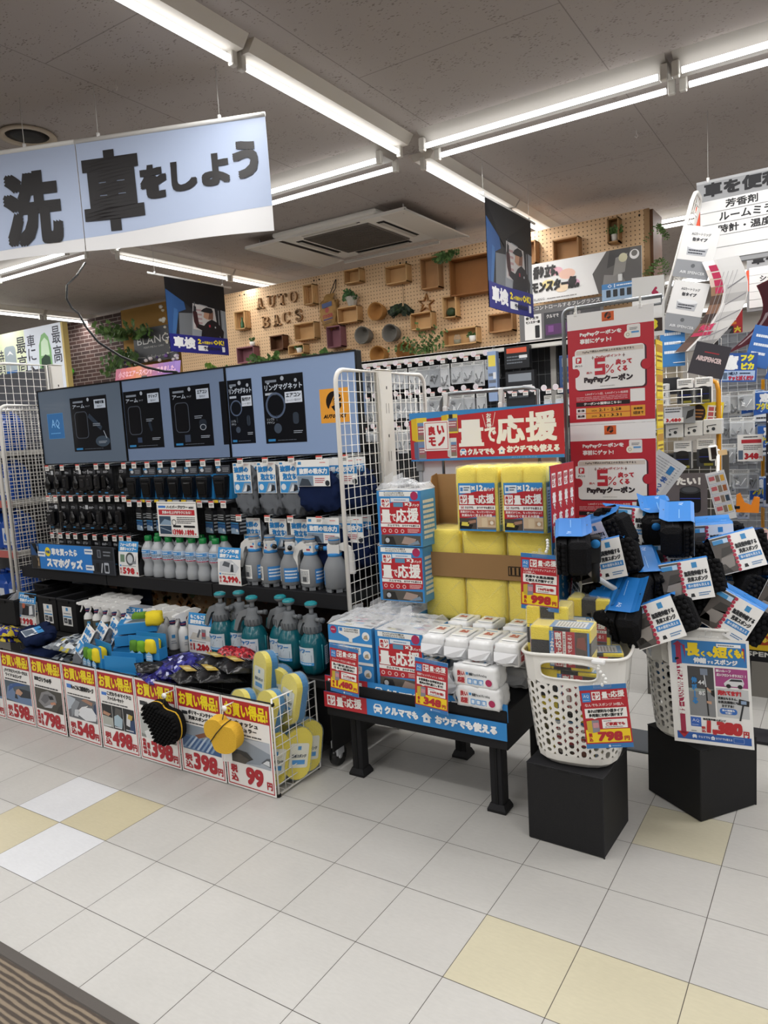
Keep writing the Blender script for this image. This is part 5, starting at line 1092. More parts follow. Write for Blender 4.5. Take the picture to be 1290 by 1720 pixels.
def box3(a, w=.235, h=.255):
    for k in range(3):
        z = h*k/3; a.rect(-w/2, z+.002, w/2, z+h/3-.002, '3f90d2', 0); a.rect(-w/2, z+.002, w/2, z+.014, 'e9e9e6', 1)
        a.poly([(-w*.25, z+h*.31), (-w*.25, z+h*.2), (-w*.02, z+h*.12), (-w*.02, z+.012), (w*.06, z+.012), (w*.06, z+h*.12), (w*.24, z+h*.2), (w*.24, z+h*.31)], 'eeeeec', 1); a.rect(-w*.23, z+h*.24, -w*.16, z+h*.30, '4a86c8', 2); a.txt('マイクロファイバークロス', -w*.12, z+h*.23, w*.2, z+h*.26, '3a4048', .03, 2); a.txt('ティッシュのように使える', -w*.12, z+h*.27, w*.2, z+h*.30, '3a4048', .03, 2)
        a.circ(-w*.37, z+h*.25, w*.075, 'b0325c', 2, 14); a.fine(-w*.42, z+h*.24, -w*.32, z+h*.27, 'f0dfe4', 1, 3); a.circ(w*.37, z+h*.19, w*.085, 'f0f0ee', 2, 16); a.poly([(w*.31, z+h*.14), (w*.42, z+h*.14), (w*.40, z+h*.22), (w*.34, z+h*.2)], 'b7a78c', 3)
def tpack(front):
    w, d, h = .235, .235, .255
    t = thing('towel_box_pack', '', 'towel boxes')
    a = MB(Tr(0, -.001, 0)); (tpack_front if front else box3)(a); a.T = Matrix(); a.box(-w/2, 0, 0, w/2, d, h, '3f86c2', .003)
    a.T = Tr(0, 0, h+.0005) @ Matrix.Rotation(-PI/2, 4, 'X'); rn = random.Random(3 if front else 8)
    a.rect(-w/2, 0, w/2, d, 'd9dbdc', 0)
    for q in range(26):
        x = rn.uniform(-w*.45, w*.35); z = rn.uniform(d*.1, d*.85); s = rn.uniform(.015, .05); a.poly([(x, z), (x+s, z-s*.2), (x+s*1.1, z+s*.3), (x+.2*s, z+s*.35)], rn.choice(['55575a', '8b8f94', 'c9c49a', 'd6a0b4', '8fb4d6', '3e4044', 'eeeeec']), 1)
    a.T = Tr(w/2+.0005, 0, 0) @ Rz(PI/2); a.rect(0, 0, d, h, '4f93c8', 0); a.fine(.03, .03, d-.03, h-.04, 'e6e2d0', 8, 1, .6); a.build('carton_stack', 'pr', t)
    a = MB(); n = 12; rn = random.Random(6 if front else 2); v = []; f = []
    for j in range(n+1):
        for i in range(n+1):
            u = i/n; q = j/n; e = min(u, 1-u, q, 1-q)*2
            v.append(((u-.5)*w*1.03, q*d*1.02-.003, h+.004+(.0 if e < .05 else .012+.035*abs(math.sin(5*u+3*q+rn.random()*1.2))*e+rn.uniform(0, .012))))
    for j in range(n):
        for i in range(n): b = j*(n+1)+i; f.append((b, b+1, b+n+2, b+n+1))
    a.add(v, f, 'e3e5e8', 0, False)
    for k in range(4): x = rn.uniform(-.1, .06); y = rn.uniform(.02, .2); a.add([(x, y, h+.01), (x+.06, y+.015, h+.02), (x+.05, y+.03, h+.07+.02*rn.random()), (x+.0, y+.02, h+.06)], [(0, 1, 2, 3)], 'e3e5e8')
    a.build('bag', 'haze', t)
    return t
tp = tpack(True); tq = tpack(False)
tq.location = (-1.853, 2.535, TZ); tq['label'] = 'bagged stack of three blue towel boxes at the front left of the table'; tq['group'] = 'bagged towel boxes'
tp.location = (-1.60, 2.535, TZ); tp['label'] = 'bagged towel boxes with red label at the table front, beside the wet tissues'; tp['group'] = 'bagged towel boxes'
for p, lb, r in (((-1.79, 2.79, TZ), 'bagged towel boxes in the second row, under the two stacked ones', 0), ((-1.735, 2.805, TZ+.315), 'bagged towel boxes, lower one of the stacked pair', .03), ((-1.725, 2.80, TZ+.317+.258), 'bagged towel boxes, upper one of the stacked pair', -.02)):
    dup(tp, p, (0, 0, r), lb, 'bagged towel boxes', (1, .55 if p[2] > .6 else 1, 1))
# ---------------------------------------------------------------- wet tissues
def wet():
    t = thing('wet_tissue_pack', '', 'wet tissues'); a = MB(); W, D, Hh = .10, .19, .088
    rn = random.Random(2); plush(a, -W/2, 0, 0, W/2, D, Hh, 'eeeff0', (8, 12, 6), .002, 4, 0, 22.0)
    a.add([(-W*.5, -.004, Hh*.62), (W*.5, -.004, Hh*.62), (W*.36, -.024, Hh*.30), (W*.1, -.016, Hh*.2), (-W*.1, -.02, Hh*.16), (-W*.4, -.026, Hh*.26), (-W*.48, .0, .01), (W*.48, 0, .01)], [(0, 5, 4, 3, 2, 1), (5, 6, 7, 2, 3, 4), (0, 6, 5), (1, 2, 7)], ['dcdde0', 'b7babf', 'c6c8cc', 'c0c2c6']); a.build('pouch', 'gl', t)
    a = MB(Tr(0, D/2, Hh+.002)); a.box(-W*.36, -.06, 0, W*.36, .05, .006, 'f3f3f2', .004); a.T = Tr(0, D/2, Hh+.0085) @ Matrix.Rotation(-PI/2, 4, 'X'); a.rect(-.02, -.03, .022, .01, 'f0e6e2', 0); a.txt('応援', -.018, -.024, .02, -.006, 'd4685e', .05, 1); a.txt('量で', -.016, -.004, .018, .01, 'd4685e', .05, 1); a.rect(-.03, .028, .02, .036, '6fa3d0', 0); a.build('lid', 'gl', t)
    a = MB(Tr(W/2+.002, 0, 0) @ Rz(PI/2)); ouen_side(a, D, Hh); a.build('side_print', 'pr', t)
    return t
def ouen_side(a, D, Hh):
    a.rect(.02, .012, .055, .07, 'f0ded9', 0); a.txt('良い', .022, .044, .054, .066, 'b83a40', .05, 1); a.txt('応援', .022, .016, .054, .040, 'b83a40', .06, 1); a.rect(.06, .052, .07, .062, '3f8ec6', 1); a.txt('除菌ウェットティッシュ', .074, .05, .15, .062, '33383e', .03, 1)
    for q in range(3): a.rect(.066+.024*q, .016, .087+.024*q, .038, '6fa6dc', 0); a.rect(.07+.024*q, .02, .083+.024*q, .034, 'dfe9f4', 1)
    a.circ(.158, .03, .014, 'b0325c', 1, 14)
we = wet()
W0 = [(-1.435, 2.53, .622, 0, 0), (-1.325, 2.525, .622, 0, 0), (-1.215, 2.52, .624, 0, -.02), (-1.105, 2.52, .626, 0, -.02)]
k = 0
for x, y, z, q, r in W0:
    lb = f'white wet tissue pack, {nth(k, 4)} from the left in the front top row'
    if k == 0: we.location = (x, y, z); we['label'] = lb; we['group'] = 'wet tissue packs'
    else: dup(we, (x, y, z), (0, 0, r), lb, 'wet tissue packs')
    k += 1
for i, x in enumerate((-1.43, -1.31, -1.17, -1.06)): dup(we, (x, 2.752, .624), None, f'white wet tissue pack, {nth(i, 4)} from the left in the row before the yellow sponges', 'wet tissue packs', (1, .75, 1))
dup(we, (-1.375, 2.555, TZ+.002), (0, 0, .0), 'white wet tissue pack standing behind the 348 card', 'wet tissue packs').rotation_euler = (0, PI/2*.0, 0)
for i, (x, y, z) in enumerate(((-1.31, 2.535, TZ+.001), (-1.32, 2.535, TZ+.083))): dup(we, (x, y, z), (0, 0, -PI/2-.03), f'white wet tissue pack lying sideways, {("lower", "upper")[i]} of the two right of the 348 card', 'wet tissue packs')
for i, x in enumerate((-1.43, -1.31, -1.17, -1.06)):
    for j in range(2): dup(we, (x, 2.752, TZ+.001+.0868*j), None, f'white wet tissue pack under the second row, {nth(i)} stack, {("lower", "upper")[j]}', 'wet tissue packs', (1, .75, .95))
# the tissue packs lying sideways show their printed side forward
# ---------------------------------------------------------------- yellow sponge twelve-packs
def ysp(labelled):
    t = thing('sponge_twelve_pack', '', 'sponge pack'); w, d, h = .188, .19, (.272 if labelled else .195)
    a = MB()
    for sx in ((-1, 1) if labelled else (0,)): plush(a, (sx*w/4-w/4 if sx else -w/2)+.001, 0, 0, (sx*w/4+w/4 if sx else w/2)-.001, d, h, 'fbe768', (4, 6, 8), .0012, 5, 0, 26.0)
    a.build('sponges', 'sp', t)
    if labelled:
        a = MB(Tr(0, -.004, 0)); H2 = .205; lw = w*.44
        a.rect(-lw, .004, lw, H2, '3a8acb', 0); a.poly([(-lw, .055), (lw, .07), (lw, H2-.02), (0, H2-.035), (-lw, H2-.05)], 'b82c35', 1); a.rect(-lw+.006, H2-.042, -.025, H2-.010, 'e3ecf4', 2); a.rect(-lw+.01, H2-.034, -lw+.022, H2-.018, '4a86c8', 3)
        a.fine(-lw+.026, H2-.034, -.03, H2-.014, '4c5866', 2, 3); a.txt('×12', -.022, H2-.034, .032, H2-.008, 'f4f2ee', .06, 3); a.txt('個パック', .035, H2-.034, lw-.003, H2-.018, 'f4f2ee', .03, 3)
        ii_mono(a, -lw+.004, H2-.088, -lw+.040, H2-.050, l=3); ouen(a, -lw+.044, H2-.088, lw-.004, H2-.045, l=3); a.rect(-lw, H2-.112, lw, H2-.093, 'f1efec', 2); carico(a, -lw+.016, H2-.102, .014, 'b5686a', 3); a.txt('クルマでも', -lw+.028, H2-.108, -.016, H2-.097, '6a4a4a', .03, 3); a.txt('おウチでも使える', .0, H2-.108, lw-.005, H2-.097, '6a4a4a', .03, 3)
        a.txt('洗車だけじゃ、もったいないっ！', -lw+.006, H2-.126, lw-.006, H2-.115, 'f4e6e4', .03, 3); a.txt('気兼ねなく使える大容量', -lw+.012, H2-.141, lw-.015, H2-.129, 'f4e6e4', .03, 3)
        a.rect(-lw, .012, -.004, .058, '4d4540', 2); a.poly([(-lw, .012), (-.03, .012), (-.02, .03), (-lw, .04)], '1c1b1a', 3); a.poly([(-lw+.008, .026), (-.04, .024), (-.036, .04), (-lw+.012, .042)], 'e0cf58', 4); a.poly([(-.045, .032), (-.006, .04), (-.006, .052), (-.04, .046)], 'a8806a', 4); a.rect(-.002, .012, lw, .066, 'cdb394', 2); a.rect(.02, .022, .045, .06, 'd9c4a4', 3); a.rect(.05, .03, lw-.004, .05, 'b59472', 3); a.circ(.065, .04, .008, 'e9dfce', 4, 10); a.rect(.0, .012, lw, .02, '6f6a66', 3)
        a.T = Tr(w/2+.003, .0, 0) @ Rz(PI/2); a.rect(.002, .004, d-.02, H2, '3a8acb', 0); a.rect(.004, .03, d-.03, H2-.02, 'dcdcda', 1); a.fine(.012, .035, d-.04, H2-.03, '77797c', 12, 2, .5); a.build('label', 'pr', t)
    a = MB(); a.box(-w/2-.003, -.003, 0, w/2+.003, d+.003, h+.003, 'fff6c0', .008)
    if not labelled:
        for sx in (-1, 1):
            for sz in (.02, h-.02): a.add([(sx*w*.46, -.0035, sz), (sx*w*.40, -.0035, sz), (0, -.008, h/2)], [(0, 1, 2)], 'fffbe0')
    a.build('wrap', 'film', t)
    return t
ya = ysp(False); yb = ysp(True)
XL = (-1.565, -1.357, -1.154)
n_ = 0
for j, (z, nm) in enumerate(((TZ+.001, 'hidden bottom row'), (.675, 'row under the cardboard lip'))):
    for i, x in enumerate(XL):
        lb = f'yellow wrapped sponge pack, {nth(i, 3)} from the left in the {nm}'
        y = 2.90 if j else 2.945
        if n_ == 0: ya.location = (x, y, z); ya['label'] = lb; ya['group'] = 'yellow sponge packs'; ya.scale = (1.04, .72, 1.12)
        else: dup(ya, (x, y, z), (0, 0, -.02*i), lb, 'yellow sponge packs', (1.04, 1.04, 1.04) if j else (1.04, .72, 1.12))
        n_ += 1
ct = thing('cardboard_tray', 'brown cardboard display tray with a low lip, holding yellow sponge packs', 'cardboard tray', None, (-1.40, 2.90, .882))
a = MB(Tr(1.40, -2.90, -.882)); K = 'a47f56'
x0, x1, y0, y1 = -1.69, -1.03, 2.892, 3.115
a.box(x0, y0, .882, x1, y1, .886, K); a.box(x0, y0-.004, .879, x1, y0, .99, '96754f'); a.box(x0, y1, .882, x1, y1+.004, 1.33, K)
for x in (x0-.004, x1): a.prismx([(y0, .882), (y1, .882), (y1, 1.335), (y0+.17, 1.325), (y0+.03, .995), (y0, .99)], x, x+.004, K)
a.T = Tr(1.40, -2.90, -.882) @ Tr(0, y0-.005, 0); a.frame(-1.24, .90, -1.135, .942, .004, '2a241f', 1)
for q in range(5): a.rect(-1.23+.019*q, .905, -1.222+.019*q, .937, '2a241f', 1)
a.build('carton', 'card', ct)
for i, x in enumerate((-1.578, -1.364, -1.150)): dup(ya, (x, 2.903, .888), (0, 0, 0), f'yellow wrapped sponge pack inside the cardboard tray, {nth(i, 3)} from the left', 'yellow sponge packs', (1.04, 1.04, 1.04))
yb.location = (-1.354, 2.845, 1.096); yb.scale = (1.04, 1.04, 1.04); yb['label'] = 'yellow sponge pack with red 12-pack label on top of the tray, left one'; yb['group'] = 'labelled yellow sponge packs'
dup(yb, (-1.140, 2.840, 1.096), (0, 0, -.02), 'yellow sponge pack with red 12-pack label on top of the tray, right one')
# ---------------------------------------------------------------- big red sign on its pipe stand
ps = thing('sign_stand', 'grey pipe stand with a pale board behind the red sign', 'stand', None, (-1.4, 3.21, 0))
a = MB(); P = [(-.30, 0, .0), (-.30, 0, 1.665)]
for q in range(1, 6): an = PI/2*q/5; P.append((-.30+.05-.05*math.cos(an), 0, 1.665+.05*math.sin(an)))
P += [(.14, 0, 1.715), (.20, 0, 1.70), (.20, 0, .0)]
a.tube([(p[0], p[1], p[2]) for p in P], .010, '85888c', 10); a.build('pipe', 'me', ps)
a = MB(); a.box(-.42, -.006, .95, .28, -.002, 1.40, 'cfcdd0'); a.box(-.44, -.012, .95, -.42, .004, 1.45, 'a9abae'); a.box(-.45, -.02, 1.34, -.41, .01, 1.40, '8e9194', .004); a.build('backing_board', 'mt', ps)
for q in (-.26, .03): a = MB(Tr(q, -.05, 1.625)); a.box(-.008, 0, 0, .008, .03, .03, 'd9dadb', .003); a.box(-.005, .005, .028, .005, .055, .095, 'd2d3d4', .002); a.build('clip', 'gl', ps)
a = MB(Tr(-1.853, 3.155, 1.393) @ Matrix.Scale(1.03, 4)); w, h = .765, .232; a.box(0, 0, 0, w, .005, h, 'b82c35')
a.rect(0, 0, w, h, 'bb2832', 1); a.poly([(0, h-.035), (w*.42, h-.02), (w, h-.001), (w, h), (0, h)], '3a8acb', 2); a.poly([(0, 0), (w, 0), (w, .014), (w*.4, .012), (0, .008)], '3a8acb', 2)
def minipack(a, x, z, w, h, c):
    a.poly([(x, z), (x+w*.35, z-.01), (x+w*.35, z+h), (x, z+h*.95)], c[0], 3); a.rect(x+w*.35, z-.008, x+w, z+h, c[1], 3); a.rect(x+w*.4, z, x+w*.97, z+h*.78, 'a8646c', 4); a.rect(x+w*.4, z+h*.62, x+w*.97, z+h*.78, '6f8fb8', 5); a.fine(x+w*.45, z+h*.3, x+w*.92, z+h*.58, 'efe3e3', 2, 5); a.rect(x+w*.4, z, x+w*.97, z+h*.22, '8a7a6c', 5)
minipack(a, .01, .102, .085, .105, ('d9b62a', 'e6cb48')); minipack(a, .175, .135, .085, .080, ('d9b62a', 'e6cb48')); a.rect(.215, .195, .235, .215, '2a2826', 6); minipack(a, .02, .015, .065, .08, ('5f6c8c', '7f8cae')); minipack(a, .20, .02, .05, .085, ('c9c9c8', 'e0e0de'))
a.rect(.078, .048, .213, .188, 'f3f1ee', 6); a.frame(.084, .054, .207, .182, .003, 'bb2832', 7); ii_mono(a, .092, .058, .20, .178, 'bb2832', 'f3f1ee', 7)
ouen(a, .262, .062, .735, .205, 'f4f2ee', 3, .036); a.vtxt('お買得', .405, .142, .43, .21, 'f4f2ee', .04, 3); a.line(.387, .205, .402, .145, .002, 'f4f2ee', 3); a.line(.450, .212, .435, .15, .002, 'f4f2ee', 3)
carico(a, .282, .037, .034, 'f4f5f6', 3); a.txt('クルマでも', .305, .022, .44, .052, 'f4f2ee', .06, 3, 0, 1); houseico(a, .475, .04, .038, 'f4f5f6', 3); a.txt('おウチでも使える', .50, .026, .745, .060, 'f4f2ee', .06, 3, 0, 1); a.txt('AUTOBACS', .52, .003, .64, .009, '8fc0e6', 0, 3)
tag(a.build('hanging_sign', 'pr'), 'large red sign with bold white characters hung above the sponge packs', 'sign')
# four upright strips at the tray's right end
for k in range(4):
    a = MB(Tr(-.966, 2.685+.071*k, 1.385) @ Rz(PI/2) @ Tr(.0, 0, 0)); w, h = .07, .79
    a.box(0, .0005, -h, w, .003, 0, '2a6fae'); a.rect(0, -h, w, 0, '3388cc', 0); a.rect(0, -.30, w, 0, 'b92d36', 1); ii_mono(a, .014, -.085, .056, -.03, l=2)
    for ch, z in (('量', -.125), ('で', -.16), ('応', -.205), ('援', -.255)): s = .02 if ch != 'で' else .012; a.txt(ch, .035-s, z-s, .035+s, z+s, 'f4f2ee', .06, 2)
    a.rect(.016, -.36, .056, -.325, 'f4f5f6', 2); a.rect(.024, -.352, .048, -.333, '3388cc', 3)
    for q, ch in enumerate('クルマでも'): a.txt(ch, .022, -.40-.034*q, .048, -.375-.034*q, 'f4f5f6', .06, 2)
    houseico(a, .035, -.575, .042, 'f4f5f6', 2)
    for q, ch in enumerate('おウチ'): a.txt(ch, .022, -.635-.034*q, .048, -.61-.034*q, 'f4f5f6', .06, 2)
    tag(a.build('upright_strip', 'pr'), f'upright red and blue strip sign beside the tray, {nth(k, 4)} from the front', 'strip sign', 'upright strip signs')
# ---------------------------------------------------------------- red price cards
def pop_card(label, t1, l1, l2, save, price, loc, rot=(0, 0, 0), w=.152, h=.215, clipy=True, l0=''):
    t = thing('price_card', label, 'price card', 'red price cards', loc, rot); a = MB()
    a.box(0, .0005, 0, w, .0018, h, 'd9dadb'); a.rect(0, 0, w, h, '3a76b4', 0); a.rect(.0, h*.075, w, h*.925, 'b52d36', 1); a.rect(w*.04, h*.74, w*.22, h*.885, '3f86cc', 2); a.txt('AQ', w*.07, h*.80, w*.19, h*.86, 'e9f1f8', .0, 3); a.fine(w*.06, h*.755, w*.2, h*.785, 'a9cbea', 1, 3)
    ii_mono(a, w*.25, h*.765, w*.43, h*.895, l=2); ouen(a, w*.46, h*.79, w*.94, h*.905, l=2); a.fine(w*.46, h*.765, w*.94, h*.782, 'f0dcda', 1, 2)
    if l0: a.txt(t1, w*.08, h*.695, w*.92, h*.74, 'f0dcda', .02, 2); a.txt(l0, w*.08, h*.645, w*.4, h*.685, 'f0dcda', .02, 2)
    else: a.txt(t1, w*.08, h*.665, w*.90, h*.715, 'f0dcda', .02, 2)
    a.rect(w*.06, h*.485, w*.95, h*.635, 'f1efec', 2); a.txt(l1, w*.12, h*.565, w*.88, h*.62, '2a2a2c', .05, 3); a.txt(l2, w*.14, h*.50, w*.86, h*.555, '2a2a2c', .05, 3); a.poly([(w*.2, h*.485), (w*.32, h*.485), (w*.25, h*.465)], 'f1efec', 2)
    a.rect(w*.40, h*.315, w*.93, h*.455, 'f1efec', 2); a.fine(w*.43, h*.42, w*.62, h*.44, '55555a', 1, 3); a.txt(save, w*.47, h*.355, w*.88, h*.41, 'b52d36', .05, 3); a.fine(w*.45, h*.325, w*.85, h*.345, '55555a', 1, 3)
    a.rect(w*.03, h*.095, w*.97, h*.30, 'f2cf2c', 2)
    a.poly([(w*.07, h*.27), (w*.18, h*.25), (w*.18, h*.45), (w*.07, h*.44)], 'c8ac40', 3); a.poly([(w*.18, h*.25), (w*.33, h*.27), (w*.33, h*.45), (w*.18, h*.45)], '8a8894', 3); a.rect(w*.2, h*.33, w*.32, h*.41, 'c9929a', 4)
    n = len(price); a.vtxt('税込', w*.08, h*.11, w*.16, h*.25, 'b52d36', .05, 3); x0 = w*(.22 if n > 3 else .27); a.txt(price, x0, h*.115, w*.80, h*.265, 'b52d36', .07, 4, .06, 2); a.txt('円', w*.83, h*.115, w*.94, h*.185, 'b52d36', .05, 3); houseico(a, w*.5, h*.035, h*.04, 'e9f1f8', 2); a.fine(w*.55, h*.025, w*.8, h*.045, 'a9cbea', 1, 2)
    a.build('card', 'pr', t)
    if clipy: a = MB(Tr(w*.5, -.004, h)); a.box(-.03, 0, -.012, .03, .008, .008, 'e9eaeb', .003); a.box(-.004, .002, -.004, .004, .012, .02, 'dfe0e1'); a.build('clip', 'film', t)
    return t
pop_card('red price card at 1,480 before the left towel boxes', 'ファイバークロス 30枚入×3箱', '洗って繰り返し使えるので', 'さらに経済的！', '311円お得!', '1,480', (-1.915, 2.452, .432), (.0, .06, -.02))
pop_card('red price card at 348 before the wet tissue packs', '除菌ウェットティッシュ 120枚入', 'お食事前のお手拭きから', '車内の汚れ落としまで！', '99円お得!', '348', (-1.484, 2.452, .425), (0, .05, -.03))
pc = pop_card('red price card hanging before the yellow packs, above the sponge basket', '洗車スポンジミディアムサイズ', '洗車やお風呂掃除', 'に使える万能サイズ', '190円お得!', '998', (-1.048, 2.55, .855), (0, .03, -.04), .15, .215, True, '12個入')
a = MB(Tr(.1, .004, .225))
for q in range(5): a.ball((.0+.003*math.sin(q), .004*q, .01*q), .0065, 'f0f0ee', 8)
a.build('ball_chain', 'gl', pc)
# ================================================================== black boxes, white laundry baskets, sponge mops
def blackbox(label, c, rz, s, h):
    t = thing('display_box', label, 'box', 'black display boxes', (c[0], c[1], 0), (0, 0, rz))
    a = MB(); q = s/2; a.box(-q, -q, .001, q, q, h, '1b1b1d', .003); a.box(q-.004, -q-.001, .0, q+.001, -q+.003, h-.004, '222225'); a.rect(0, 0, 0, 0, '1b1b1d'); a.build('body', 'mt', t)
    a = MB(); a.box(-q-.001, -q-.001, h, q+.001, q+.001, h+.003, '242427', .001)
    for k in range(3): a.box(-q*.6+k*q*.6-.02, -q-.0015, h-.008, -q*.6+k*q*.6+.02, -q-.0005, h+.002, '141416')
    a.build('lid', 'mt', t); return t
blackbox('black box on the floor under the front sponge basket', (-.853, 2.572), -.04, .288, .297)
blackbox('black box on the floor under the mop basket, turned edgewise', (-.493, 3.02), .945, .285, .285)
def basket(label, c, z0, rz, hh=.42):
    t = thing('laundry_basket', label, 'basket', 'white laundry baskets', (c[0], c[1], z0), (0, 0, rz)); n_ = 3.2
    S = 480; pts = []
    for i in range(S):
        an = -PI/2+2*PI*i/S; cc, ss = math.cos(an), math.sin(an)
        pts.append((math.copysign(abs(cc)**(2/n_), cc), math.copysign(abs(ss)**(2/n_), ss)*.93))
    L = [0]
    for i in range(S): L.append(L[-1]+math.dist(pts[i], pts[(i+1) % S]))
    def loc(u):
        u = (u % 1)*L[-1]; i = 0; lo, hi = 0, S
        while hi-lo > 1:
            m = (lo+hi)//2
            if L[m] <= u: lo = m
            else: hi = m
        f = (u-L[lo])/(L[lo+1]-L[lo]); p, q = pts[lo], pts[(lo+1) % S]
        return p[0]+(q[0]-p[0])*f, p[1]+(q[1]-p[1])*f
    def P(u, z, d=0.0):
        x, y = loc(u); k = z/hh; r = .145+.045*k**.8-d
        if z < .03: r -= .02*(1-z/.03)**2
        return (x*r, y*r, z+(.012*math.cos(4*PI*u)*max(0, k-.6)/.4))
    a = MB(); T_ = .003; C = 'e9e7e2'
    def quad(u0, z0_, u1, z1_):
        a.add([P(u0, z0_), P(u1, z0_), P(u1, z1_), P(u0, z1_)], [(0, 1, 2, 3)], C, 0, True); a.add([P(u0, z0_, T_), P(u1, z0_, T_), P(u1, z1_, T_), P(u0, z1_, T_)], [(3, 2, 1, 0)], C, 0, True)
    def hole(u0, z0_, u1, z1_, ru, rz_, N=16, slot=False):
        cu, cz = (u0+u1)/2, (z0_+z1_)/2; hu, hz = (u1-u0)/2, (z1_-z0_)/2; o = []; h_ = []
        for k in range(N):
            an = 2*PI*(k+.5)/N; c_, s_ = math.cos(an), math.sin(an)
            m = max(abs(c_), abs(s_)); o.append((cu+hu*c_/m, cz+hz*s_/m))
            e = .45 if slot else 1.0
            h_.append((cu+ru*math.copysign(abs(c_)**e, c_) if slot == 'w' else cu+ru*c_, cz+rz_*(math.copysign(abs(s_)**.6, s_) if slot else s_)))
        v = [P(*q) for q in o]+[P(*q) for q in h_]+[P(*q, T_) for q in o]+[P(*q, T_) for q in h_]
        f = []
        for k in range(N):
            j = (k+1) % N; f += [(k, j, N+j, N+k), (2*N+j, 2*N+k, 3*N+k, 3*N+j), (N+k, N+j, 3*N+j, 3*N+k)]
        a.add(v, f, C, 0, False)
    NC = 24; rows = 9; zb, zt = .045, .315; ch = (zt-zb)/rows
    for c_ in range(NC):
        u0 = (c_-.5)/NC; u1 = u0+1/NC
        for z0_, z1_ in ((0, .02), (.02, zb)): quad(u0, z0_, u1, z1_)
        for r_ in range(rows):
            s_ = (r_+c_) % 2; hole(u0, zb+ch*r_, u1, zb+ch*(r_+1), .0100/L[-1]/.165, ch*(.50 if False else .44) if s_ else ch*.26, 10, bool(s_))
    for c_ in range(NC):
        u0 = (c_-.5)/NC; u1 = u0+1/NC
        if min(abs((c_) % NC), NC-c_ % NC) <= 2 or abs(c_-NC/2) <= 2: continue
        for z0_, z1_ in ((zt, .36), (.36, hh)): quad(u0, z0_, u1, z1_)
    for uc in (0, .5): hole(uc-2.5/NC, zt, uc+2.5/NC, hh, 2.0/NC, .030, 32, 'w')
    for c_ in range(NC): u0 = (c_-.5)/NC; u1 = u0+1/NC; a.add([P(u0, 0), P(u1, 0), (0, 0, .0)], [(2, 1, 0)], C); a.add([P(u0, .003, .004), P(u1, .003, .004), (0, 0, .003)], [(0, 1, 2)], C)
    pt_ = a.build('tub', 'gl', t)
    a = MB(); a.tube([P(i/64, hh, -.001) for i in range(64)], .0065, C, 8, 0, True)
    for uc in (0, .5):
        Q = []
        for k in range(28):
            an = 2*PI*k/28; c_, s_ = math.cos(an), math.sin(an); Q.append(P(uc+2.0/NC*math.copysign(abs(c_)**.45, c_), (zt+hh)/2+.030*math.copysign(abs(s_)**.6, s_), -.002))
        a.tube(Q, .0045, C, 6, 0, True)
    a.build('rim', 'gl', pt_)
    return t
basket('white laundry basket of yellow and black sponge packs on the front black box', (-.845, 2.59), .302, .10)
basket('white laundry basket full of black sponge mops on the rear black box', (-.515, 3.02), .29, .22, .45)
# thirty-piece sponge packs
def pk30():
    t = thing('sponge_thirty_pack', '', 'sponge pack'); w, d, h = .155, .115, .215
    a = MB()
    for x0, x1, c in ((-w/2, -w/6, 'f6df4a'), (-w/6, w/6, '26262a'), (w/6, w/2, 'f6df4a')):
        for z0, z1, inv in ((0, h*.34, 0), (h*.34, h*.67, 1), (h*.67, h, 0)):
            cc = c if not (inv and c != '26262a') else c
            a.box(x0+.0005, 0, z0, x1-.0005, d, z1-.0008, '26262a' if inv and x0 < -w/3 and False else cc, .003)
    a.box(-w/2-.0006, -.0006, h*.34, -w/2+.03, d+.0006, h*.62, '26262a'); a.box(w/2-.03, -.0006, h*.34, w/2+.0006, d+.0006, h*.62, '26262a'); a.build('sponges', 'sp', t)
    a = MB(Tr(0, -.002, 0)); lw = w*.42; a.rect(-lw, .005, lw, h*.68, '3a8acb', 0); a.rect(-lw, .055, lw, h*.60, 'b52d36', 1); a.rect(-lw+.004, h*.60, -.01, h*.67, 'e6eef5', 2); a.txt('×30', -.008, h*.605, .028, h*.665, 'f4f2ee', .06, 3); a.txt('個パック', .03, h*.61, lw-.002, h*.64, 'f4f2ee', .03, 3)
    ii_mono(a, -lw+.003, h*.47, -lw+.028, h*.585, l=3); ouen(a, -lw+.030, h*.47, lw-.003, h*.585, l=3); a.rect(-lw, h*.405, lw, h*.455, 'f0eeea', 2); a.txt('クルマでも おウチでも使える', -lw+.006, h*.412, lw-.006, h*.448, '6a4a4a', .02, 3); a.txt('ちぎって使える！', -lw+.008, h*.30, lw-.012, h*.375, 'f0dcda', .03, 3)
    a.rect(-lw, .012, lw, .054, '57483e', 2); a.circ(-.035, .035, .016, 'a8a29a', 3, 14); a.poly([(.0, .015), (.05, .02), (.045, .045), (.01, .05)], '8a4a3c', 3); a.poly([(-.055, .014), (-.02, .014), (-.01, .024), (-.05, .022)], '1c1b1a', 3)
    a.T = Tr(w/2+.001, 0, 0) @ Rz(PI/2); a.rect(.004, .005, d-.02, h*.68, '3f86c0', 0); a.rect(.01, .02, d-.03, h*.6, 'dcdcda', 1); a.fine(.015, .025, d-.035, h*.58, '808388', 9, 2, .5); a.build('label', 'pr', t)
    a = MB(); a.box(-w/2-.003, -.004, -.001, w/2+.003, d+.003, h+.003, 'f4f4f0', .006); a.build('wrap', 'film', t)
    return t
p3 = pk30()
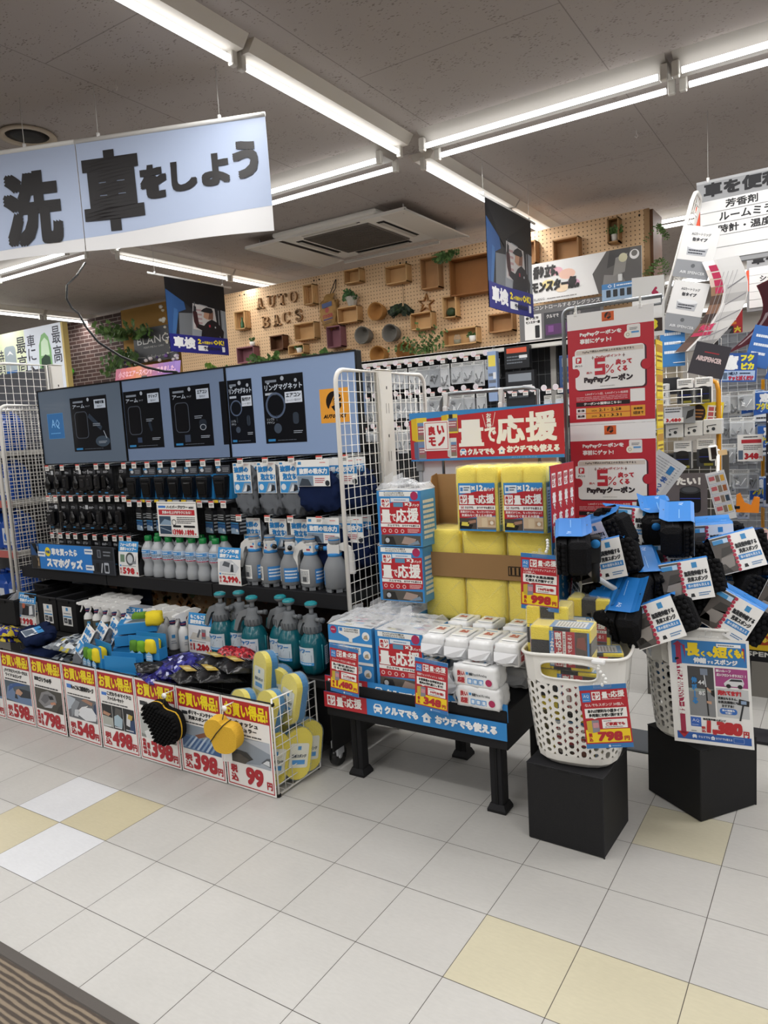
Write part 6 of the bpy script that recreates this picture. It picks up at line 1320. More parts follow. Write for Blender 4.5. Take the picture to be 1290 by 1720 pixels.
S30 = [((-.945, 2.545, .655), (0, 0, .12), 'yellow and black 30-piece sponge pack standing upright at the left in the front basket'), ((-.757, 2.462, .745), (0, -PI/2, .10), 'yellow and black 30-piece sponge pack lying on its side, frontmost, in the front basket'), ((-.825, 2.665, .665), (0, 0, .1), 'yellow and black 30-piece sponge pack standing behind the others in the front basket'),
       ((-.680, 2.60, .628), (.0, -PI/2, .35), 'yellow and black 30-piece sponge pack low at the right rim of the front basket'), ((-.735, 2.468, .585), (0, -PI/2, .08), 'yellow and black 30-piece sponge pack seen through the handle of the front basket')]
for k, (x, y, z) in enumerate(((-.845, 2.50, .312), (-.845, 2.62, .312))): S30.append(((x, y, z), (0, 0, .1), f'yellow and black 30-piece sponge pack seen through the basket holes, {("front", "back")[k]} one'))
for k, (p, r, lb) in enumerate(S30):
    if k == 0: p3.location = p; p3.rotation_euler = r; p3['label'] = lb; p3['group'] = 'thirty-piece sponge packs'
    else: dup(p3, p, r, lb, 'thirty-piece sponge packs')
# ---------------------------------------------------------------- telescopic sponge mops
def mop_head():
    t = thing('sponge_mop', '', 'sponge mop'); w, d, h = .205, .082, .098
    a = MB(); a.box(-w/2, -d*.18, -h/2, w/2, d*.62, h/2, '1a1a1c', .014)
    a.box(-w/2+.008, d*.1, -h/2-.002, w/2-.008, d*.3, h/2+.002, '2a2a2d', .01); a.build('back_foam', 'sp', t)
    a = MB(); a.prismz([(-w/2+.004, -d*.16), (-w/2+.022, -d*.42), (w/2-.022, -d*.42), (w/2-.004, -d*.16)], -h/2+.002, h/2-.002, '151517')
    for i in range(-6, 7):
        for j in range(-3, 4):
            x = i*.0158+(j % 2)*.0075
            if abs(x) < w/2-.012: a.ball((x, -d*.42, j*.0135), .0074, '19191b', 6, 0, 1, 1, .9)
    for sx in (-1, 1):
        for j in range(-3, 4): a.ball((sx*(w/2-.012), -d*.26, j*.0135), .0075, '19191b', 6)
    a.build('egg_crate_foam', 'sp', t)
    cw = .066; y0 = -d*.42-.009
    a = MB(Tr(0, y0, 0)); z0, z1 = -h/2-.012, h/2+.004
    a.box(-cw, .0006, z0, cw, .0016, z1, 'e4e3e0'); a.rect(-cw, z0, cw, z1, 'efeeec', 0); a.rect(-cw, z0+.002, -.012, z1-.002, '57514d', 1); a.poly([(-cw, z0+.01), (-.02, z0+.02), (-.012, z0+.06), (-.05, z0+.05)], '8d8782', 2); a.poly([(-cw, z0+.004), (-.03, z0+.004), (-.045, z0+.03), (-cw, z0+.035)], '2e2b29', 2); a.poly([(-.05, z0+.05), (-.012, z0+.055), (-.012, z0+.08), (-.04, z0+.078)], '3c3936', 2); a.rect(-cw+.006, z1-.022, -.016, z1-.008, 'b9d4ec', 3); a.rect(-cw+.006, z1-.022, -.03, z1-.010, '3f8ec6', 4)
    for q in range(10): a.circ(-.011+.002*(q % 2), z0+.006+.0112*q, .0055, 'b0324a', 3, 6)
    a.rect(.022, z1-.024, .036, z1-.008, '3f8ec6', 1); a.txt('無段階伸縮する', -.002, z1-.046, .060, z1-.031, '26282c', .04, 2); a.txt('洗車スポンジ', .004, z1-.063, .058, z1-.049, '26282c', .04, 2); a.rect(-.003, z1-.082, .062, z1-.067, '3a86c8', 1); a.txt('車の屋根も洗える', .002, z1-.079, .058, z1-.070, 'eaf2f8', .02, 2)
    a.poly([(.004, z0+.008), (.016, z0+.008), (.014, z0+.018), (.006, z0+.018)], '222326', 1); a.fine(.026, z0+.008, .058, z0+.02, '5a86b4', 2, 2); a.build('card', 'pr', t)
    a = MB(); pf = [(y0, z1), (y0+.01, z1+.006), (d*.34, h/2+.008), (d*.48, h/2+.012), (d*.66, h/2+.020)]
    for i in range(len(pf)-1):
        (ya_, za), (yb_, zb) = pf[i], pf[i+1]
        a.add([(-cw, ya_, za), (cw, ya_, za), (cw, yb_, zb), (-cw, yb_, zb)], [(0, 1, 2, 3)], '2274c0'); a.add([(-cw, ya_, za-.0008), (cw, ya_, za-.0008), (cw, yb_, zb-.0008), (-cw, yb_, zb-.0008)], [(3, 2, 1, 0)], '1f6ab0')
    yb_, zb = pf[3]; ya_, za = pf[2]; a.T = Tr(0, ya_, za+.0004) @ Matrix.Rotation(math.atan2(zb-za, yb_-ya_)-PI/2, 4, 'X'); a.circ(.0, .018, .004, '17191c', 1, 8)
    a.T = Tr(0, y0+.01, z1+.0066) @ Matrix.Rotation(math.atan2(h/2+.010-z1-.006, d*.40-y0-.01)-PI/2, 4, 'X'); a.txt('AQ', .035, .02, .052, .034, 'cfe4f6', 0, 1, 0); a.fine(-.05, .03, .02, .034, '8fc0ea', 1, 1); a.build('blue_flap', 'pr', t)
    a = MB(); a.box(-.014, d*.6, -.05, .014, d*.6+.03, .03, '1f2023', .004); a.tube([(-.017, d*.6+.015, .012), (.017, d*.6+.015, .012)], .013, '2f86cc', 12); a.tube([(0, d*.6+.015, -.04), (0, d*.6+.015, -.11)], .012, '1f2023', 10); a.build('bracket', 'mt', t)
    return t
mh = mop_head(); MSC = 1.32
MOPS = [  # position, yaw (0 faces -y), pitch back, roll, label
 ((-.802, 2.80, 1.005), .05, .25, -.25, 'upper left of the heap, card facing front, tilted up to the right'),
 ((-.775, 3.08, 1.105), .75, .15, .15, 'high at the back left, card facing right'),
 ((-.868, 2.62, 1.090), -1.25, .0, .25, 'outermost at the left, seen end-on'),
 ((-.850, 2.96, 1.075), -.45, -.25, -.3, 'high on the left, blue flap tilted forward'),
 ((-.684, 3.17, 1.115), 1.9, .0, -.3, 'high at the back, before the lower coupon poster'),
 ((-.575, 3.07, 1.10), 1.75, .0, -.35, 'highest in the middle, blue flap up and handle showing'),
 ((-.619, 3.12, .965), .1, .05, -.03, 'middle of the heap, behind the raised handle'),
 ((-.490, 3.26, 1.025), .25, .0, -.06, 'at the back right of the middle, card upright'),
 ((-.385, 3.16, .99), .35, .35, -.25, 'upper right, pale flap on top'),
 ((-.521, 2.93, .915), .10, .32, -.21, 'largest in the middle, white card tilted up to the right'),
 ((-.300, 3.27, .91), 1.6, .0, -.35, 'at the right edge, blue flap and knob showing'),
 ((-.690, 2.95, .93), 2.0, .0, -.45, 'between the two front cards, seen from its handle side'),
 ((-.775, 2.79, .845), -1.75, .0, .60, 'low at the left, blue flap hanging forward, left one'),
 ((-.700, 2.76, .835), -1.6, .0, .60, 'low at the left, blue flap hanging forward, right one'),
 ((-.591, 2.745, .795), .0, .25, -.42, 'lowest at the front, card tilted over the basket rim'),
 ((-.366, 2.945, .795), .05, .2, .50, 'front right, card sloping down to the right'),
 ((-.890, 2.86, .895), -.9, .0, .3, 'lower left, blue flap behind the sponge packs'),
 ((-.262, 3.14, .80), .75, .1, .6, 'lowest at the right edge, card half hidden'),
 ((-.440, 3.32, .88), .2, .2, .0, 'far back, a pale card between the right heads'),
]
MO = [mh]+[dup(mh) for _ in MOPS[1:]]
for k, (p, yw, pt, rl, lb) in enumerate(MOPS):
    o = MO[k]; M = Tr(*p) @ Rz(yw) @ Matrix.Rotation(-pt, 4, 'X') @ Matrix.Rotation(rl, 4, 'Y') @ Matrix.Scale(MSC, 4)
    o.matrix_basis = M; o['label'] = 'black sponge mop '+lb; o['group'] = 'black sponge mops in the rear basket'
    b = Vector((-.515+.075*math.sin(k*2.4), 3.03+.075*math.cos(k*2.4), .34)); s = Vector((0, .065, -.10)); w0 = M @ s; q = 1/MSC
    if w0.z > .80:
        d = Vector((w0.x+.515, w0.y-3.02)); d *= min(1, .115/max(d.length, .001)); rp = Vector((-.515+d.x, 3.02+d.y, .75)); b = rp.copy()
        for _ in range(40):
            n_ = b+(rp-w0).normalized()*.012
            if n_.z < .36 or math.hypot(n_.x+.515, n_.y-3.02) > .118: break
            b = n_
    e = M.inverted() @ b
    a = MB(); mid = s+(e-s)*.45; a.tube([s, mid], .0105*q, 'b4bac2', 10); a.tube([mid, s+(e-s)*.55], .0125*q, '2f6fb4', 10); a.tube([s+(e-s)*.55, e], .0125*q, '1c1d20', 10)
    a.build('handle_tube', 'gl', o)
# price cards on the baskets
pop_card('red price card at 798 clipped to the front basket', 'なんでもスポンジ 30個入', 'あれば便利な小型タイプ', '多用途にお使い頂けます', 'ご家庭でも', '798', (-.752, 2.372, .425), (0, -.10, .32), .155, .225)
a = MB(Tr(-.70, 2.392, .655)); 
for q in range(7): a.ball((.012*math.sin(q*.9), .0, .011*q), .0065, 'f0f0ee', 8)
a.box(-.035, -.006, .07, .01, .014, .085, 'e9eaeb', .004); tag(a.build('card_clip', 'gl'), 'white ball-chain clip holding the 798 card on the basket rim', 'clip')
t = thing('price_poster', 'large white price card at 1,380 with blue header before the mop basket', 'poster', None, (-.545, 2.775, .318), (0, .0, .13)); w, h = .272, .418
a = MB(); a.b = lambda x, y, z: (x-.02*(z/h), y+.03*(1-z/h), z)
a.rect(0, 0, w, h, 'f0efed', 0, 0, 4, 12); a.rect(0, 0, w, h, 'dcdbd9', -3, 0, 4, 12)
a.rect(.012, h*.755, w-.010, h*.975, '3a7fc0', 1, 0, 3, 5); a.rect(.012, .014, w-.008, .044, '2f5fae', 1); carico(a, .072, .029, .016, 'e9eef6'); a.txt('クルマでも', .085, .024, .125, .034, 'e9eef6', .02); houseico(a, .135, .029, .016, 'e9eef6'); a.txt('おウチでも使える', .145, .024, .20, .034, 'e9eef6', .02); a.frame(.205, .02, .24, .038, .001, 'b9cbe8', 3)
a.rect(.026, .035, .044, h*.93, 'a83050', 2, 0, 1, 10); a.poly([(.016, h*.925), (.054, h*.925), (.035, h*.965)], 'a83050', 2); a.poly([(.016, .044), (.035, .018), (.054, .044)], 'b82c35', 2)
a.vtxt('44㎝〜85㎝のフリー調整', .022, .115, .048, .315, 'f4f2f0', .05, 4)
a.txt('長', .06, h*.83, .108, h*.955, 'f4d62c', .05, 4, 0, 2); a.txt('くも', .112, h*.835, .152, h*.885, 'f4d62c', .06, 4); a.txt('短', .152, h*.83, .200, h*.935, 'f4d62c', .05, 4, 0, 2); a.txt('くも!', .203, h*.835, .253, h*.92, 'f4d62c', .06, 4); a.txt('伸縮', .085, h*.768, .128, h*.822, 'f2f4f6', .05, 4); a.txt('する', .132, h*.77, .152, h*.798, 'f2f4f6', .04, 4); a.txt('スポンジ', .155, h*.768, .232, h*.818, 'f2f4f6', .05, 4); a.rect(.165, h*.93, .245, h*.96, 'f2f4f6', 3); a.fine(.17, h*.935, .24, h*.955, '6a7078', 1, 4)
for x in (.056, .254): a.poly([(x-.006, h*.93), (x+.002, h*.93), (x+.002, h*.80)], 'a83050', 4)
a.rect(.062, h*.27, .150, h*.735, '4a4a4c', 1, 0, 1, 6); a.rect(.062, h*.27, .150, h*.50, '85878a', 2, 0, 1, 3); a.rect(.062, h*.50, .150, h*.53, '9aa29e', 3); a.rect(.105, h*.66, .13, h*.72, '7f8a9c', 3); a.line(.118, h*.66, .122, h*.55, .004, 'c9ccd0', 4); a.line(.122, h*.55, .125, h*.28, .005, '2a2a2c', 4); a.poly([(.124, h*.53), (.142, h*.49), (.142, h*.51), (.126, h*.55)], 'c49a80', 5); a.poly([(.138, h*.48), (.150, h*.46), (.150, h*.53), (.138, h*.52)], '222224', 5); a.poly([(.122, h*.40), (.138, h*.39), (.138, h*.42), (.122, h*.42)], 'c49a80', 5); a.vtxt('伸びーる', .073, h*.38, .092, h*.64, '3a86c8', .05, 5); a.txt('44', .096, h*.57, .118, h*.61, 'e4e6e8', .03, 5); a.txt('85', .096, h*.47, .118, h*.51, 'e4e6e8', .03, 5)
a.rect(.155, h*.565, .262, h*.735, 'a84a86', 1); a.txt('高いルーフ', .158, h*.70, .208, h*.727, 'f4eef2', .04, 4); a.txt('広いフロントガラスに！！', .160, h*.662, .256, h*.690, 'f4eef2', .04, 4); a.poly([(.185, h*.575), (.245, h*.575), (.25, h*.61), (.245, h*.65), (.205, h*.648), (.19, h*.618), (.183, h*.60)], 'd9dbde', 3); a.poly([(.20, h*.622), (.245, h*.624), (.242, h*.643), (.208, h*.642)], '33363c', 4)
for x in (.198, .236): a.circ(x, h*.577, .008, '222326', 5, 12)
a.rect(.155, h*.28, .262, h*.55, 'c6c8ca', 1); a.txt('売れてます！', .16, h*.485, .238, h*.535, 'c22f3a', .07, 4); a.txt('洗車はもちろん、', .16, h*.445, .225, h*.472, '2a2a2c', .04, 4); a.txt('お風呂掃除にも', .16, h*.41, .228, h*.437, '2a2a2c', .04, 4); a.txt('おすすめ！', .172, h*.375, .212, h*.402, '2a2a2c', .04, 4); a.rrect(.164, h*.31, .222, h*.365, '3a6fc0', .010, 3); a.txt('曲の調整も', .172, h*.338, .214, h*.358, 'eef2f8', .04, 4); a.txt('可能！', .182, h*.314, .204, h*.333, 'eef2f8', .04, 4); a.poly([(.226, h*.41), (.262, h*.40), (.264, h*.45), (.23, h*.465)], '2a2a2c', 3); a.rect(.236, h*.418, .254, h*.45, '8fa6c4', 4); a.line(.243, h*.41, .23, h*.26, .006, '303236', 4)
a.rect(.062, h*.165, .098, h*.255, '3a68c0', 1); a.txt('AQ', .068, h*.205, .092, h*.24, 'dfe8f8', .0, 3); a.fine(.066, h*.175, .094, h*.19, 'a9c0ea', 1, 3); a.txt('無段階伸縮スポンジ', .105, h*.235, .182, h*.255, '2a2a2c', .04, 3); a.vtxt('税込', .098, h*.115, .112, h*.175, 'bd2f35', .05, 3); a.txt('1,380', .116, h*.10, .236, h*.235, 'bd2f35', .075, 3, .06, 3); a.txt('円', .238, h*.105, .258, h*.165, 'bd2f35', .05, 3); a.fine(.062, h*.115, .085, h*.13, '77777a', 1, 3)
a.build('card', 'pr', t)
a = MB(Tr(.12, -.002, h)); a.box(-.035, .0, -.008, .035, .012, .008, 'e9eaeb', .003); a.box(-.012, .004, .0, .012, .02, .03, 'dfe0e1', .004); a.build('clip', 'film', t)
# ================================================================== pegboard wall behind, its decorations and the goods under it
def peg_mat():
    m = bpy.data.materials.new('mat_pegboard'); m.use_nodes = True; nt = m.node_tree; n = nt.nodes; L = nt.links; b = n['Principled BSDF']
    tc = n.new('ShaderNodeTexCoord'); mp = n.new('ShaderNodeMapping'); mp.inputs['Scale'].default_value = (33.0, 1, 33.0); L.new(tc.outputs['Object'], mp.inputs['Vector'])
    fr = n.new('ShaderNodeVectorMath'); fr.operation = 'FRACTION'; L.new(mp.outputs[0], fr.inputs[0])
    sx = n.new('ShaderNodeSeparateXYZ'); L.new(fr.outputs[0], sx.inputs[0])
    def mth(op, a, bb=None):
        q = n.new('ShaderNodeMath'); q.operation = op
        if isinstance(a, (int, float)): q.inputs[0].default_value = a
        else: L.new(a, q.inputs[0])
        if bb is not None:
            if isinstance(bb, (int, float)): q.inputs[1].default_value = bb
            else: L.new(bb, q.inputs[1])
        return q.outputs[0]
    dx = mth('SUBTRACT', sx.outputs['X'], .5); dz = mth('SUBTRACT', sx.outputs['Z'], .5)
    d = mth('ADD', mth('MULTIPLY', dx, dx), mth('MULTIPLY', dz, dz)); h = mth('LESS_THAN', d, .024)
    nz = n.new('ShaderNodeTexNoise'); nz.inputs['Scale'].default_value = 3; mp2 = n.new('ShaderNodeMapping'); mp2.inputs['Scale'].default_value = (1, 1, 14); L.new(tc.outputs['Object'], mp2.inputs['Vector']); L.new(mp2.outputs[0], nz.inputs['Vector'])
    r = n.new('ShaderNodeValToRGB'); r.color_ramp.elements[0].color = H('d8b48a'); r.color_ramp.elements[1].color = H('e2c098'); L.new(nz.outputs[0], r.inputs[0])
    mx = n.new('ShaderNodeMix'); mx.data_type = 'RGBA'; L.new(h, mx.inputs['Factor']); L.new(r.outputs[0], mx.inputs['A']); mx.inputs['B'].default_value = H('6d5138'); L.new(mx.outputs['Result'], b.inputs['Base Color']); b.inputs['Roughness'].default_value = .7
    MAT['peg'] = m
peg_mat()
PY = 5.40
pg = thing('pegboard', 'tall pegboard of pale wood panels carrying crates, baskets and letters', 'pegboard', None, (-3.2, PY, 0))
xs = [-5.75, -4.75+.0, -4.05+.9, -3.15+.02, -2.23, -1.215]
xs = [-5.88, -4.97, -4.06, -3.15, -2.24, -1.215]
for i in range(5):
    a = MB(Tr(3.2, 0, 0)); a.box(xs[i]+.0015, 0, 2.10, xs[i+1]-.0015, .018, 2.965, 'c9a57d'); a.build('board', 'peg', pg)
    a = MB(Tr(3.2, 0, 0)); 
    for q in (xs[i]+.03, xs[i+1]-.03):
        for z in (2.14, 2.93): a.ball((q, -.002, z), .008, '2a2522', 8)
    a.build('screw_cap', 'gl', pg)
a = MB(Tr(3.2, 0, 0)); a.box(-1.215, -.001, 1.2, -1.18, .02, 2.965, 'a5845f'); a.box(-1.20, .02, 1.2, -1.16, .30, 2.96, '6d4a32'); a.build('end_board', 'wood', pg)
# letters with serifs, cut from thick board
W_ = 'b08a62'
def letter(ch, x, z, lb, h=.10, w=.10):
    a = MB(); d0, d1 = -.022, 0; s = w*.22; q = h/2; e = w/2; P = lambda pts: a.prism(pts, d0, d1, W_, 0, False, '8c6844'); B = lambda x0, z0, x1, z1: a.box(x0, d0, z0, x1, d1, z1, W_)
    if ch == 'A':
        P([(-e*.62, -q), (-e*.62+s*.8, -q), (.0+s*.35, q), (-s*.6, q)]); P([(e*.62-s*1.1, -q), (e*.62, -q), (s*.55, q), (-s*.45, q)]); B(-e*.4, -q*.3, e*.35, -q*.08); B(-e, -q, -e*.2, -q+.014); B(e*.15, -q, e, -q+.014)
    elif ch == 'U':
        B(-e*.75, -q*.4, -e*.75+s, q); B(e*.75-s*.6, -q*.4, e*.75, q); B(-e, q-.014, -e*.2, q); B(e*.3, q-.014, e, q)
        n = 8
        for i in range(n):
            t0, t1 = PI+PI*i/n, PI+PI*(i+1)/n; P([(e*.75*math.cos(t0), -q*.4+q*.6*math.sin(t0)), (e*.75*math.cos(t1), -q*.4+q*.6*math.sin(t1)), ((e*.75-s)*math.cos(t1), -q*.4+(q*.6-s*.7)*math.sin(t1)), ((e*.75-s)*math.cos(t0), -q*.4+(q*.6-s*.7)*math.sin(t0))])
    elif ch == 'T': B(-s*.55, -q, s*.55, q); B(-e, q-.016, e, q); B(-e, q-.03, -e+.012, q); B(e-.012, q-.03, e, q); B(-e*.45, -q, e*.45, -q+.014)
    elif ch in 'OC':
        n = 20
        for i in range(n):
            t0, t1 = 2*PI*i/n, 2*PI*(i+1)/n
            if ch == 'C' and (i < 2 or i > n-3): continue
            f = lambda t, k: ((e-(s*.9*abs(math.cos(t))+.008)*k)*math.cos(t), (q-(s*.35)*k-.004*k)*math.sin(t)); P([f(t0, 0), f(t1, 0), f(t1, 1), f(t0, 1)])
        if ch == 'C': B(e*.62, q*.28, e*.8, q*.95); 
    elif ch == 'B':
        B(-e*.75, -q, -e*.75+s, q); B(-e, q-.012, 0, q); B(-e, -q, 0, -q+.012); B(-e*.5, -.006, 0, .008); n = 8
        for zc, rr_, xe in ((q*.52, q*.48, e*.7), (-q*.48, q*.52, e*.85)):
            for i in range(n):
                t0, t1 = -PI/2+PI*i/n, -PI/2+PI*(i+1)/n; f = lambda t, k: ((xe-s*.8*k)*math.cos(t), zc+(rr_-.012*k)*math.sin(t)); P([f(t0, 0), f(t1, 0), f(t1, 1), f(t0, 1)])
    elif ch == 'S':
        n = 11; pts = []
        for i in range(n): t = math.radians(40+230*i/(n-1)); pts.append((e*.6*math.cos(t), q*.48+q*.42*math.sin(t)))
        for i in range(n): t = math.radians(90-230*i/(n-1)); pts.append((e*.68*math.cos(t), -q*.46+q*.44*math.sin(t)))
        for i in range(len(pts)-1):
            p, r = Vector(pts[i]), Vector(pts[i+1])
            if (r-p).length < 1e-4: continue
            t = (r-p).normalized(); nn = Vector((-t.y, t.x))*.010; p -= t*.003; r += t*.003; P([tuple(p-nn), tuple(r-nn), tuple(r+nn), tuple(p+nn)])
        B(e*.42, q*.4, e*.6, q*.95); B(-e*.65, -q*.95, -e*.48, -q*.4)
    tag(a.build('wall_letter', 'wood', None, (x, PY-.002, z), (0, random.uniform(-.06, .06), 0)), lb, 'letter', 'cut-out letters on the pegboard')
for ch, x, z, lb in (('A', -4.74, 2.815, 'wooden letter A starting the upper word on the pegboard'), ('U', -4.60, 2.818, 'wooden letter U in the upper word on the pegboard'), ('T', -4.468, 2.816, 'wooden letter T in the upper word on the pegboard'), ('O', -4.335, 2.82, 'wooden letter O ending the upper word on the pegboard'), ('B', -4.68, 2.637, 'wooden letter B starting the lower word on the pegboard'), ('A', -4.55, 2.633, 'wooden letter A in the lower word on the pegboard'), ('C', -4.43, 2.647, 'wooden letter C in the lower word on the pegboard'), ('S', -4.283, 2.65, 'wooden letter S ending the lower word on the pegboard')):
    letter(ch, x, z, lb)
def crate(x, z, w, h, lb, col='d0a672', slats=True, d=.085, solid=False):
    t = thing('wooden_crate', lb, 'crate', 'crates on the pegboard', (x, PY-.001, z)); th = .009; e, q = w/2, h/2
    a = MB(); a.box(-e+th, -.006, -q+th, e-th, 0, q-th, col); a.build('back', 'wood', t)
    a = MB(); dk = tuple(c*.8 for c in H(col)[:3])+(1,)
    if slats and not solid:
        vert = h > w*1.2
        for sgn in (-1, 1):
            for k in range(3):
                y0 = -d+k*d/3; y1 = y0+d/3-.008
                if vert: a.box(sgn*e-(th if sgn > 0 else 0), y0, -q, sgn*e+(th if sgn < 0 else 0), y1, q, col)
                else: a.box(-e, y0, sgn*q-(th if sgn > 0 else 0), e, y1, sgn*q+(th if sgn < 0 else 0), col)
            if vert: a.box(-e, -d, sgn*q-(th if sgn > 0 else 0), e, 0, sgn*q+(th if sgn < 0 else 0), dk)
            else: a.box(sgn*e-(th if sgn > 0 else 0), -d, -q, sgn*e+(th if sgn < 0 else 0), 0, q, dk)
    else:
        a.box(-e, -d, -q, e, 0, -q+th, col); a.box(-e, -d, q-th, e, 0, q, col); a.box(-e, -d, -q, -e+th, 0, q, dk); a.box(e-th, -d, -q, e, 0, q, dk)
    a.build('sides', 'wood', t); return t
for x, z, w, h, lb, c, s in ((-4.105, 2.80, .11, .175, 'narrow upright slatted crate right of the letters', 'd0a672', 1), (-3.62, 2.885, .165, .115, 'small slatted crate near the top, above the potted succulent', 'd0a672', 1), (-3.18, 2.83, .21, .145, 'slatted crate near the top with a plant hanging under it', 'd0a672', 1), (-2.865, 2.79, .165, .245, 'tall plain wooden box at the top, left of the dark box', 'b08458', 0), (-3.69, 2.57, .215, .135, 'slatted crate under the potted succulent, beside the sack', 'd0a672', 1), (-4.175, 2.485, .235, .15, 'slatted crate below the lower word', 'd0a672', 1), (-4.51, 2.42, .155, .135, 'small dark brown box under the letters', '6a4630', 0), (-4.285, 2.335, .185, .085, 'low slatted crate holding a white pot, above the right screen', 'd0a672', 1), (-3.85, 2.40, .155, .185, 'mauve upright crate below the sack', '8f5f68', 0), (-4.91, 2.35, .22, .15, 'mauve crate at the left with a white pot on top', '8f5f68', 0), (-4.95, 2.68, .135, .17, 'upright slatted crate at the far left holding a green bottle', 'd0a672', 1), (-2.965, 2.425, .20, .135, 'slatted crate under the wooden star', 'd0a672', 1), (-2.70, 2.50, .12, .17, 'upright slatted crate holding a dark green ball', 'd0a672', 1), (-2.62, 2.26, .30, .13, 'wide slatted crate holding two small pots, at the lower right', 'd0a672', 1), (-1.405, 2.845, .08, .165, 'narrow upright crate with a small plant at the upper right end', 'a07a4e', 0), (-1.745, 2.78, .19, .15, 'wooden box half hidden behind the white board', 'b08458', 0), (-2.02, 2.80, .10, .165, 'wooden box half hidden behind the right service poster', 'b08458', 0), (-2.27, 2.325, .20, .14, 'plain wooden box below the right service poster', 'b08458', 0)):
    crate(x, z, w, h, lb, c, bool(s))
crate(-2.50, 2.715, .36, .285, 'large dark wooden box with figured grain, left of the right service poster', '8a5a2e', False, .10, True)
def wbasket(x, z, r, lb, col):
    t = thing('wicker_basket', lb, 'basket', 'round wicker baskets on the pegboard', (x, PY-.001, z)); a = MB(); prof = [(0, 0), (r*.74, 0)]
    for k in range(9): prof.append((r*(.78+.22*k/8)+(.004 if k % 2 else 0), .012+.011*k))
    prof += [(r*1.03, .105), (r*.98, .108), (r*.9, .09), (r*.75, .02), (0, .014)]
    a.T = Matrix.Rotation(PI/2, 4, 'X'); a.lathe(prof, col, 26); a.build('weave', 'wick', t); return t
for x, z, r, lb, c in ((-3.39, 2.555, .075, 'tan wicker basket highest of the group', 'b9874f'), (-3.54, 2.375, .073, 'grey wicker basket, left of the two grey ones', '7f7b74'), (-3.26, 2.36, .073, 'grey wicker basket, right of the two grey ones', '7f7b74'), (-3.395, 2.195, .074, 'tan wicker basket lowest in the middle', 'b08048'), (-3.135, 2.20, .072, 'tan wicker basket crossed by a green branch', 'a07040'), (-3.69, 2.205, .070, 'tan wicker basket partly behind the right screen', 'b08048')): wbasket(x, z, r, lb, c)
a = MB()
sp_ = [(.08*math.cos(PI/2+PI*i/5)*(1 if i % 2 == 0 else .42), .078*math.sin(PI/2+PI*i/5)*(1 if i % 2 == 0 else .42)) for i in range(10)]
for i in range(10): p, q = sp_[i], sp_[(i+1) % 10]; a.prism([q, p, (p[0]*.82, p[1]*.82), (q[0]*.82, q[1]*.82)][::-1], -.03, 0, 'a5784a')
tag(a.build('wall_star', 'wood', None, (-2.945, PY-.001, 2.567), (0, .1, 0)), 'open wooden star on the pegboard above a slatted crate', 'star')
sk = thing('burlap_sack', 'small burlap sack with printed front hung by a dark cord on the pegboard', 'sack', None, (-3.915, PY-.03, 2.62))
a = MB(); a.b = lambda x, y, z: (x*(1+.12*math.sin(9*z))-.25*(z-.0)*.2, y, z+.12*x)
plush(a, -.095, -.03, -.14, .095, .028, .11, 'b08a58', (8, 4, 10), .006, 3, 0, 3.2); a.add([(-.04, -.02, .10), (.05, -.02, .10), (.06, .01, .16), (-.05, .01, .15), (0, -.03, .155)], [(0, 1, 4), (1, 2, 4), (2, 3, 4), (3, 0, 4)], 'a07c4c'); a.build('body', 'cl', sk)
a = MB(Tr(-.0, -.034, 0)); a.b = lambda x, y, z: (x, y, z+.12*x); a.rect(-.06, .045, .05, .085, '3b4a78', 0); a.circ(-.005, .02, .022, 'a03a34', 1, 14); a.txt('STOCKER', -.055, -.045, .055, -.015, 'a03a34', .06, 1); a.rect(-.05, -.065, .05, -.053, '4a3a6a', 0); a.fine(-.04, -.1, .04, -.075, '55493a', 2, 1); a.build('print', 'pr', sk)
a = MB(); a.tube([(0, 0, .13), (.03, .01, .2), (.07, .02, .28)], .004, '241f1c', 6); a.tube([(.01, 0, .13), (.07, .01, .2), (.075, .02, .28)], .004, '241f1c', 6); a.build('cord', 'mt', sk)
# plants
def sprig(t, col, n, L, seed, base=(0, 0, 0), up=1.0, spread=.6, leaf=.02, name='leaves', stems=None, wd=.42):
    rn = random.Random(seed); a = MB(); s = MB()
    for k in range(n):
        an = rn.uniform(0, 2*PI); el = rn.uniform(.2, 1.0); d = Vector((math.cos(an)*spread, -abs(math.sin(an))*spread*.6, up*el)).normalized(); l = L*rn.uniform(.6, 1.0)
        p = Vector(base); pts = [p.copy()]
        for i in range(5): d.z -= .10*up*(0 if up < 0 else 1)*spread; d.normalize(); p = p+d*l/5; pts.append(p.copy())
        s.tube(pts, .0014, stems or '5a6a3a', 4)
        for i in range(1, 6):
            for q in (-1, 1):
                c = pts[i]; ax = (d.cross(Vector((0, 1, 0)))+Vector((0, 0, .2*q))).normalized()*q; f = (d*.6+ax*.9+Vector((0, rn.uniform(-.5, .1), 0))).normalized(); sd = f.cross(Vector((rn.uniform(-.3, .3), 1, rn.uniform(-.3, .3)))).normalized()*leaf*wd; lf = leaf*rn.uniform(.7, 1.2)
                a.add([c, c+f*lf*.5+sd, c+f*lf, c+f*lf*.5-sd], [(0, 1, 2, 3)], col[rn.randrange(len(col))] if isinstance(col, list) else col)
    s.build('stems', 'leaf', t); a.build(name, 'leaf', t)
GR = ['3f5a2c', '4f6e38', '345028', '5d7a44']
def pot(t, r=.03, h=.05, col='e4e1da'):
    a = MB(); a.lathe([(r*.75, 0), (r, h), (r*.9, h), (r*.85, h*.85), (0, h*.85)], [col, col, col, '4a3a2c'], 14); a.build('pot', 'mt', t)
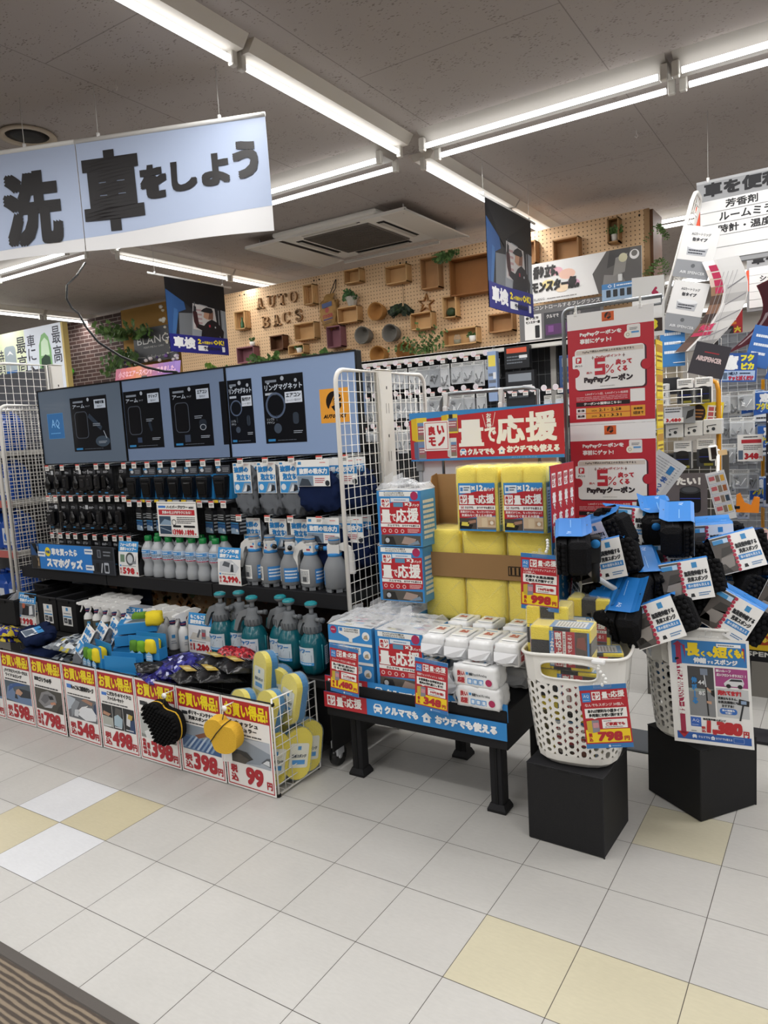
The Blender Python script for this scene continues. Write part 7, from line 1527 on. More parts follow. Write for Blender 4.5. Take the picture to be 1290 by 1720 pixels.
p = thing('succulent', 'green succulent in a grey paper wrap above a slatted crate', 'potted plant', 'plants on the pegboard', (-3.655, PY-.05, 2.64)); a = MB(); a.lathe([(.035, 0), (.05, .05), (.065, .075), (.05, .08), (0, .06)], 'b7b0a4', 9, 0, (0, 0), False); a.build('paper_wrap', 'mt', p); sprig(p, ['44683c', '547a48', '3a5a34'], 14, .085, 3, (0, 0, .06), 1, .8, .03)
p = thing('hanging_plant', 'dark trailing plant on a cord under the slatted crate', 'hanging plant', 'plants on the pegboard', (-3.15, PY-.03, 2.755)); a = MB(); a.tube([(0, 0, 0), (.003, 0, -.2)], .002, '4a3f30', 4); a.build('cord', 'mt', p); sprig(p, ['2a3428', '3a4a34', '232b22'], 9, .12, 5, (.0, 0, -.18), -.7, .8, .035, wd=.8)
p = thing('branch_plant', 'tall leafy green branches rising from the shelf edge by the baskets', 'plant', 'plants on the pegboard', (-2.93, PY-.10, 2.14)); sprig(p, GR+['6f8a54'], 20, .30, 8, (0, 0, 0), 1, .75, .026)
p = thing('leaf_plant', 'broad-leaved green plant peeping over the right screen', 'plant', 'plants on the pegboard', (-4.02, PY-.09, 2.215)); sprig(p, ['4a6a34', '5d8444', '3f5a2c'], 6, .20, 9, (0, 0, 0), .7, 1.0, .06, wd=.55)
p = thing('leaf_plant', 'bushy green plant peeping over the middle screen, under the dark box', 'plant', 'plants on the pegboard', (-4.60, PY-.09, 2.22)); sprig(p, ['4a6a34', '3f5a2c', '5a7a3a'], 14, .20, 10, (0, 0, 0), .8, 1.1, .045, wd=.6)
p = thing('leaf_plant', 'green grapes-like foliage at the left end under the left service poster', 'plant', 'plants on the pegboard', (-5.25, PY-.09, 2.16)); sprig(p, ['6a8a34', '4f6e2c', '7f9a44'], 14, .20, 12, (0, 0, 0), .8, 1.1, .045, wd=.7)
p = thing('potted_plant', 'tiny white pot standing on the mauve crate', 'potted plant', 'small pots on the pegboard', (-4.84, PY-.05, 2.426)); pot(p, .028, .04); sprig(p, GR, 5, .05, 14, (0, 0, .035), 1, .6, .018)
p = thing('potted_plant', 'tiny white pot in the low slatted crate', 'potted plant', 'small pots on the pegboard', (-4.27, PY-.05, 2.302)); pot(p, .032, .045); sprig(p, GR, 8, .045, 15, (0, 0, .04), 1, .8, .016)
p = thing('potted_plant', 'small white pot at the right in the wide slatted crate', 'potted plant', 'small pots on the pegboard', (-2.52, PY-.05, 2.205)); pot(p, .034, .05); sprig(p, GR, 8, .05, 16, (0, 0, .045), 1, .8, .016)
p = thing('glass_jar', 'small clear glass jar in the wide slatted crate', 'jar', None, (-2.66, PY-.045, 2.205)); a = MB(); a.lathe([(.025, 0), (.03, .01), (.03, .05), (.02, .065), (.02, .075)], 'cfd6d2', 14); a.build('jar', 'film', p); a = MB(); a.lathe([(.024, .001), (.027, .012), (.027, .035), (0, .037)], '8f8a72', 12); a.build('filling', 'mt', p)
p = thing('potted_plant', 'small grass plant in a white pot in the narrow crate at the upper right', 'potted plant', 'small pots on the pegboard', (-1.405, PY-.045, 2.772)); pot(p, .026, .05, 'd9d4cb'); sprig(p, GR, 10, .07, 17, (0, 0, .045), 1, .5, .018)
a = MB(); a.ball((0, 0, .038), .042, '33432a', 14, 0, .85, 1, 1, .06); tag(a.build('moss_ball', 'leaf', None, (-2.70, PY-.05, 2.424)), 'dark green moss ball lying in the upright slatted crate', 'moss ball')
a = MB(); a.lathe([(.016, 0), (.018, .004), (.018, .05), (.008, .075), (.008, .1), (.01, .104)], '2f5a38', 12); tag(a.build('green_bottle', 'gl', None, (-4.95, PY-.05, 2.604)), 'small green bottle in the crate at the far left of the pegboard', 'bottle')
p = thing('hanging_plant', 'green fern hung at the top beside the large dark box', 'hanging plant', 'plants on the pegboard', (-2.72, PY-.04, 2.93)); sprig(p, GR, 12, .14, 19, (0, 0, 0), -.6, .8, .03)
p = thing('hanging_plant', 'green ivy hanging down the right end of the pegboard', 'hanging plant', 'plants on the pegboard', (-1.12, PY-.02, 2.90)); sprig(p, ['4f6e38', '6a8a4c', '3f5a2c'], 9, .14, 20, (0, 0, -.05), -1, .45, .02, wd=.25); sprig(p, ['4f6e38', '6a8a4c'], 9, .16, 21, (.01, 0, -.28), -1, .45, .02, 'lower_leaves', wd=.25)
# white advertising board leaning on the shelf, right part
t = thing('advert_board', 'white board with bold black brush writing and a grey car interior picture', 'sign', None, (-1.98, 5.20, 2.41))
a = MB(); w, h = .79, .275; a.box(0, .001, 0, w, .012, h, 'd9d7d4'); a.rect(0, 0, w, h, 'eceae8', 0)
for k, (x, z, r, c) in enumerate(((.20, .20, .05, 'efb8c4'), (.28, .17, .06, 'f0c4b0'), (.14, .12, .05, 'f2e0a0'), (.32, .10, .05, 'e8b4cc'), (.24, .08, .05, 'f3d9b8'))): a.circ(x, z, r, c, 1+k, 14, r*.6)
a.poly([(.50, 0), (w, 0), (w, h), (.56, h), (.46, h*.5)], '5c5856', 6); a.poly([(.52, 0), (.70, .02), (.66, .10), (.54, .12)], '86827f', 7); a.poly([(.56, .16), (.70, .20), (.72, h), (.58, h)], '403d3c', 7); a.poly([(.60, .1), (.68, .12), (.70, .24), (.62, .22)], '8f8b86', 8); a.circ(.67, .215, .03, 'cfc9a8', 9, 12); a.box(.635, -.012, .06, .665, -.005, .11, 'd9d8d6', .003); a.circ(.745, .225, .032, 'eceae8', 9, 18); a.circ(.745, .232, .02, '6f6b66', 10, 14)
a.txt('香り立ち、', .03, .165, .22, .255, '2a2625', .05, 11, .1); a.txt('モンスター級。', .015, .065, .37, .150, '2a2625', .05, 11, .1); a.txt('BLANG', .03, .012, .11, .030, '6a6664', .0, 11); a.fine(.13, .012, .38, .026, '8a8684', 1, 11); a.build('board', 'pr', t)
a = MB(); a.box(-.10, .03, -.275, .52, .04, -.015, '6d6b6c'); a.T = Tr(0, .028, 0); a.txt('香りをコントロールするフレグランス', -.08, -.05, .50, -.018, 'dcdad8', .02, 1); a.rect(-.06, -.255, .07, -.075, 'e4e2e0', 1); a.txt('香り立ち', -.05, -.11, .05, -.088, '2a2625', .05, 2); a.txt('モンスター級', -.05, -.14, .06, -.118, '2a2625', .05, 2); a.rrect(.02, -.245, .055, -.155, '1f1f21', .006, 2); a.rect(.09, -.255, .28, -.075, '3a3a3e', 1); a.txt('クルマで', .11, -.115, .20, -.088, 'dcdad8', .02, 2); a.rect(.10, -.235, .26, -.16, '55315e', 2); a.rect(.12, -.215, .16, -.17, '7a4a86', 3); a.rect(.30, -.255, .50, -.075, '4a484a', 1); a.circ(.35, -.10, .012, '8a8684', 2, 10); a.build('lower_panel', 'pr', t)
a = MB(); a.box(.53, -.03, -.06, .80, -.02, .05, '9db8d4'); a.T = Tr(0, -.031, 0); a.rect(.53, .015, .80, .05, '4a86c0', 1); a.txt('01', .57, .02, .62, .046, 'e9f1f8', 0, 2); a.fine(.63, .024, .79, .042, 'e9f1f8', 1, 2)
for q in range(5): a.rrect(.56+.046*q, -.04, .59+.046*q, .008, '23262c', .004, 2)
a.build('sample_panel', 'pr', t)
# ---------------------------------------------------------------- the rack under the pegboard, with hooks of small parts
rk = thing('parts_rack', 'grey wall rack with wire hooks of small clear packs below the pegboard', 'rack', None, (-3.0, 5.3, 0))
a = MB(Tr(3.0, 0, 0)); a.box(-6.0, .0, .1, -1.2, .02, 2.12, '3a3b3e'); a.build('back_panel', 'mt', rk)
a = MB(Tr(3.0, -.012, 0)); a.wiregrid(-4.6, .9, -1.22, 2.10, .05, .1, .002, '77797c'); a.build('hook_grid', 'gl', rk)
a = MB(Tr(3.0, 0, 0)); a.box(-6.0, -.25, 2.075, -1.2, -.23, 2.125, 'cfccc6', .004); a.box(-6.0, -.25, 2.105, -1.2, .0, 2.12, 'bdbab4'); a.build('top_rail', 'mt', rk)
for x in (-4.55, -3.65, -2.75, -1.85, -1.25): a = MB(Tr(3.0, 0, 0)); a.box(x-.02, -.02, .0, x+.02, .02, 2.1, 'c9c6c0'); a.build('upright', 'mt', rk)
a = MB(Tr(3.0, 0, 0)); a.box(-6.0, -.45, .08, -1.2, 0, .14, 'bdbab4'); a.build('foot_shelf', 'mt', rk)
def bubble(seed, w, h, cols):
    t = thing('parts_pack', '', 'pack'); rn = random.Random(seed); a = MB(); a.box(-w/2, 0, -h, w/2, .002, 0, cols[0]); a.rect(-w/2, -.03, w/2, 0, cols[1], 1); a.fine(-w*.4, -.026, w*.4, -.006, cols[3] if len(cols) > 3 else '55585c', 2, 2); a.build('card', 'pr', t)
    a = MB()
    for k in range(3): x = rn.uniform(-w*.3, w*.3); z = -rn.uniform(.4, .9)*h; s = rn.uniform(.008, .018); a.ball((x, -.01, z), s, rn.choice([cols[2], 'b9bcc0', '77797d', 'd9dadc']), 8, 0, rn.uniform(.5, 1.3))
    a.tube([(-w*.3, -.008, -h*.5), (0, -.012, -h*.85), (w*.3, -.008, -h*.45)], .004, cols[2], 5); a.build('part', 'gl', t); 
    a = MB(); a.box(-w*.46, -.03, -h*.97, w*.46, -.001, -.034, 'f4f6f8', .008); a.build('blister', 'film', t)
    return t
def disc_tag(lb, grp):
    t = thing('price_hook', lb, 'price hook', grp); a = MB(); a.tube([(0, .28, 0), (0, 0, 0)], .002, 'c9ccd0', 4); a.build('wire', 'me', t)
    a = MB(Tr(0, -.002, 0)); a.circ(0, .012, .022, 'e6e3e4', 0, 14); a.circ(0, .012, .018, 'd9cdd4', 1, 12); a.rect(.014, -.03, .052, .002, 'ecebe8', 0); a.rect(.014, -.006, .052, .002, 'd8a09a', 1); a.fine(.02, -.025, .046, -.01, '4a4a4c', 2, 2); a.build('tag', 'pr', t); return t
BK = [bubble(1, .10, .16, ('c9ccd0', 'e4e4e2', '8f9296')), bubble(2, .085, .19, ('d4d6d8', 'ececea', '55585c')), bubble(3, .12, .15, ('b4b8bc', 'dcdcda', 'e4e6e8')), bubble(4, .09, .17, ('9da2a8', 'cfd2d4', '2a2b2e'))]
DT = disc_tag('', 'disc price tags'); fk = set(); ndt = 0
def back_row(x0, x1, n, z, nm, kinds, y=5.06):
    global ndt
    for i in range(n):
        x = x0+(x1-x0)*i/(n-1); k = kinds[i % len(kinds)]
        o = BK[k] if k not in fk else dup(BK[k]); fk.add(k); o.location = (x+random.uniform(-.01, .01), y+.03, z-.02); o.rotation_euler = (0, 0, random.uniform(-.1, .1)); o['label'] = f'small clear parts pack, {nth(i, n) if n < 24 else nth(min(i, 23))} from the left on the {nm} hooks under the pegboard'; o['group'] = f'parts packs on the {nm} hooks'
        q = DT if ndt == 0 else dup(DT); ndt += 1; q.location = (x, y-.06, z+.01); q['label'] = f'round price tag, {nth(i, n)} from the left on the {nm} hooks under the pegboard'; q['group'] = f'disc tags on the {nm} hooks'
back_row(-3.62, -2.26, 15, 2.055, 'topmost', [0, 1, 2, 3, 1, 0])
back_row(-3.55, -2.35, 13, 1.815, 'second', [2, 0, 1, 2, 0])
back_row(-3.5, -2.0, 15, 1.57, 'third', [1, 3, 0, 2])
def darkpack(x, z, w, h, col, lb, y=5.02, print_=None):
    t = thing('display_pack', lb, 'pack', 'dark packs under the pegboard', (x, y, z)); a = MB(); a.box(-w/2, 0, -h, w/2, .05, 0, col, .002); a.rect(-w*.4, -h*.3, w*.4, -h*.08, print_ or '8a9098', 1); a.fine(-w*.4, -h*.8, w*.4, -h*.4, '6a7078', 3, 1); a.rect(w*.1, -h*.55, w*.42, -h*.42, 'dfe0e2', 2); a.build('carton', 'pr', t); a = MB(); a.tube([(0, .02, 0), (0, .02, .03), (0, .25, .03)], .002, 'c9ccd0', 4); a.build('hook', 'me', t)
darkpack(-2.205, 2.08, .07, .36, '8fa4c8', 'tall pale blue hanging strip among the clear packs', 4.98, 'e3d05a')
darkpack(-3.38, 2.05, .07, .36, '8fa4c8', 'tall pale blue hanging strip behind the wire panel', 4.98, 'e3d05a')
darkpack(-2.02, 2.10, .19, .16, '1c1e22', 'black and orange pack just under the right service poster', 5.0, 'd4573a')
darkpack(-2.01, 1.925, .22, .25, '26272b', 'large black pack with white price sticker below the orange one')
darkpack(-1.62, 2.0, .19, .26, '2f4a78', 'blue pack left of the coupon stand')
darkpack(-1.45, 1.98, .12, .24, '33353a', 'dark pack beside the coupon stand')
bk5 = bubble(5, .055, .15, ('dfe6ee', 'ece9e2', '26282c'))
for i in range(9):
    o = bk5 if i == 0 else dup(bk5); o.location = (-2.16+.085*i, 5.06, 1.735); o['label'] = f'narrow white pack with a dark gadget, {nth(i, 9)} from the left beside the coupon stand'; o['group'] = 'narrow packs beside the coupon stand'
    q = dup(DT); q.location = (-2.16+.085*i, 4.99, 1.775); q['label'] = f'price tag over the narrow packs, {nth(i, 9)} from the left beside the coupon stand'; q['group'] = 'tags over the narrow packs'
for i in range(8):
    o = dup(bk5); o.location = (-2.1+.1*i, 5.06, 1.50); o['label'] = f'narrow white pack on the lower hooks, {nth(i, 8)} from the left beside the coupon stand'; o['group'] = 'narrow packs on the lower hooks'
# ================================================================== things hung from the ceiling
def wires(t, pts, inv, y1=3.10):
    for p in pts:
        a = MB(); q = inv @ Vector(p); r = inv @ Vector((p[0], p[1], 3.099)); a.tube([q, r], .0016, 'cfccc8', 4); a.tube([q+Vector((0, 0, -.01)), q+Vector((0, 0, .014))], .008, 'efeeec', 8); a.build('hang_wire', 'gl', t)
BA = math.atan2(.371, .928)
def banner(name, label, x0, x1, fill):
    O = (-2.24, 2.378, 0); t = thing('hanging_banner', label, 'banner', 'washing banner sheets', O, (0, 0, BA)); M = Tr(*O) @ Rz(BA)
    a = MB(); a.tube([(x0, 0, 2.882), (x1, 0, 2.882)], .010, 'eae9e6', 8); a.build('rail', 'gl', t)
    a = MB(); 
    a.b = lambda x, y, z: (x, y+.012*math.sin(7*x+2.0*z)*(2.88-z)/.46+(.03*(x-x0)*(2.88-z) if name else 0), z)
    n = 24; a.rect(x0, 2.42, x1, 2.88, 'f0f0f2', 0, 0, n, 6); a.rect(x0, 2.42, x1, 2.88, 'e4e4e8', -2, 0, n, 6)
    lo = lambda x: 2.462+.06*max(0, (x+1.1)/1.3)**1.3
    for i in range(n):
        u0 = x0+(x1-x0)*i/n; u1 = x0+(x1-x0)*(i+1)/n
        for j in range(6):
            f = lambda u, k: lo(u)+(2.878-lo(u))*k/6
            a.poly([(u0, f(u0, j)), (u1, f(u1, j)), (u1, f(u1, j+1)), (u0, f(u0, j+1))], 'bccbe8', 1)
    fill(a); a.build('sheet', 'pr', t)
    wires(t, [tuple(M @ Vector((x, 0, 2.89))) for x in ((0, -.56) if name else (-.92,))], M.inverted())
    return t
def bf1(a):
    K = '1f1c1e'; a.txt('車', -.66, 2.495, -.375, 2.83, K, .044, 8, 0, 3); a.txt('を', -.385, 2.605, -.258, 2.745, K, .06, 8, 0, 3); a.txt('し', -.237, 2.62, -.118, 2.742, K, .06, 8, 0, 3); a.txt('よ', -.098, 2.625, .028, 2.755, K, .06, 8, 0, 3); a.txt('う', .045, 2.64, .155, 2.79, K, .06, 8, 0, 3)
def bf0(a): K = '1f1c1e'; a.txt('洗', -1.05, 2.465, -.765, 2.785, K, .044, 8, 0, 3); a.txt('で', -1.36, 2.50, -1.12, 2.74, K, .05, 8, 0, 3);
banner(1, 'large pale blue banner about car washing, right sheet with the nearest end', -.672, .20, bf1)
banner(0, 'large pale blue banner about car washing, left sheet cut by the view', -1.56, -.676, bf0)
def service(label, X, y0, y1, z0, z1, r0, r1):
    """dark poster of a mechanic, hung in the plane x = const facing +x"""
    t = thing('hanging_poster', label, 'poster', 'vehicle inspection posters', (X, y0, 0), (0, 0, PI/2)); w = y1-y0; M = Tr(X, y0, 0) @ Rz(PI/2)
    a = MB(); a.tube([(r0, 0, z1+.008), (r1, 0, z1+.008)], .008, 'e9e8e6', 8); a.build('rail', 'gl', t)
    a = MB(); h = z1-z0; a.b = lambda x, y, z: (x*w, y+.008*math.sin(5*x), z0+z*h); a.rect(0, 0, 1, 1, '2a2b30', 0, 0, 8, 8); a.rect(0, 0, 1, 1, '24262c', -2, 0, 8, 8)
    R = lambda *q: a.poly([(u, v) for u, v in q[0]], q[1], q[2])
    R([(.38, .24), (1, .24), (1, .66), (.55, .70), (.44, .66)], '8e9298', 4); R([(.18, .24), (.40, .24), (.42, .56), (.20, .54)], '6f7378', 4); R([(.42, .34), (.84, .30), (.80, .66), (.44, .70)], 'bdb9b8', 5); R([(0, .24), (.06, .24), (.12, .52), (.32, .60), (.30, .70), (.12, .80), (0, .84)], '2f5488', 5); R([(.06, .24), (.12, .24), (.20, .58), (.12, .60)], '3d679c', 6)
    R([(0, .84), (.3, .70), (.42, .62), (.44, .72), (1, .64), (1, 1), (0, 1)], '191a1e', 7)
    for q in range(5): a.rect(.46, .36+.06*q, .58, .385+.06*q, 'a98a8c', 6); 
    for q in (.86, .94): R([(q, .25), (q+.01, .25), (q+.01, .64), (q, .64)], 'a8abb0', 6)
    # mechanic: cap, face, arm raised, dark overall
    R([(.54, .24), (.92, .24), (.94, .34), (.84, .46), (.74, .50), (.66, .46), (.60, .40), (.50, .42), (.48, .36), (.56, .33)], '1c1a20', 8); R([(.48, .36), (.52, .42), (.50, .58), (.46, .62), (.43, .58), (.44, .44)], '3a1c22', 8); R([(.44, .58), (.49, .60), (.49, .66), (.45, .67)], '2a2b2f', 9); R([(.46, .66), (.475, .66), (.475, .72), (.46, .72)], '55585c', 9)
    R([(.60, .52), (.64, .50), (.70, .49), (.74, .54), (.73, .60), (.62, .60)], 'b58a72', 9); R([(.68, .50), (.76, .50), (.77, .60), (.71, .62)], '7a5648', 10); R([(.56, .60), (.62, .59), (.73, .585), (.77, .61), (.75, .655), (.66, .665), (.60, .635)], '232328', 11)
    a.rect(.68, .385, .71, .42, 'a03040', 9); a.circ(.79, .39, .012, 'b9bbc0', 9, 8, .014)
    a.rect(0, 0, 1, .245, '26287e', 10, 0, 8, 2); a.txt('車検', .06, .055, .43, .215, 'f2f2f4', .05, 13, 0, 2); a.txt('2', .47, .135, .53, .205, 'f2dc2e', .06, 13); a.txt('ヶ月前から', .54, .137, .72, .18, 'f2dc2e', .04, 13); a.txt('OK!', .73, .135, .92, .205, 'f2dc2e', .06, 13); a.rrect(.47, .04, .93, .115, 'eeeef0', .012, 12); a.txt('予約受付中', .56, .052, .84, .102, '2a2b44', .04, 14)
    a.build('sheet', 'pr', t); wires(t, [tuple(M @ Vector((q, 0, z1+.012))) for q in (r0+.07, r1-.10)], M.inverted()); return t
service('dark mechanic poster with blue foot hung at the left, before the foliage display', -4.62, 4.13, 4.78, 2.285, 2.87, -.16, .75)
service('dark mechanic poster with blue foot hung at the right, before the pegboard', -1.79, 4.035, 4.725, 2.238, 2.855, -.09, .79)
def aisle_sign(label, x, y, z, s, rows, title):
    t = thing('aisle_sign', label, 'aisle sign', 'grey aisle signs', (x, y, z), (0, 0, -.02)); w, h = .95*s, .435*s
    a = MB(); a.box(0, 0, 0, w, .012, h, '8f9092', .004); a.rect(.0, h*.97, w, h, 'a9aaac', 1); a.txt(title, .035*s, h*.80, .035*s+.09*s*len(title), h*.965, '232326', .05, 2, 0, 2)
    a.box(-.004, -.004, h*.36, .016*s, .0, h*.72, 'd8553a'); n = len(rows); a.build('board', 'mt', t)
    for i, r in enumerate(rows):
        z1 = h*.76-h*.70*i/n; z0 = h*.76-h*.70*(i+1)/n; b = MB(Tr(0, -.003, 0)); b.box(.018*s, 0, z0+.002, w-.01, .003, z1-.001, 'd4d3d2'); b.rect(.018*s, z0+.002, w-.01, z1-.001, 'dcdbda', 1)
        if r: b.txt(r[0], r[1]*s, z0+(z1-z0)*.18, r[1]*s+.05*s*len(r[0]), z1-(z1-z0)*.14, '232326', .03, 2)
        b.build('name_strip', 'pr', t)
    M = Tr(x, y, z) @ Rz(-.02); wires(t, [tuple(M @ Vector((q*s, .006, h))) for q in (.055, .85)], M.inverted())
aisle_sign('large grey aisle sign with white strips hung at the upper right', -.695, 4.28, 2.315, 1.0, [('芳香剤', .14), ('ルームミラー', .11), ('時計・温度計', .105), None, None], '車を便利に')
aisle_sign('second grey aisle sign hung farther back, below the large one', -.685, 6.4, 2.30, 1.0, [('ドリンクホルダー', .16), ('シート', .09), None, ('ティッシュ', .14), ('シートカバー', .14)], '車を快適に')
# ================================================================== coupon stand and the aisle at the right
cs = thing('poster_stand', 'grey pipe stand carrying the two red coupon posters', 'stand', None, (-.92, 3.42, 0))
a = MB(); P = [(-.225, .01, .0), (-.225, .01, 2.04)]
for q in range(1, 6): an = PI/2*q/5; P.append((-.225+.03-.03*math.cos(an), .01, 2.04+.03*math.sin(an)))
P += [(.22, .01, 2.075)]; a.tube(P, .010, '8a8d90', 10); a.tube([(-.225, .01, 2.03), (.215, .01, 2.04), (.22, .01, 2.075)], .006, '8a8d90', 8); a.build('pipe', 'me', cs)
a = MB(); a.box(-.3, -.10, 0, .3, .14, .012, '55585c', .004); a.build('foot_plate', 'mt', cs)
def coupon(label, z):
    t = thing('coupon_poster', label, 'poster', 'red coupon posters', (-1.118, 3.40, z)); w, h = .388, .512; a = MB(); RD = 'bc2a38'
    a.box(0, .0006, 0, w, .003, h, 'd9d8d6'); a.rect(0, 0, w, h, 'f0efee', 0); a.rect(0, .012, w, h*.855, RD, 1); a.rect(w*.415, h*.905, w*.555, h*.985, 'd9612a', 1); logo(a, w*.485, h*.95, .016, '2a1a14', 'd9612a', 2); a.fine(w*.43, h*.91, w*.54, h*.916, '2a1a14', 1, 2)
    a.txt('PayPayクーポンを', w*.15, h*.785, w*.64, h*.83, 'f4f0ee', .05, 2); a.txt('事前にゲット!', w*.15, h*.725, w*.52, h*.77, 'f4f0ee', .05, 2); a.rrect(w*.70, h*.735, w*.85, h*.85, 'e9e6e4', .006, 2); a.rect(w*.75, h*.775, w*.835, h*.79, '5a9ad0', 3); a.fine(w*.73, h*.80, w*.82, h*.825, '6a6c70', 2, 3); a.circ(w*.71, h*.765, w*.042, 'f0ebdc', 4, 16); a.ring(w*.71, h*.765, w*.014, w*.02, 'a8a49a', 5, 10)
    a.rrect(w*.095, h*.305, w*.915, h*.675, '4a2430', .016, 2); a.rrect(w*.085, h*.315, w*.895, h*.68, 'efeeec', .016, 3); a.circ(w*.905, h*.50, w*.06, '4a2430', 4, 18); a.circ(w*.915, h*.50, w*.06, RD, 5, 18); a.circ(w*.085, h*.47, w*.055, RD, 4, 18)
    a.rect(w*.10, h*.63, w*.88, h*.668, 'd9cfc4', 4); a.txt('PayPayで税込3,000円以上のお支払いをすると', w*.18, h*.638, w*.78, h*.662, '3a2a2a', .02, 5); a.txt('PayPayポイント', w*.34, h*.583, w*.63, h*.612, 'c06a6c', .04, 5)
    for x in (.30, .66): a.rect(w*(x-.004), h*.58, w*(x+.004), h*.61, '8a6a64', 5); a.rect(w*(x-.014), h*.592, w*(x+.014), h*.598, '8a6a64', 5)
    a.rrect(w*.055, h*.51, w*.205, h*.625, 'f3f2f0', .006, 5); a.rrect(w*.095, h*.555, w*.165, h*.61, 'cc2f3c', .005, 6); a.txt('P', w*.112, h*.562, w*.15, h*.602, 'f3f2f0', .10, 7); a.txt('ポイント', w*.085, h*.523, w*.175, h*.543, '3a2a2a', .03, 6)
    a.txt('最大', w*.22, h*.455, w*.29, h*.475, 'c06a6c', .03, 5)
    for q in ((.32, .555, .445, .59), (.32, .535, .355, .555), (.32, .50, .445, .535), (.41, .475, .445, .50), (.32, .44, .445, .475)): a.rect(w*q[0], h*q[1], w*q[2], h*q[3], 'c22f3e', 6)
    a.ring(w*.47, h*.51, w*.008, w*.02, 'c22f3e', 5, 12); a.ring(w*.525, h*.462, w*.008, w*.02, 'c22f3e', 5, 12); a.line(w*.455, h*.45, w*.54, h*.525, .004, 'c22f3e', 5); a.txt('戻って', w*.565, h*.515, w*.75, h*.565, 'c22f3e', .05, 5); a.txt('くる', w*.585, h*.455, w*.70, h*.505, 'c22f3e', .05, 5); a.txt('PayPayクーポン', w*.19, h*.365, w*.76, h*.435, '33282e', .05, 5, 0, 2); a.fine(w*.38, h*.335, w*.56, h*.343, '8a8684', 1, 5)
    a.txt('1,000ポイント/回、5,000ポイント/各期間', w*.20, h*.262, w*.70, h*.285, 'eccfcf', .02, 2); a.fine(w*.09, h*.215, w*.70, h*.255, 'dba8ac', 3, 2, .4); a.rect(w*.085, h*.168, w*.72, h*.205, '231518', 2); a.txt('クーポンの獲得はこちら!', w*.18, h*.175, w*.62, h*.20, 'f0eeec', .04, 3); a.rect(w*.725, h*.185, w*.89, h*.295, 'efeeec', 2)
    for k, (z0, s1, s2, n) in enumerate(((.105, '2.1', '2.28', '第1弾'), (.055, '3.1', '3.31', '第2弾'))): a.rect(w*.085, h*z0, w*.20, h*(z0+.045), 'ecebe8', 2); a.txt(n, w*.10, h*(z0+.012), w*.185, h*(z0+.035), '3a2a2a', .04, 3); a.rect(w*.202, h*z0, w*.72, h*(z0+.045), 'e5a13a', 2); a.txt('2024.', w*.27, h*(z0+.012), w*.335, h*(z0+.026), '4a3020', .02, 3); a.txt(s1, w*.36, h*(z0+.010), w*.43, h*(z0+.036), '33201a', .03, 3); a.circ(w*.465, h*(z0+.022), w*.006, '33201a', 3, 8); a.txt(s2, w*.50, h*(z0+.010), w*.62, h*(z0+.036), '33201a', .03, 3)
    a.rect(w*.73, h*.055, w*.89, h*.15, 'e5a13a', 2); a.txt('各期間', w*.76, h*.112, w*.86, h*.132, '33201a', .03, 3); a.txt('5回まで', w*.755, h*.070, w*.87, h*.098, '33201a', .03, 3); a.build('sheet', 'pr', t)
    if z > 1.3:
        for x in (.04, .33): c = MB(Tr(x, -.004, h-.012)); c.box(-.008, 0, 0, .008, .008, .02, 'e4e3e0', .002); c.box(-.004, .002, .018, .004, .014, .05, 'd6d5d2'); c.build('clip', 'gl', t)
    return t
coupon('red coupon poster with a white ticket, upper one on the pipe stand', 1.528); coupon('red coupon poster with a white ticket, lower one behind the sponge mops', 1.015)
# yellow shelf cards and a white price card seen edge-on beside the posters
for k in range(5):
    a = MB(Rz(1.6)); a.box(0, 0, 0, .16, .003, .135, 'd9b820'); a.rect(.006, .01, .154, .12, 'e8cf3a', 1); a.rect(.01, .08, .15, .115, 'b8862a', 2); a.fine(.015, .03, .145, .07, '8a6a1c', 2, 2); tag(a.build('shelf_card', 'pr', None, (-.765, 3.60, 1.21+.14*k)), f'yellow price card in the upright row right of the coupon posters, {nth(k, 5)} from the bottom', 'price card', 'yellow cards in an upright row')
a = MB(Rz(.25)); a.box(0, 0, 0, .14, .003, .27, 'e2e1de'); a.rect(.0, .02, .13, .08, '3a2a24', 1); a.txt('98', .05, .03, .11, .075, 'e8d42e', .06, 2); a.rect(.0, .085, .13, .17, 'f1f0ee', 1); a.txt('6', .085, .18, .115, .22, 'b02a50', .06, 1); tag(a.build('price_card', 'pr', None, (-.86, 3.56, 1.92)), 'white price card peeping out right of the upper coupon poster', 'price card')
# end rack with yellow-orange tube, wire shelf and device boxes
er = thing('wire_rack', 'white wire end rack with an orange tube, holding boxes of small devices', 'rack', None, (-.72, 4.0, 0))
a = MB(Tr(.0, .06, 0)); a.wiregrid(-.20, .5, .17, 1.92, .05, .05, .0022, 'd9d7d2'); a.build('wire_mesh', 'gl', er)
a = MB(); a.tube([(.165, .0, .2), (.165, 0, 1.66), (.155, 0, 1.70), (.12, .0, 1.715), (.06, .02, 1.715)], .012, 'c88a1e', 8); a.build('orange_tube', 'gl', er)
a = MB(); 
for z in (1.60, 1.635, 1.67): a.tube([(-.17, .05, z), (-.17, -.09, z), (.10, -.09, z), (.10, .05, z)], .0025, 'e6e4df', 5)
for x in (-.17, -.08, .01, .10): a.tube([(x, -.09, 1.60), (x, -.09, 1.67)], .0025, 'e6e4df', 5)
a.box(-.17, -.09, 1.597, .10, .05, 1.60, 'd2d0cb'); a.build('wire_basket', 'gl', er)
a = MB(); a.box(-.13, .10, .0, -.03, .16, 2.0, 'b3a894'); a.box(-.16, .05, .0, .16, .2, .03, '8e8a84'); a.box(-.22, .085, .0, .2, .10, 1.35, '5a5854'); a.build('post', 'mt', er)
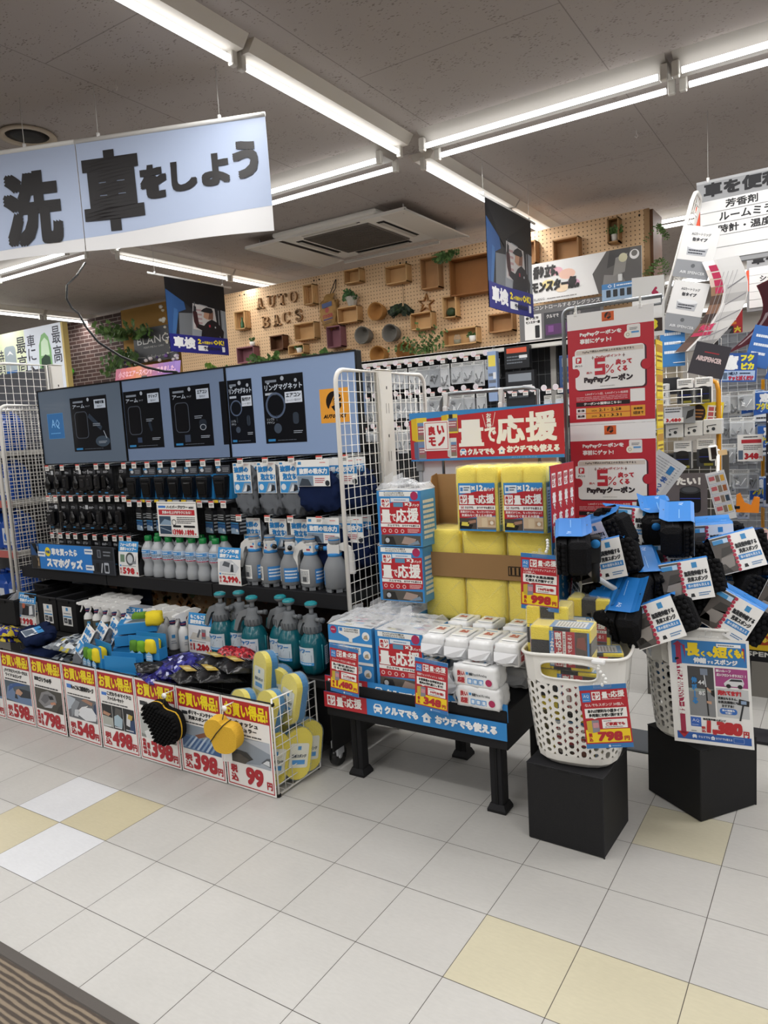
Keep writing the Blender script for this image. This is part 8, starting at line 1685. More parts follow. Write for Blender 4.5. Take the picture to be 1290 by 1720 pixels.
def dev(label, x, y, z, k, s=1.0):
    t = thing('device_box', label, 'box', 'device boxes on the end rack', (x, y, z)); w, h, d = (.075*s, .125*s, .05) if k == 0 else (.085*s, .075*s, .06)
    a = MB(); a.box(-w/2, 0, 0, w/2, d, h, 'cfcfce' if k else 'e4e3e2', .002)
    if k == 0: a.rect(-w/2, 0, w/2, h*.62, '3a3c42', 1); a.rrect(-w*.36, h*.12, w*.36, h*.58, '121317', .012, 2); a.circ(0, h*.56, w*.36, '1c1d22', 3, 18, h*.10); a.rect(-w*.36, h*.34, w*.36, h*.355, '2a3fb0', 4); a.fine(-w*.4, h*.74, w*.4, h*.94, '55585e', 3, 1); a.rect(-w*.1, h*.03, w*.4, h*.12, '8a8432', 4)
    else: a.line(-w*.3, h*.55, w*.2, h*.62, .004, '33363a', 1); a.line(-w*.3, h*.55, -w*.25, h*.4, .004, '33363a', 1); a.circ(w*.05, h*.35, w*.1, '33363a', 2, 10); a.circ(-w*.25, h*.22, w*.08, '33363a', 2, 10)
    a.build('carton', 'pr', t)
for i, x in enumerate((-.70, -.615)): dev(f'white box of a black round device in the wire basket, {("left", "right")[i]} one', x, 3.93, 1.602, 0, 1.0)
for i in range(3): dev(f'small grey device box stacked in the wire basket, {nth(i)} from the bottom', -.80, 3.93, 1.602+.037*i, 1, .45)
dev('grey device box under the 3,480 card, first from the left', -.845, 3.92, 1.43, 1); dev('grey device box under the 3,480 card, second from the left', -.75, 3.92, 1.435, 1); dev('grey device box under the 3,480 card, third from the left', -.66, 3.92, 1.44, 1); dev('grey device box under the 3,480 card, behind the yellow card', -.572, 3.92, 1.445, 1)
dev('white box of a black round device on the lower hooks, left one', -.715, 3.93, 1.275, 0, 1.12); dev('white box of a black round device on the lower hooks, right one', -.605, 3.93, 1.285, 0, 1.12)
a = MB(); a.box(-.06, 0, 0, .04, .05, .075, '1a1b1e', .004); a.box(-.07, -.0, .065, .05, .05, .08, '26272a', .003); a.rect(-.015, .01, .035, .05, 'd9d8d8', 3); a.fine(-.01, .018, .03, .045, '6a6c90', 2, 4); tag(a.build('device_box', 'pr', None, (-.80, 3.93, 1.275)), 'black open device box with a pale sticker on the lower hooks', 'box')
a = MB(); a.box(-.04, 0, 0, .035, .05, .085, '2a2b2f', .002); a.circ(-.02, .05, .006, 'cfcfce', 1, 8); tag(a.build('device_box', 'pr', None, (-.775, 3.975, 1.655)), 'dark box behind the wire basket', 'box')
a = MB(Rz(.05)); a.box(0, 0, 0, .21, .003, .085, '8a8c90'); a.rect(0, 0, .21, .085, '84868a', 1); a.circ(.03, .05, .022, '3a3c42', 2, 14, .03); a.rect(.065, .03, .15, .083, 'c9cbd0', 2); a.fine(.07, .055, .145, .08, '4a4c52', 2, 3); a.rect(.062, .004, .155, .03, 'e4e2e0', 3); a.txt('3,480', .072, .007, .145, .028, 'b82c35', .06, 4); a.poly([(.165, .02), (.20, .035), (.205, .07), (.175, .06)], '2a2b2f', 2); tag(a.build('price_card', 'pr', None, (-.86, 3.905, 1.505)), 'grey price card at 3,480 over the grey device boxes', 'price card')
a = MB(Rz(.1) @ Matrix.Rotation(.10, 4, 'Y')); a.box(0, 0, 0, .155, .002, .135, 'e3c62a'); a.rect(0, 0, .155, .135, 'ecd02e', 1); a.circ(.042, .075, .034, '3a2a24', 2, 16, .045); a.fine(.02, .05, .065, .10, 'c98a4a', 3, 3); a.rect(.015, .012, .075, .034, 'd8562a', 3); a.rect(.082, .03, .148, .118, 'efeade', 2)
for q in range(6): a.rect(.088+.03*(q % 2), .038+.026*(q//2), .112+.03*(q % 2), .058+.026*(q//2), 'c0585a' if q % 2 == 0 else '7a5a4a', 3)
a.fine(.09, .006, .145, .022, '7a5a20', 1, 3); tag(a.build('promo_card', 'pr', None, (-.697, 3.985, 1.48)), 'bright yellow card with a black emblem hung on the orange tube', 'promo card')
t = thing('advert_board', 'dark picture board of a black cup device below the lower device boxes', 'sign', None, (-.80, 3.90, .98)); a = MB(); a.box(0, 0, 0, .205, .004, .275, '5d5860'); a.rect(0, 0, .205, .275, '6a6468', 1); a.poly([(0, 0), (.08, 0), (.10, .14), (0, .10)], '2a2a2e', 2); a.rect(0, .0, .06, .12, 'e3cf2e', 3); a.fine(.005, .05, .055, .11, '33302a', 3, 4); a.circ(.03, .022, .018, '26262a', 4, 12); a.rrect(.075, .075, .175, .195, '15161b', .02, 4); a.circ(.125, .19, .05, '3a3c42', 5, 20, .02); a.circ(.125, .192, .038, '55585e', 6, 18, .014); a.rect(.077, .145, .173, .149, '3a4ab0', 6); a.txt('たい！', .06, .215, .175, .255, 'f4f2f0', .07, 5); a.poly([(.09, 0), (.205, 0), (.205, .045), (.11, .05)], 'd9d7d4', 4); a.txt('80', .10, .006, .165, .042, 'b82c35', .06, 5, .1); a.txt('円', .17, .008, .19, .026, 'b82c35', .04, 5); a.build('board', 'pr', t)
a = MB(Rz(.1) @ Matrix.Rotation(.62, 4, 'Y')); a.box(-.075, 0, -.12, .075, .0015, .12, 'd4d6da'); a.rect(-.075, -.12, .075, .12, 'dcdee2', 1); a.fine(-.06, .0, .06, .10, '9a9ca2', 8, 2, .25); a.rect(.0, -.10, .05, .10, 'e9eaec', 2); a.vtxt('まっさら', .012, -.095, .04, .03, '3a68b4', .04, 3); a.rect(.014, .045, .038, .085, '3a86c8', 3); a.fine(-.065, -.1, -.01, -.02, 'a4a6ac', 5, 2, .3); tag(a.build('leaflet', 'pr', None, (-.765, 3.58, 1.255)), 'white leaflet hung askew right of the lower coupon poster', 'leaflet')
a = MB(Rz(.0) @ Matrix.Rotation(-.24, 4, 'Y')); a.box(0, 0, 0, .082, .001, .225, 'c9d0dc'); a.rect(0, 0, .082, .225, 'e6e6e6', 1)
for q in range(4): a.rect(.006, .03+.047*q, .076, .07+.047*q, 'dcdad6', 2); a.frame(.005, .029+.047*q, .077, .071+.047*q, .001, '4a68b0', 3); a.rect(.01, .045+.047*q, .034, .064+.047*q, 'c8666a', 3); a.rect(.038, .035+.047*q, .054, .066+.047*q, '8a7a6a', 3); a.rect(.058, .036+.047*q, .074, .064+.047*q, ['d8b43a', '3a4a5a', 'a0603a', 'e0a83a'][q], 3)
tag(a.build('leaflet', 'pr', None, (-.505, 3.60, 1.055)), 'narrow printed leaflet with four pictures, hung on a white ball chain', 'leaflet'); 
a = MB()
for q in range(24): a.ball((-.556+.0022*q, 3.985-.0165*q, 1.36-.0035*q), .0085, 'efefed', 6)
tag(a.build('ball_chain', 'gl'), 'white ball chain holding the narrow printed leaflet', 'chain')
a = MB(Rz(.4) @ Matrix.Rotation(-.1, 4, 'Y')); a.box(0, 0, 0, .042, .018, .075, 'ecebea', .006); a.rect(.008, .008, .034, .066, '2a201e', 1); a.box(.045, .01, .02, .085, .02, .045, 'd9b98a'); tag(a.build('gadget', 'gl', None, (-.575, 3.86, 1.315)), 'small white gadget with a dark window clipped on the orange tube', 'gadget')
# second rack farther right: window wipes and small packs
r2 = thing('hook_rack', 'tall hook rack of window wipe packs at the right edge', 'rack', None, (-.3, 4.75, 0))
a = MB(); a.box(-.36, .03, .1, .75, .05, 2.0, '8e9196'); a.box(-.36, -.25, .3, .75, .03, .36, 'c6c3bd'); a.box(-.36, -.38, .78, .75, .03, .80, 'c9c6c0'); a.build('back_panel', 'mt', r2); a = MB(Tr(0, .02, 0)); a.wiregrid(-.36, .85, .75, 2.0, .05, .05, .002, 'b9bbbe'); a.build('hook_grid', 'gl', r2)
a = MB(); a.tube([(-.12, -.05, .8), (-.12, -.05, 1.72)], .010, 'c88a1e', 8); a.tube([(.05, -.05, .8), (.05, -.05, 1.55)], .010, 'c88a1e', 8); a.build('orange_tube', 'gl', r2)
wp = thing('window_wipe_pack', '', 'pack'); a = MB(); flatpack(a, .125, .175, .02, 'b9cbe4', 4); a.T = Matrix(); vv = a.v; a.v = [Vector((p.x, -p.z, p.y)) for p in vv]; a.T = Tr(0, -.024, 0); a.rect(-.058, -.08, .058, .08, '2f62b4', 1); a.poly([(-.058, -.08), (.058, -.08), (.058, -.03), (-.058, -.045)], 'dfe4ea', 2); a.txt('窓', -.03, .025, .03, .075, 'f2f4f6', .06, 4); a.txt('フクピカ', -.046, -.015, .048, .022, 'e6d83a', .06, 4); a.ring(0, -.01, .045, .05, '3a4aa0', 3, 20, .5); a.fine(-.045, -.07, .05, -.05, '3a3c44', 1, 4); a.build('pouch', 'pr', wp)
WP = [(-.47, 4.62, 1.575), (-.395, 4.58, 1.565), (-.375, 4.58, 1.38), (-.44, 4.64, 1.385), (-.345, 4.58, 1.09), (-.42, 4.64, 1.085), (-.30, 4.60, 1.575), (-.29, 4.6, 1.38)]
for k, p in enumerate(WP):
    lb = f'blue window wipe pack on the right rack, {("upper", "upper", "middle", "middle", "lower", "lower", "upper", "middle")[k]} row, {("left", "centre", "centre", "left", "centre", "left", "right", "right")[k]}'
    if k == 0: wp.location = p; wp['label'] = lb; wp['group'] = 'window wipe packs'
    else: dup(wp, p, None, lb, 'window wipe packs')
for k in range(14):
    o = dup(BK[k % 4], (-.60+.058*(k % 3)+.01*(k//3), 4.5+.02*(k % 2), 1.66-.145*(k//3)), (0, 0, random.uniform(-.15, .15)), f'small clear pack at the left of the right rack, row {("one", "two", "three", "four", "five")[k//3]}, {nth(k % 3)} from the left', 'clear packs on the right rack', (.72, 1, .72))
t = thing('product_sign', 'blue sign with large white and yellow characters above the window wipes', 'sign', None, (-.61, 4.45, 1.715), (0, .07, .05)); a = MB(); a.box(0, 0, 0, .178, .004, .155, '2a4a90'); a.rect(0, 0, .178, .155, '31569e', 1); a.txt('窓', .012, .065, .085, .145, 'f2f4f6', .07, 2, 0, 2); a.txt('フク', .095, .11, .16, .147, 'e9dc3a', .07, 2); a.txt('ピカ', .10, .065, .163, .103, 'e9dc3a', .07, 2); a.rect(.008, .008, .17, .06, 'a9bede', 2); a.txt('10枚入り', .04, .036, .085, .056, '22304e', .03, 3); a.fine(.095, .038, .165, .054, '22304e', 1, 3); a.txt('サッと拭くだけ', .04, .008, .165, .034, 'b8324a', .06, 3); a.rect(.014, .014, .034, .05, '5a6a80', 3); a.build('board', 'pr', t)
a = MB(Rz(.03)); a.box(0, 0, 0, .125, .003, .145, 'e9e7e4'); a.fine(.03, .125, .12, .138, '3a3c40', 1, 1); a.rect(.02, .098, .118, .118, 'b8323c', 1); a.fine(.03, .06, .118, .09, '6a6c70', 3, 1); a.txt('348', .035, .01, .105, .045, 'b82c35', .07, 1); a.rect(.005, .01, .028, .06, '5a6a80', 1); a.txt('円', .108, .012, .12, .026, 'b82c35', .03, 1); tag(a.build('price_board', 'pr', None, (-.52, 4.42, 1.275)), 'white price board at 348 before the window wipe packs', 'price board')
for k in range(3):
    t = thing('polisher_pack', f'dark pack with a red hand tool at the right edge, {("upper", "middle", "lower")[k]} one', 'pack', 'red tool packs', (-.335, 4.36, 1.44-.165*k)); a = MB(); a.box(-.04, 0, -.06, .16, .02, .09, '1a1a22'); a.rect(-.04, .03, .16, .09, '22222c', 1); a.txt('2', -.03, .06, -.008, .085, 'e3c02e', .06, 2); a.txt('デカ', -.034, .03, .03, .058, 'e4e2e0', .07, 2); a.build('card', 'pr', t); a = MB(); a.ball((.03, -.02, -.02), .042, 'b42a22', 12, 0, .8); a.tube([(.03, -.02, -.02), (.12, -.02, .0)], .018, 'b42a22', 8); a.build('tool', 'gl', t)
t = thing('spring_clamp', 'orange clamp display arm sticking out before the right rack', 'clamp', None, (-.445, 4.15, 1.07), (0, 0, .2)); a = MB(); a.prism([(-.05, -.04), (.055, -.045), (.06, .035), (.035, .04), (.02, -.005), (-.01, .01), (-.03, .06), (-.048, .05)], -.01, .012, 'e8892a'); a.build('arm', 'gl', t); a = MB(); a.box(-.08, -.012, -.025, -.03, .012, -.005, '1d1e20', .004); a.build('jaw', 'gl', t)
for k, (z, c, d, nm) in enumerate(((.862, '2f62b0', 0, 'blue'), (.822, 'c9a0a0', .03, 'pink'))):
    a = MB(); a.box(-.16, -.07, 0, .3, .10, .036, c, .002); a.rect(0, 0, 0, 0, c); a.T = Tr(0, -.071, 0); a.fine(-.14, .008, .28, .028, 'e4e6ea', 1, 1); tag(a.build('long_box', 'pr', None, (-.42-d*.6, 4.40, z)), f'long {nm} box lying on the lower ledge of the right rack', 'box')
bx = MB(); bx.box(-.036, 0, 0, .036, .06, .07, 'd9d6cf', .002); bx.rect(-.034, .02, .034, .034, '9a7a4a', 1); bx.rect(-.02, .04, .02, .062, 'efeeea', 1); bx.rect(-.008, .045, .008, .056, '4a4c50', 2); b0 = bx.build('small_box', 'pr')
for k in range(14):
    o = b0 if k == 0 else b0.copy(); 
    if k: COL.objects.link(o)
    o.location = (-.60+.076*(k % 7), 4.28, .66+.0715*(k//7)); tag(o, f'small white carton on the ledge behind the mops, {("lower", "upper")[k//7]} layer, {nth(k % 7, 7)} from the left', 'box', 'small white cartons')
a = MB(); a.box(-.66, 4.25, .60, .2, 4.5, .658, 'b9b6b0'); a.box(-.66, 4.27, .0, .2, 4.5, .60, '8a8680'); tag(a.build('display_counter', 'mt'), 'pale counter carrying the small white cartons behind the mops', 'counter')
for k, (x, n) in enumerate(((-.445, '2'), (-.375, '1'))):
    a = MB(); a.circ(0, 0, .026, 'e3c86a', 0, 20, .042); a.circ(0, 0, .022, 'efcfd0', 1, 20, .037); a.txt(n, -.011, -.012, .011, .018, '3a2a34', .06, 2); a.fine(-.016, -.028, .016, -.018, 'a0585c', 1, 2); a.fine(-.014, .022, .014, .03, 'a0585c', 1, 2); a.circ(0, 0, .026, 'd9be60', -1, 20, .042); a.tube([(0, .004, -.075), (0, .002, -.03)], .002, 'd9d9d6', 4); tag(a.build('number_tag', 'pr', None, (x, 4.31, .862+.02*k)), f'oval tag numbered {["two", "one"][k]} above the small white cartons', 'tag')
t = thing('price_board', 'black-edged yellow price board low behind the mops at the right edge', 'price board', None, (-.40, 3.70, .40)); a = MB(); a.box(-.02, 0, -.02, .42, .004, .36, '15151a'); a.rect(0, .035, .42, .335, 'e3bf2a', 1); a.txt('ほろ', .03, .24, .13, .31, 'b82c2c', .08, 2); a.circ(.06, .15, .075, 'a8401f', 2, 20, .024); a.txt('2,480', .01, .135, .11, .165, 'f0d84a', .05, 3); a.circ(.06, .085, .075, 'a8401f', 2, 20, .024); a.txt('4,580', .01, .07, .11, .10, 'f0d84a', .05, 3); a.txt('SPENCER', .005, .005, .20, .028, 'd9d8d4', .05, 2); a.build('board', 'pr', t); a = MB(); a.box(0, .004, -.40, .02, .02, .3, '2a2a2e'); a.box(-.05, -.06, -.398, .4, .1, -.385, '2a2a2e'); a.build('stand', 'mt', t)
# leaning header rack with grey boards, drooping posters and small banners above
t = thing('header_rack', 'white wire header rack leaning out high above the end rack', 'rack', None, (-.87, 4.08, 1.95)); S = (.200, 0, .715)
a = MB(); L0 = Vector((0, 0, 0)); D = Vector(S); Y = Vector((0, .20, 0)); a.tube([L0, D*.93, D*.985+Y*.12, D+Y*.3, D+Y*.7, D*.985+Y*.88, D*.93+Y, Y], .010, 'e4e2dd', 8); a.build('frame_tube', 'gl', t); a = MB()
for q in range(1, 16): a.tube([D*q/16, D*q/16+Y], .002, 'd9d7d2', 4)
for q in range(1, 5): a.tube([Y*q/5, D+Y*q/5], .002, 'd9d7d2', 4)
for q in range(9): p = D*(.02+.018*q); a.tube([p, p+Vector((.30, -.02, -.05))], .002, 'cfcdc8', 4)
a.tube([Vector((.02, 0, .1)), Vector((.32, 0, .04))], .006, 'b9b6b0', 6); a.build('wire_mesh', 'gl', t)
for k, (x, z, c) in enumerate(((-.775, 2.255, 'd2d1d0'), (-.828, 1.995, 'd2d1d0'))):
    u = thing('advert_board', f'grey and white scent cartridge board on the leaning rack, {("upper", "lower")[k]} one', 'sign', 'grey scent boards', (x, 4.04, z), (0, .27, .12)); a = MB(); a.box(0, 0, 0, .17, .004, .25, '8a8c90'); a.rect(0, .085, .17, .25, c, 1); a.rect(0, 0, .17, .082, '86888c', 1); a.txt('AIR SPENCER', .03, .02, .15, .034, 'cfd0d2', .03, 2); a.circ(.085, .06, .010, '5a5c60', 2, 10); a.txt('AGカートリッジ', .04, .205, .13, .22, '55565a', .02, 2); a.txt('缶タイプ', .05, .178, .12, .196, '33343a', .05, 2); a.poly([(.04, .11), (.13, .11), (.135, .15), (.035, .15)], 'a9abb0', 2); a.fine(.045, .115, .125, .14, '3a3c44', 2, 3); a.circ(.085, .152, .05, 'd4d5d7', 3, 18, .012); a.build('board', 'pr', u)
def droop(label, p, wv, dn, cols, fill):
    o = Vector(p); W = Vector(wv); D = Vector(dn); a = MB(); a.b = lambda x, y, z: tuple(o+W*x+D*(1-z)+Vector((.10*math.sin(PI*z)*1.0, .0, 0))+Vector((0, y*1.0-.0, 0))); a.rect(0, 0, 1, 1, cols[0], 0, 0, 4, 10); a.rect(0, 0, 1, 1, cols[1], -2, 0, 4, 10); fill(a); tag(a.build('hanging_leaflet', 'pr'), label, 'poster', 'drooping posters')
def df(a):
    for q in range(10): a.rect(.0, .1*q, .32, .1*q+.1, ['5a4238', '4a342c', '6a4a3a', '3a2a26', '7a5a48', '4f3a30', '8a6a50', 'c9b4a8', 'd9cfc8', 'efedec'][q], 2, 0, 1, 1); a.rect(.40, .1*q, .98, .1*q+.1, ['7f7d7c', 'a5a3a2', 'bcbab8', 'aeacab', 'c8c6c5', 'a4a2a1', 'b8b6b5', 'cccbca', 'd0cfce', 'd2d1d0'][q], 2)
    for q in range(4): a.line(.45, .12+.18*q, .95, .22+.18*q, .012, '77757a', 3); a.line(.5+.11*q, .1, .46+.12*q, .85, .012, '8f8d90', 3)
    for q in range(4): a.rect(.12, .62+.085*q, .34, .69+.085*q, 'b02a50', 4)
    a.rect(.05, .16, .6, .2, 'a8264a', 4); a.txt('快適', .10, .21, .5, .29, 'c0305a', .06, 4)
droop('drooping poster of a white ball and brown picture under the grey aisle sign', (-.635, 4.05, 2.30), (.17, -.03, .0), (-.135, 0, -.43), ('d9d6d4', 'c9c6c4'), df)
def dr(a): a.rect(.05, .03, .95, .97, '5c2530', 2, 0, 1, 10); a.rect(.15, .1, .3, .55, 'b9a4a8', 3, 0, 1, 5); a.rect(.5, .5, .8, .66, 'c9b4b8', 3); a.rect(.8, .1, .88, .7, 'c9b4b8', 3, 0, 1, 6)
droop('dark red hanging leaflet below the second grey aisle sign', (-.445, 4.6, 2.23), (.13, 0, .05), (-.16, 0, -.36), ('6a2a34', '5a2630'), dr)
a = MB(Rz(.1) @ Matrix.Rotation(.30, 4, 'Y')); a.box(0, 0, 0, .165, .004, .16, '2c2a2e'); a.rect(0, 0, .165, .16, '36343a', 1); a.txt('AIRSPENCER', .02, .07, .14, .095, 'c9b4b4', .05, 2); a.fine(.05, .11, .12, .122, 'a03038', 1, 2); tag(a.build('advert_board', 'pr', None, (-.70, 4.0, 1.76)), 'dark tilted brand board above the device boxes', 'sign')
t = thing('hanging_poster', 'red and black hanging poster with yellow and white writing far back', 'poster', None, (-.86, 6.0, 2.02)); a = MB(); a.box(0, 0, 0, .19, .003, .34, 'b0202a'); a.rect(0, .15, .19, .34, 'c0242c', 1); a.rect(0, .31, .19, .34, '2a1a1a', 2); a.txt('カーナビ', .015, .24, .175, .295, 'f2f0ee', .06, 2); a.txt('大還元祭', .015, .185, .15, .235, 'f2f0ee', .05, 2); a.rect(.01, .16, .15, .178, 'e8862a', 2); a.rect(0, 0, .13, .15, '2a2628', 1); a.poly([(.01, .05), (.09, .08), (.12, .13), (.04, .12)], '77787c', 2); a.txt('大', .135, .10, .18, .145, 'e8d43a', .06, 2); a.txt('！', .145, .02, .175, .09, 'e8d43a', .06, 2); a.build('sheet', 'pr', t); a = MB(); a.tube([(.095, 0, .34), (.095, 0, 1.08)], .002, 'c9c6c2', 4); a.build('hang_wire', 'gl', t)
for k, (x, y, z, c) in enumerate(((-.84, 4.05, 1.80, '3a78b4'), (-.50, 4.5, 1.80, '3a6ab0'), (-.36, 4.7, 1.86, 'c9b43a'), (-.40, 4.55, 1.72, '2f62b0'))):
    a = MB(Rz(.1) @ Matrix.Rotation((.0, .28, .1, .4)[k], 4, 'Y')); a.box(0, 0, 0, .12, .004, .22, c); a.fine(.02, .05, .10, .19, 'dfe6ee', 3, 1, .3); tag(a.build('shelf_card', 'pr', None, (x, y, z)), ['blue card behind the leaning rack', 'blue tilted card beside the dark red leaflet', 'yellow card at the right edge under the second aisle sign', 'blue tilted card right of the window wipe sign'][k], 'card')
# ================================================================== far left: neighbouring rack, hoarding, brick panel, foliage display
lr = thing('shelving_rack', 'white rack of blue cans at the left edge behind the wire panels', 'shelving rack', None, (-5.6, 3.0, 0))
for z in (.42, .86, 1.215, 1.56): a = MB(); a.box(-.6, -.18, z-.035, .74, .25, z, 'c9c6c0', .003); a.box(-.6, -.19, z-.045, .74, -.18, z+.004, 'b4625e' if z < 1.3 else 'c9c6c0'); a.build('shelf', 'mt', lr)
a = MB(); a.box(-.6, .25, .05, .74, .27, 2.15, '6a6c70'); a.build('back_panel', 'mt', lr)
can = thing('fluid_can', '', 'can'); a = MB(); a.box(-.095, 0, 0, .095, .16, .21, '1f4a9e', .018); a.prism([(-.09, .20), (.09, .20), (.04, .255), (-.05, .255)], .02, .14, '1f4a9e'); a.build('body', 'gl', can); a = MB(); a.lathe([(.022, .25), (.022, .28), (0, .281)], '17387c', 12, 0, (-.05, .08)); a.tube([(-.02, .08, .25), (0, .08, .285), (.06, .08, .275), (.075, .08, .22)], .012, '1f4a9e', 8); a.build('cap_and_grip', 'gl', can); a = MB(Tr(0, -.001, 0)); a.rect(-.07, .04, .07, .16, 'c9d0dc', 0); a.circ(-.02, .10, .035, '2f62b0', 1, 14); a.fine(-.06, .05, .06, .07, '6a7688', 1, 1); a.build('label', 'pr', can)
k = 0
for zi, z in enumerate((.421, .861, 1.216, 1.561)):
    for i in range(5):
        lb = f'blue fluid can on the left rack, {("lowest", "second", "third", "top")[zi]} shelf, {nth(i)} from its right end'; p = (-4.99-.205*i, 2.84, z)
        if k == 0: can.location = p; can['label'] = lb; can['group'] = 'blue cans on the left rack'
        else: dup(can, p, None, lb, 'blue cans on the left rack')
        k += 1
a = MB(); a.poly([(0, 0), (.13, 0), (.16, .055), (.13, .11), (0, .11)], 'e9cc2a', 1); a.box(0, .0, 0, .13, .002, .11, 'd9bc20'); a.txt('只今', .01, .06, .10, .10, '3a2a20', .05, 2); a.txt('汚れ中!', .0, .01, .13, .052, 'b8302a', .06, 2); tag(a.build('promo_card', 'pr', None, (-5.34, 2.79, .87)), 'yellow arrow-shaped card at the left edge before the blue cans', 'promo card')
a = MB(); a.box(0, 0, 0, .15, .002, .21, 'dcdcd8'); a.poly([(.02, .04), (.09, .05), (.07, .15), (.03, .14)], '3a5fae', 1); a.fine(.03, .16, .13, .19, 'd8c43a', 1, 1); a.fine(.09, .05, .14, .14, '3a5fae', 4, 1); tag(a.build('promo_card', 'pr', None, (-5.42, 2.78, .44)), 'white and blue card low at the left edge', 'promo card')
a = MB(); a.box(0, 0, 0, .09, .002, .075, 'e6ca2e'); a.fine(.01, .02, .08, .06, '4a3a20', 2, 1); tag(a.build('promo_card', 'pr', None, (-5.26, 2.785, .44)), 'small yellow card low beside the white and blue one', 'promo card')
for k in range(2):
    a = MB(); flatpack(a, .2, .16, .06, ['22226a', '2d2c7c', 'c9b430', '1a1a4a'], 90+k); tag(a.build('sponge_bag', 'gl', None, (-4.36, 2.40-.0*k, .40+.03*k), (-.3, 0, .2*k)), f'blue and yellow foil bag at the left end of the wire bin, {("lower", "upper")[k]} one', 'bag', 'foil bags at the left end')
# hoarding with a green car seen from above
t = thing('hoarding', 'pale green and white hoarding with a green car seen from above, far left', 'sign', None, (-9.2, 4.6, 2.16)); w, h = 2.49, .66; a = MB(); a.box(0, 0.001, 0, w, .03, h, 'c9cfc6'); a.rect(0, 0, w-.64, h, 'dfe6c4', 0); a.rect(w-.64, 0, w, h, 'd2d8e2', 0)
X = lambda px: w-.0107*(101-px)
a.vtxt('最高', X(26), .22, X(42), .60, '3a3c48', .01, 2, 2); a.vtxt('車に、', X(45), .18, X(58), .60, '3a3c48', .01, 2, 2); a.vtxt('最高', X(86), .26, X(101)-.02, .64, '3a3c48', .01, 2, 2); a.vtxt('時間', X(-9), .16, X(3), .5, '3a3c48', .01, 2, 2)
a.poly([(X(63), .0), (X(83), .0), (X(83), .42), (X(80), .54), (X(75), .59), (X(69), .57), (X(64), .47), (X(62), .3)], '7fae74', 1); a.poly([(X(66), .36), (X(80), .36), (X(79), .50), (X(74), .54), (X(68), .5)], 'c6dcc0', 2); a.poly([(X(65), .24), (X(81), .24), (X(80), .34), (X(73), .37), (X(66), .33)], '33473a', 3); a.poly([(X(69), .04), (X(79), .04), (X(78), .18), (X(70), .18)], '2a3a34', 3); a.poly([(X(66), .02), (X(82), .02), (X(81), .22), (X(66), .22)], 'cfe0c8', 2)
a.rrect(X(4), .0, X(24), .52, '9aa6ac', .05, 1); a.rect(X(5), .20, X(23), .26, '3a6aa4', 3); a.rrect(X(9), .02, X(20), .18, '2a3a54', .04, 3); a.rect(X(12), .05, X(17), .14, '6a9ad0', 4); a.poly([(X(8), .42), (X(14), .47), (X(20), .42), (X(14), .44)], 'e4e4e4', 3); a.build('board', 'pr', t); a = MB(); a.box(w, .0, -.4, w+.03, .06, h+.0, 'b9a468'); a.box(.0, .03, -2.159, w, .05, .0, 'b4b2ae'); a.build('side_board', 'mt', t)
# brick panel and kraft board with flowers
def brick_mat():
    m = bpy.data.materials.new('mat_brick'); m.use_nodes = True; nt = m.node_tree; n = nt.nodes; L = nt.links; b = n['Principled BSDF']; tc = n.new('ShaderNodeTexCoord'); br = n.new('ShaderNodeTexBrick'); mp = n.new('ShaderNodeMapping'); mp.inputs['Rotation'].default_value = (PI/2, 0, 0)
    br.inputs['Scale'].default_value = 1; br.inputs['Brick Width'].default_value = .16; br.inputs['Row Height'].default_value = .045; br.inputs['Mortar Size'].default_value = .005; br.inputs['Color1'].default_value = H('5f4540'); br.inputs['Color2'].default_value = H('4a3836'); br.inputs['Mortar'].default_value = H('a3958e')
    L.new(tc.outputs['Object'], mp.inputs['Vector']); L.new(mp.outputs[0], br.inputs['Vector']); L.new(br.outputs['Color'], b.inputs['Base Color']); b.inputs['Roughness'].default_value = .85; MAT['brick'] = m
brick_mat()
bp_ = thing('brick_panel', 'panel of dark red brick pattern left of the foliage display', 'panel', None, (-8.05, 5.6, 0)); a = MB(); a.box(0, 0, 0, 1.02, .05, 3.06, '5f4540'); a.build('panel', 'brick', bp_); a = MB(); a.box(1.02, -.005, 0, 1.04, .055, 3.06, '4a3a34'); a.build('edge', 'wood', bp_)
fd = thing('flower_display', 'kraft display with flowers and a dark scent brand board, left of the dark poster', 'display', None, (-6.42, 5.58, 0)); a = MB(); a.box(-.58, 0, 0, .66, .03, 3.07, 'b0884e'); a.build('board', 'card', fd)
a = MB(Tr(-.26, -.12, 2.44)); a.box(0, 0, 0, .68, .02, .36, '4a4a4c'); a.rect(0, 0, .68, .36, '55565a', 1); a.txt('BLANG', .06, .19, .56, .27, 'e9e8e6', .0, 2, 0, 2); a.txt('PERFUME for CARS', .16, .145, .48, .165, 'c9c8c6', .0, 2); a.txt('Air Freshener', .20, .03, .42, .07, 'c9c8c6', .0, 2, .3); a.line(.02, .06, .18, .05, .005, 'c9c8c6', 2); a.line(.44, .05, .62, .07, .005, 'c9c8c6', 2); a.build('brand_board', 'pr', fd)
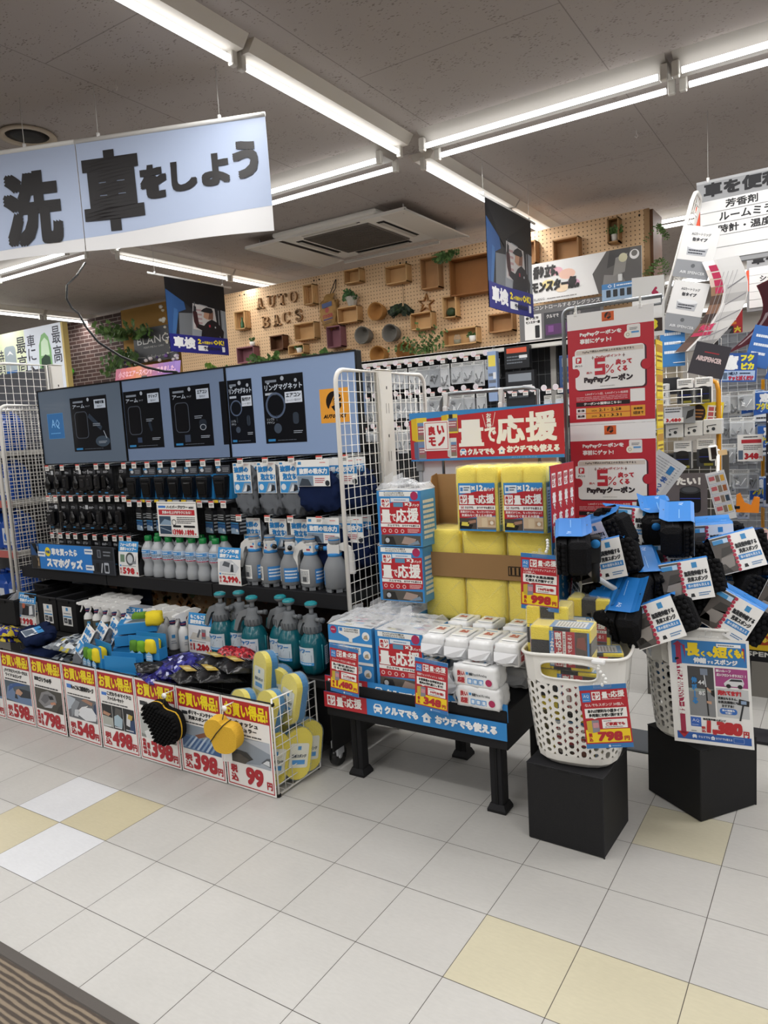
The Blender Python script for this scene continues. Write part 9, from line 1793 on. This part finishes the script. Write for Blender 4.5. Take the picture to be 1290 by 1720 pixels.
sprig(fd, ['4a6a34', '3f5a2c', '6a8a4c', '5c7a3c'], 22, .42, 31, (-.30, -.10, 2.74), .5, 1.1, .06, 'upper_foliage', wd=.55); sprig(fd, ['4a6a34', '3f5a2c', '5c7a3c'], 16, .40, 32, (-.42, -.10, 2.62), -.7, .6, .06, 'side_foliage', wd=.55)
a = MB(); rn = random.Random(4)
for q in range(46):
    if q < 22: p = (.30+rn.uniform(-.08, .10), -.13, 3.0-rn.random()*.5); c = rn.choice(['efeadb', 'e4dcc8', 'f2efe6'])
    else: p = (rn.uniform(-.45, .45), -.15, 2.42+rn.uniform(-.03, .07)); c = rn.choice(['efe9ee', 'cfc0dc', '7a5a9a', 'e9dfe4', '5a4480'])
    a.ball(p, rn.uniform(.014, .03), c, 7, 0, .7, 1, .7, .12)
a.build('blossoms', 'leaf', fd)
t = thing('header_sign', 'orange to purple sign with pink handwriting above the left screens', 'sign', None, (-5.95, 4.6, 2.155)); a = MB(); w, h = .90, .125; a.b = lambda x, y, z: (x, y+z*.2, z)
a.rect(0, 0, w, h, '8a5a9a', -2)
for q in range(12): a.rect(w*q/12, 0, w*(q+1)/12, h, ['a4506a', 'b4525a', 'c05a4a', 'c86a48', 'c87a50', 'b86a60', 'a85e70', '9a5880', '8e5490', '84549c', '7a54a4', '8460ac'][q], 0)
a.txt('小さなエアースペンサーできました。', .05, .035, .84, .095, 'e6b4c4', .02, 1); a.rrect(.38, 0, .46, .03, '1c1a1e', .01, 2); a.build('board', 'pr', t); a = MB(); a.box(.1, .03, -.66, .8, .05, .0, '8a8884'); a.build('prop', 'mt', t)
a = MB(); a.box(-6.6, 4.3, 0, -5.0, 4.75, 1.495, 'b9b6b0'); a.box(-6.62, 4.28, 1.45, -4.98, 4.77, 1.5, 'cfccc6', .004); tag(a.build('display_counter', 'mt'), 'pale counter behind the left screens carrying the header sign', 'counter')
a = MB(); a.lathe([(.03, 0), (.05, .05), (.02, .10), (0, .1)], '5ac43a', 9, 0, (0, 0), False); a.box(-.004, -.004, .1, .004, .004, .3, '4a9a30'); tag(a.build('toy_bottle', 'gl', None, (-8.00, 5.55, 2.44), (.3, .5, 0)), 'bright green piece hanging left of the brick panel', 'ornament')
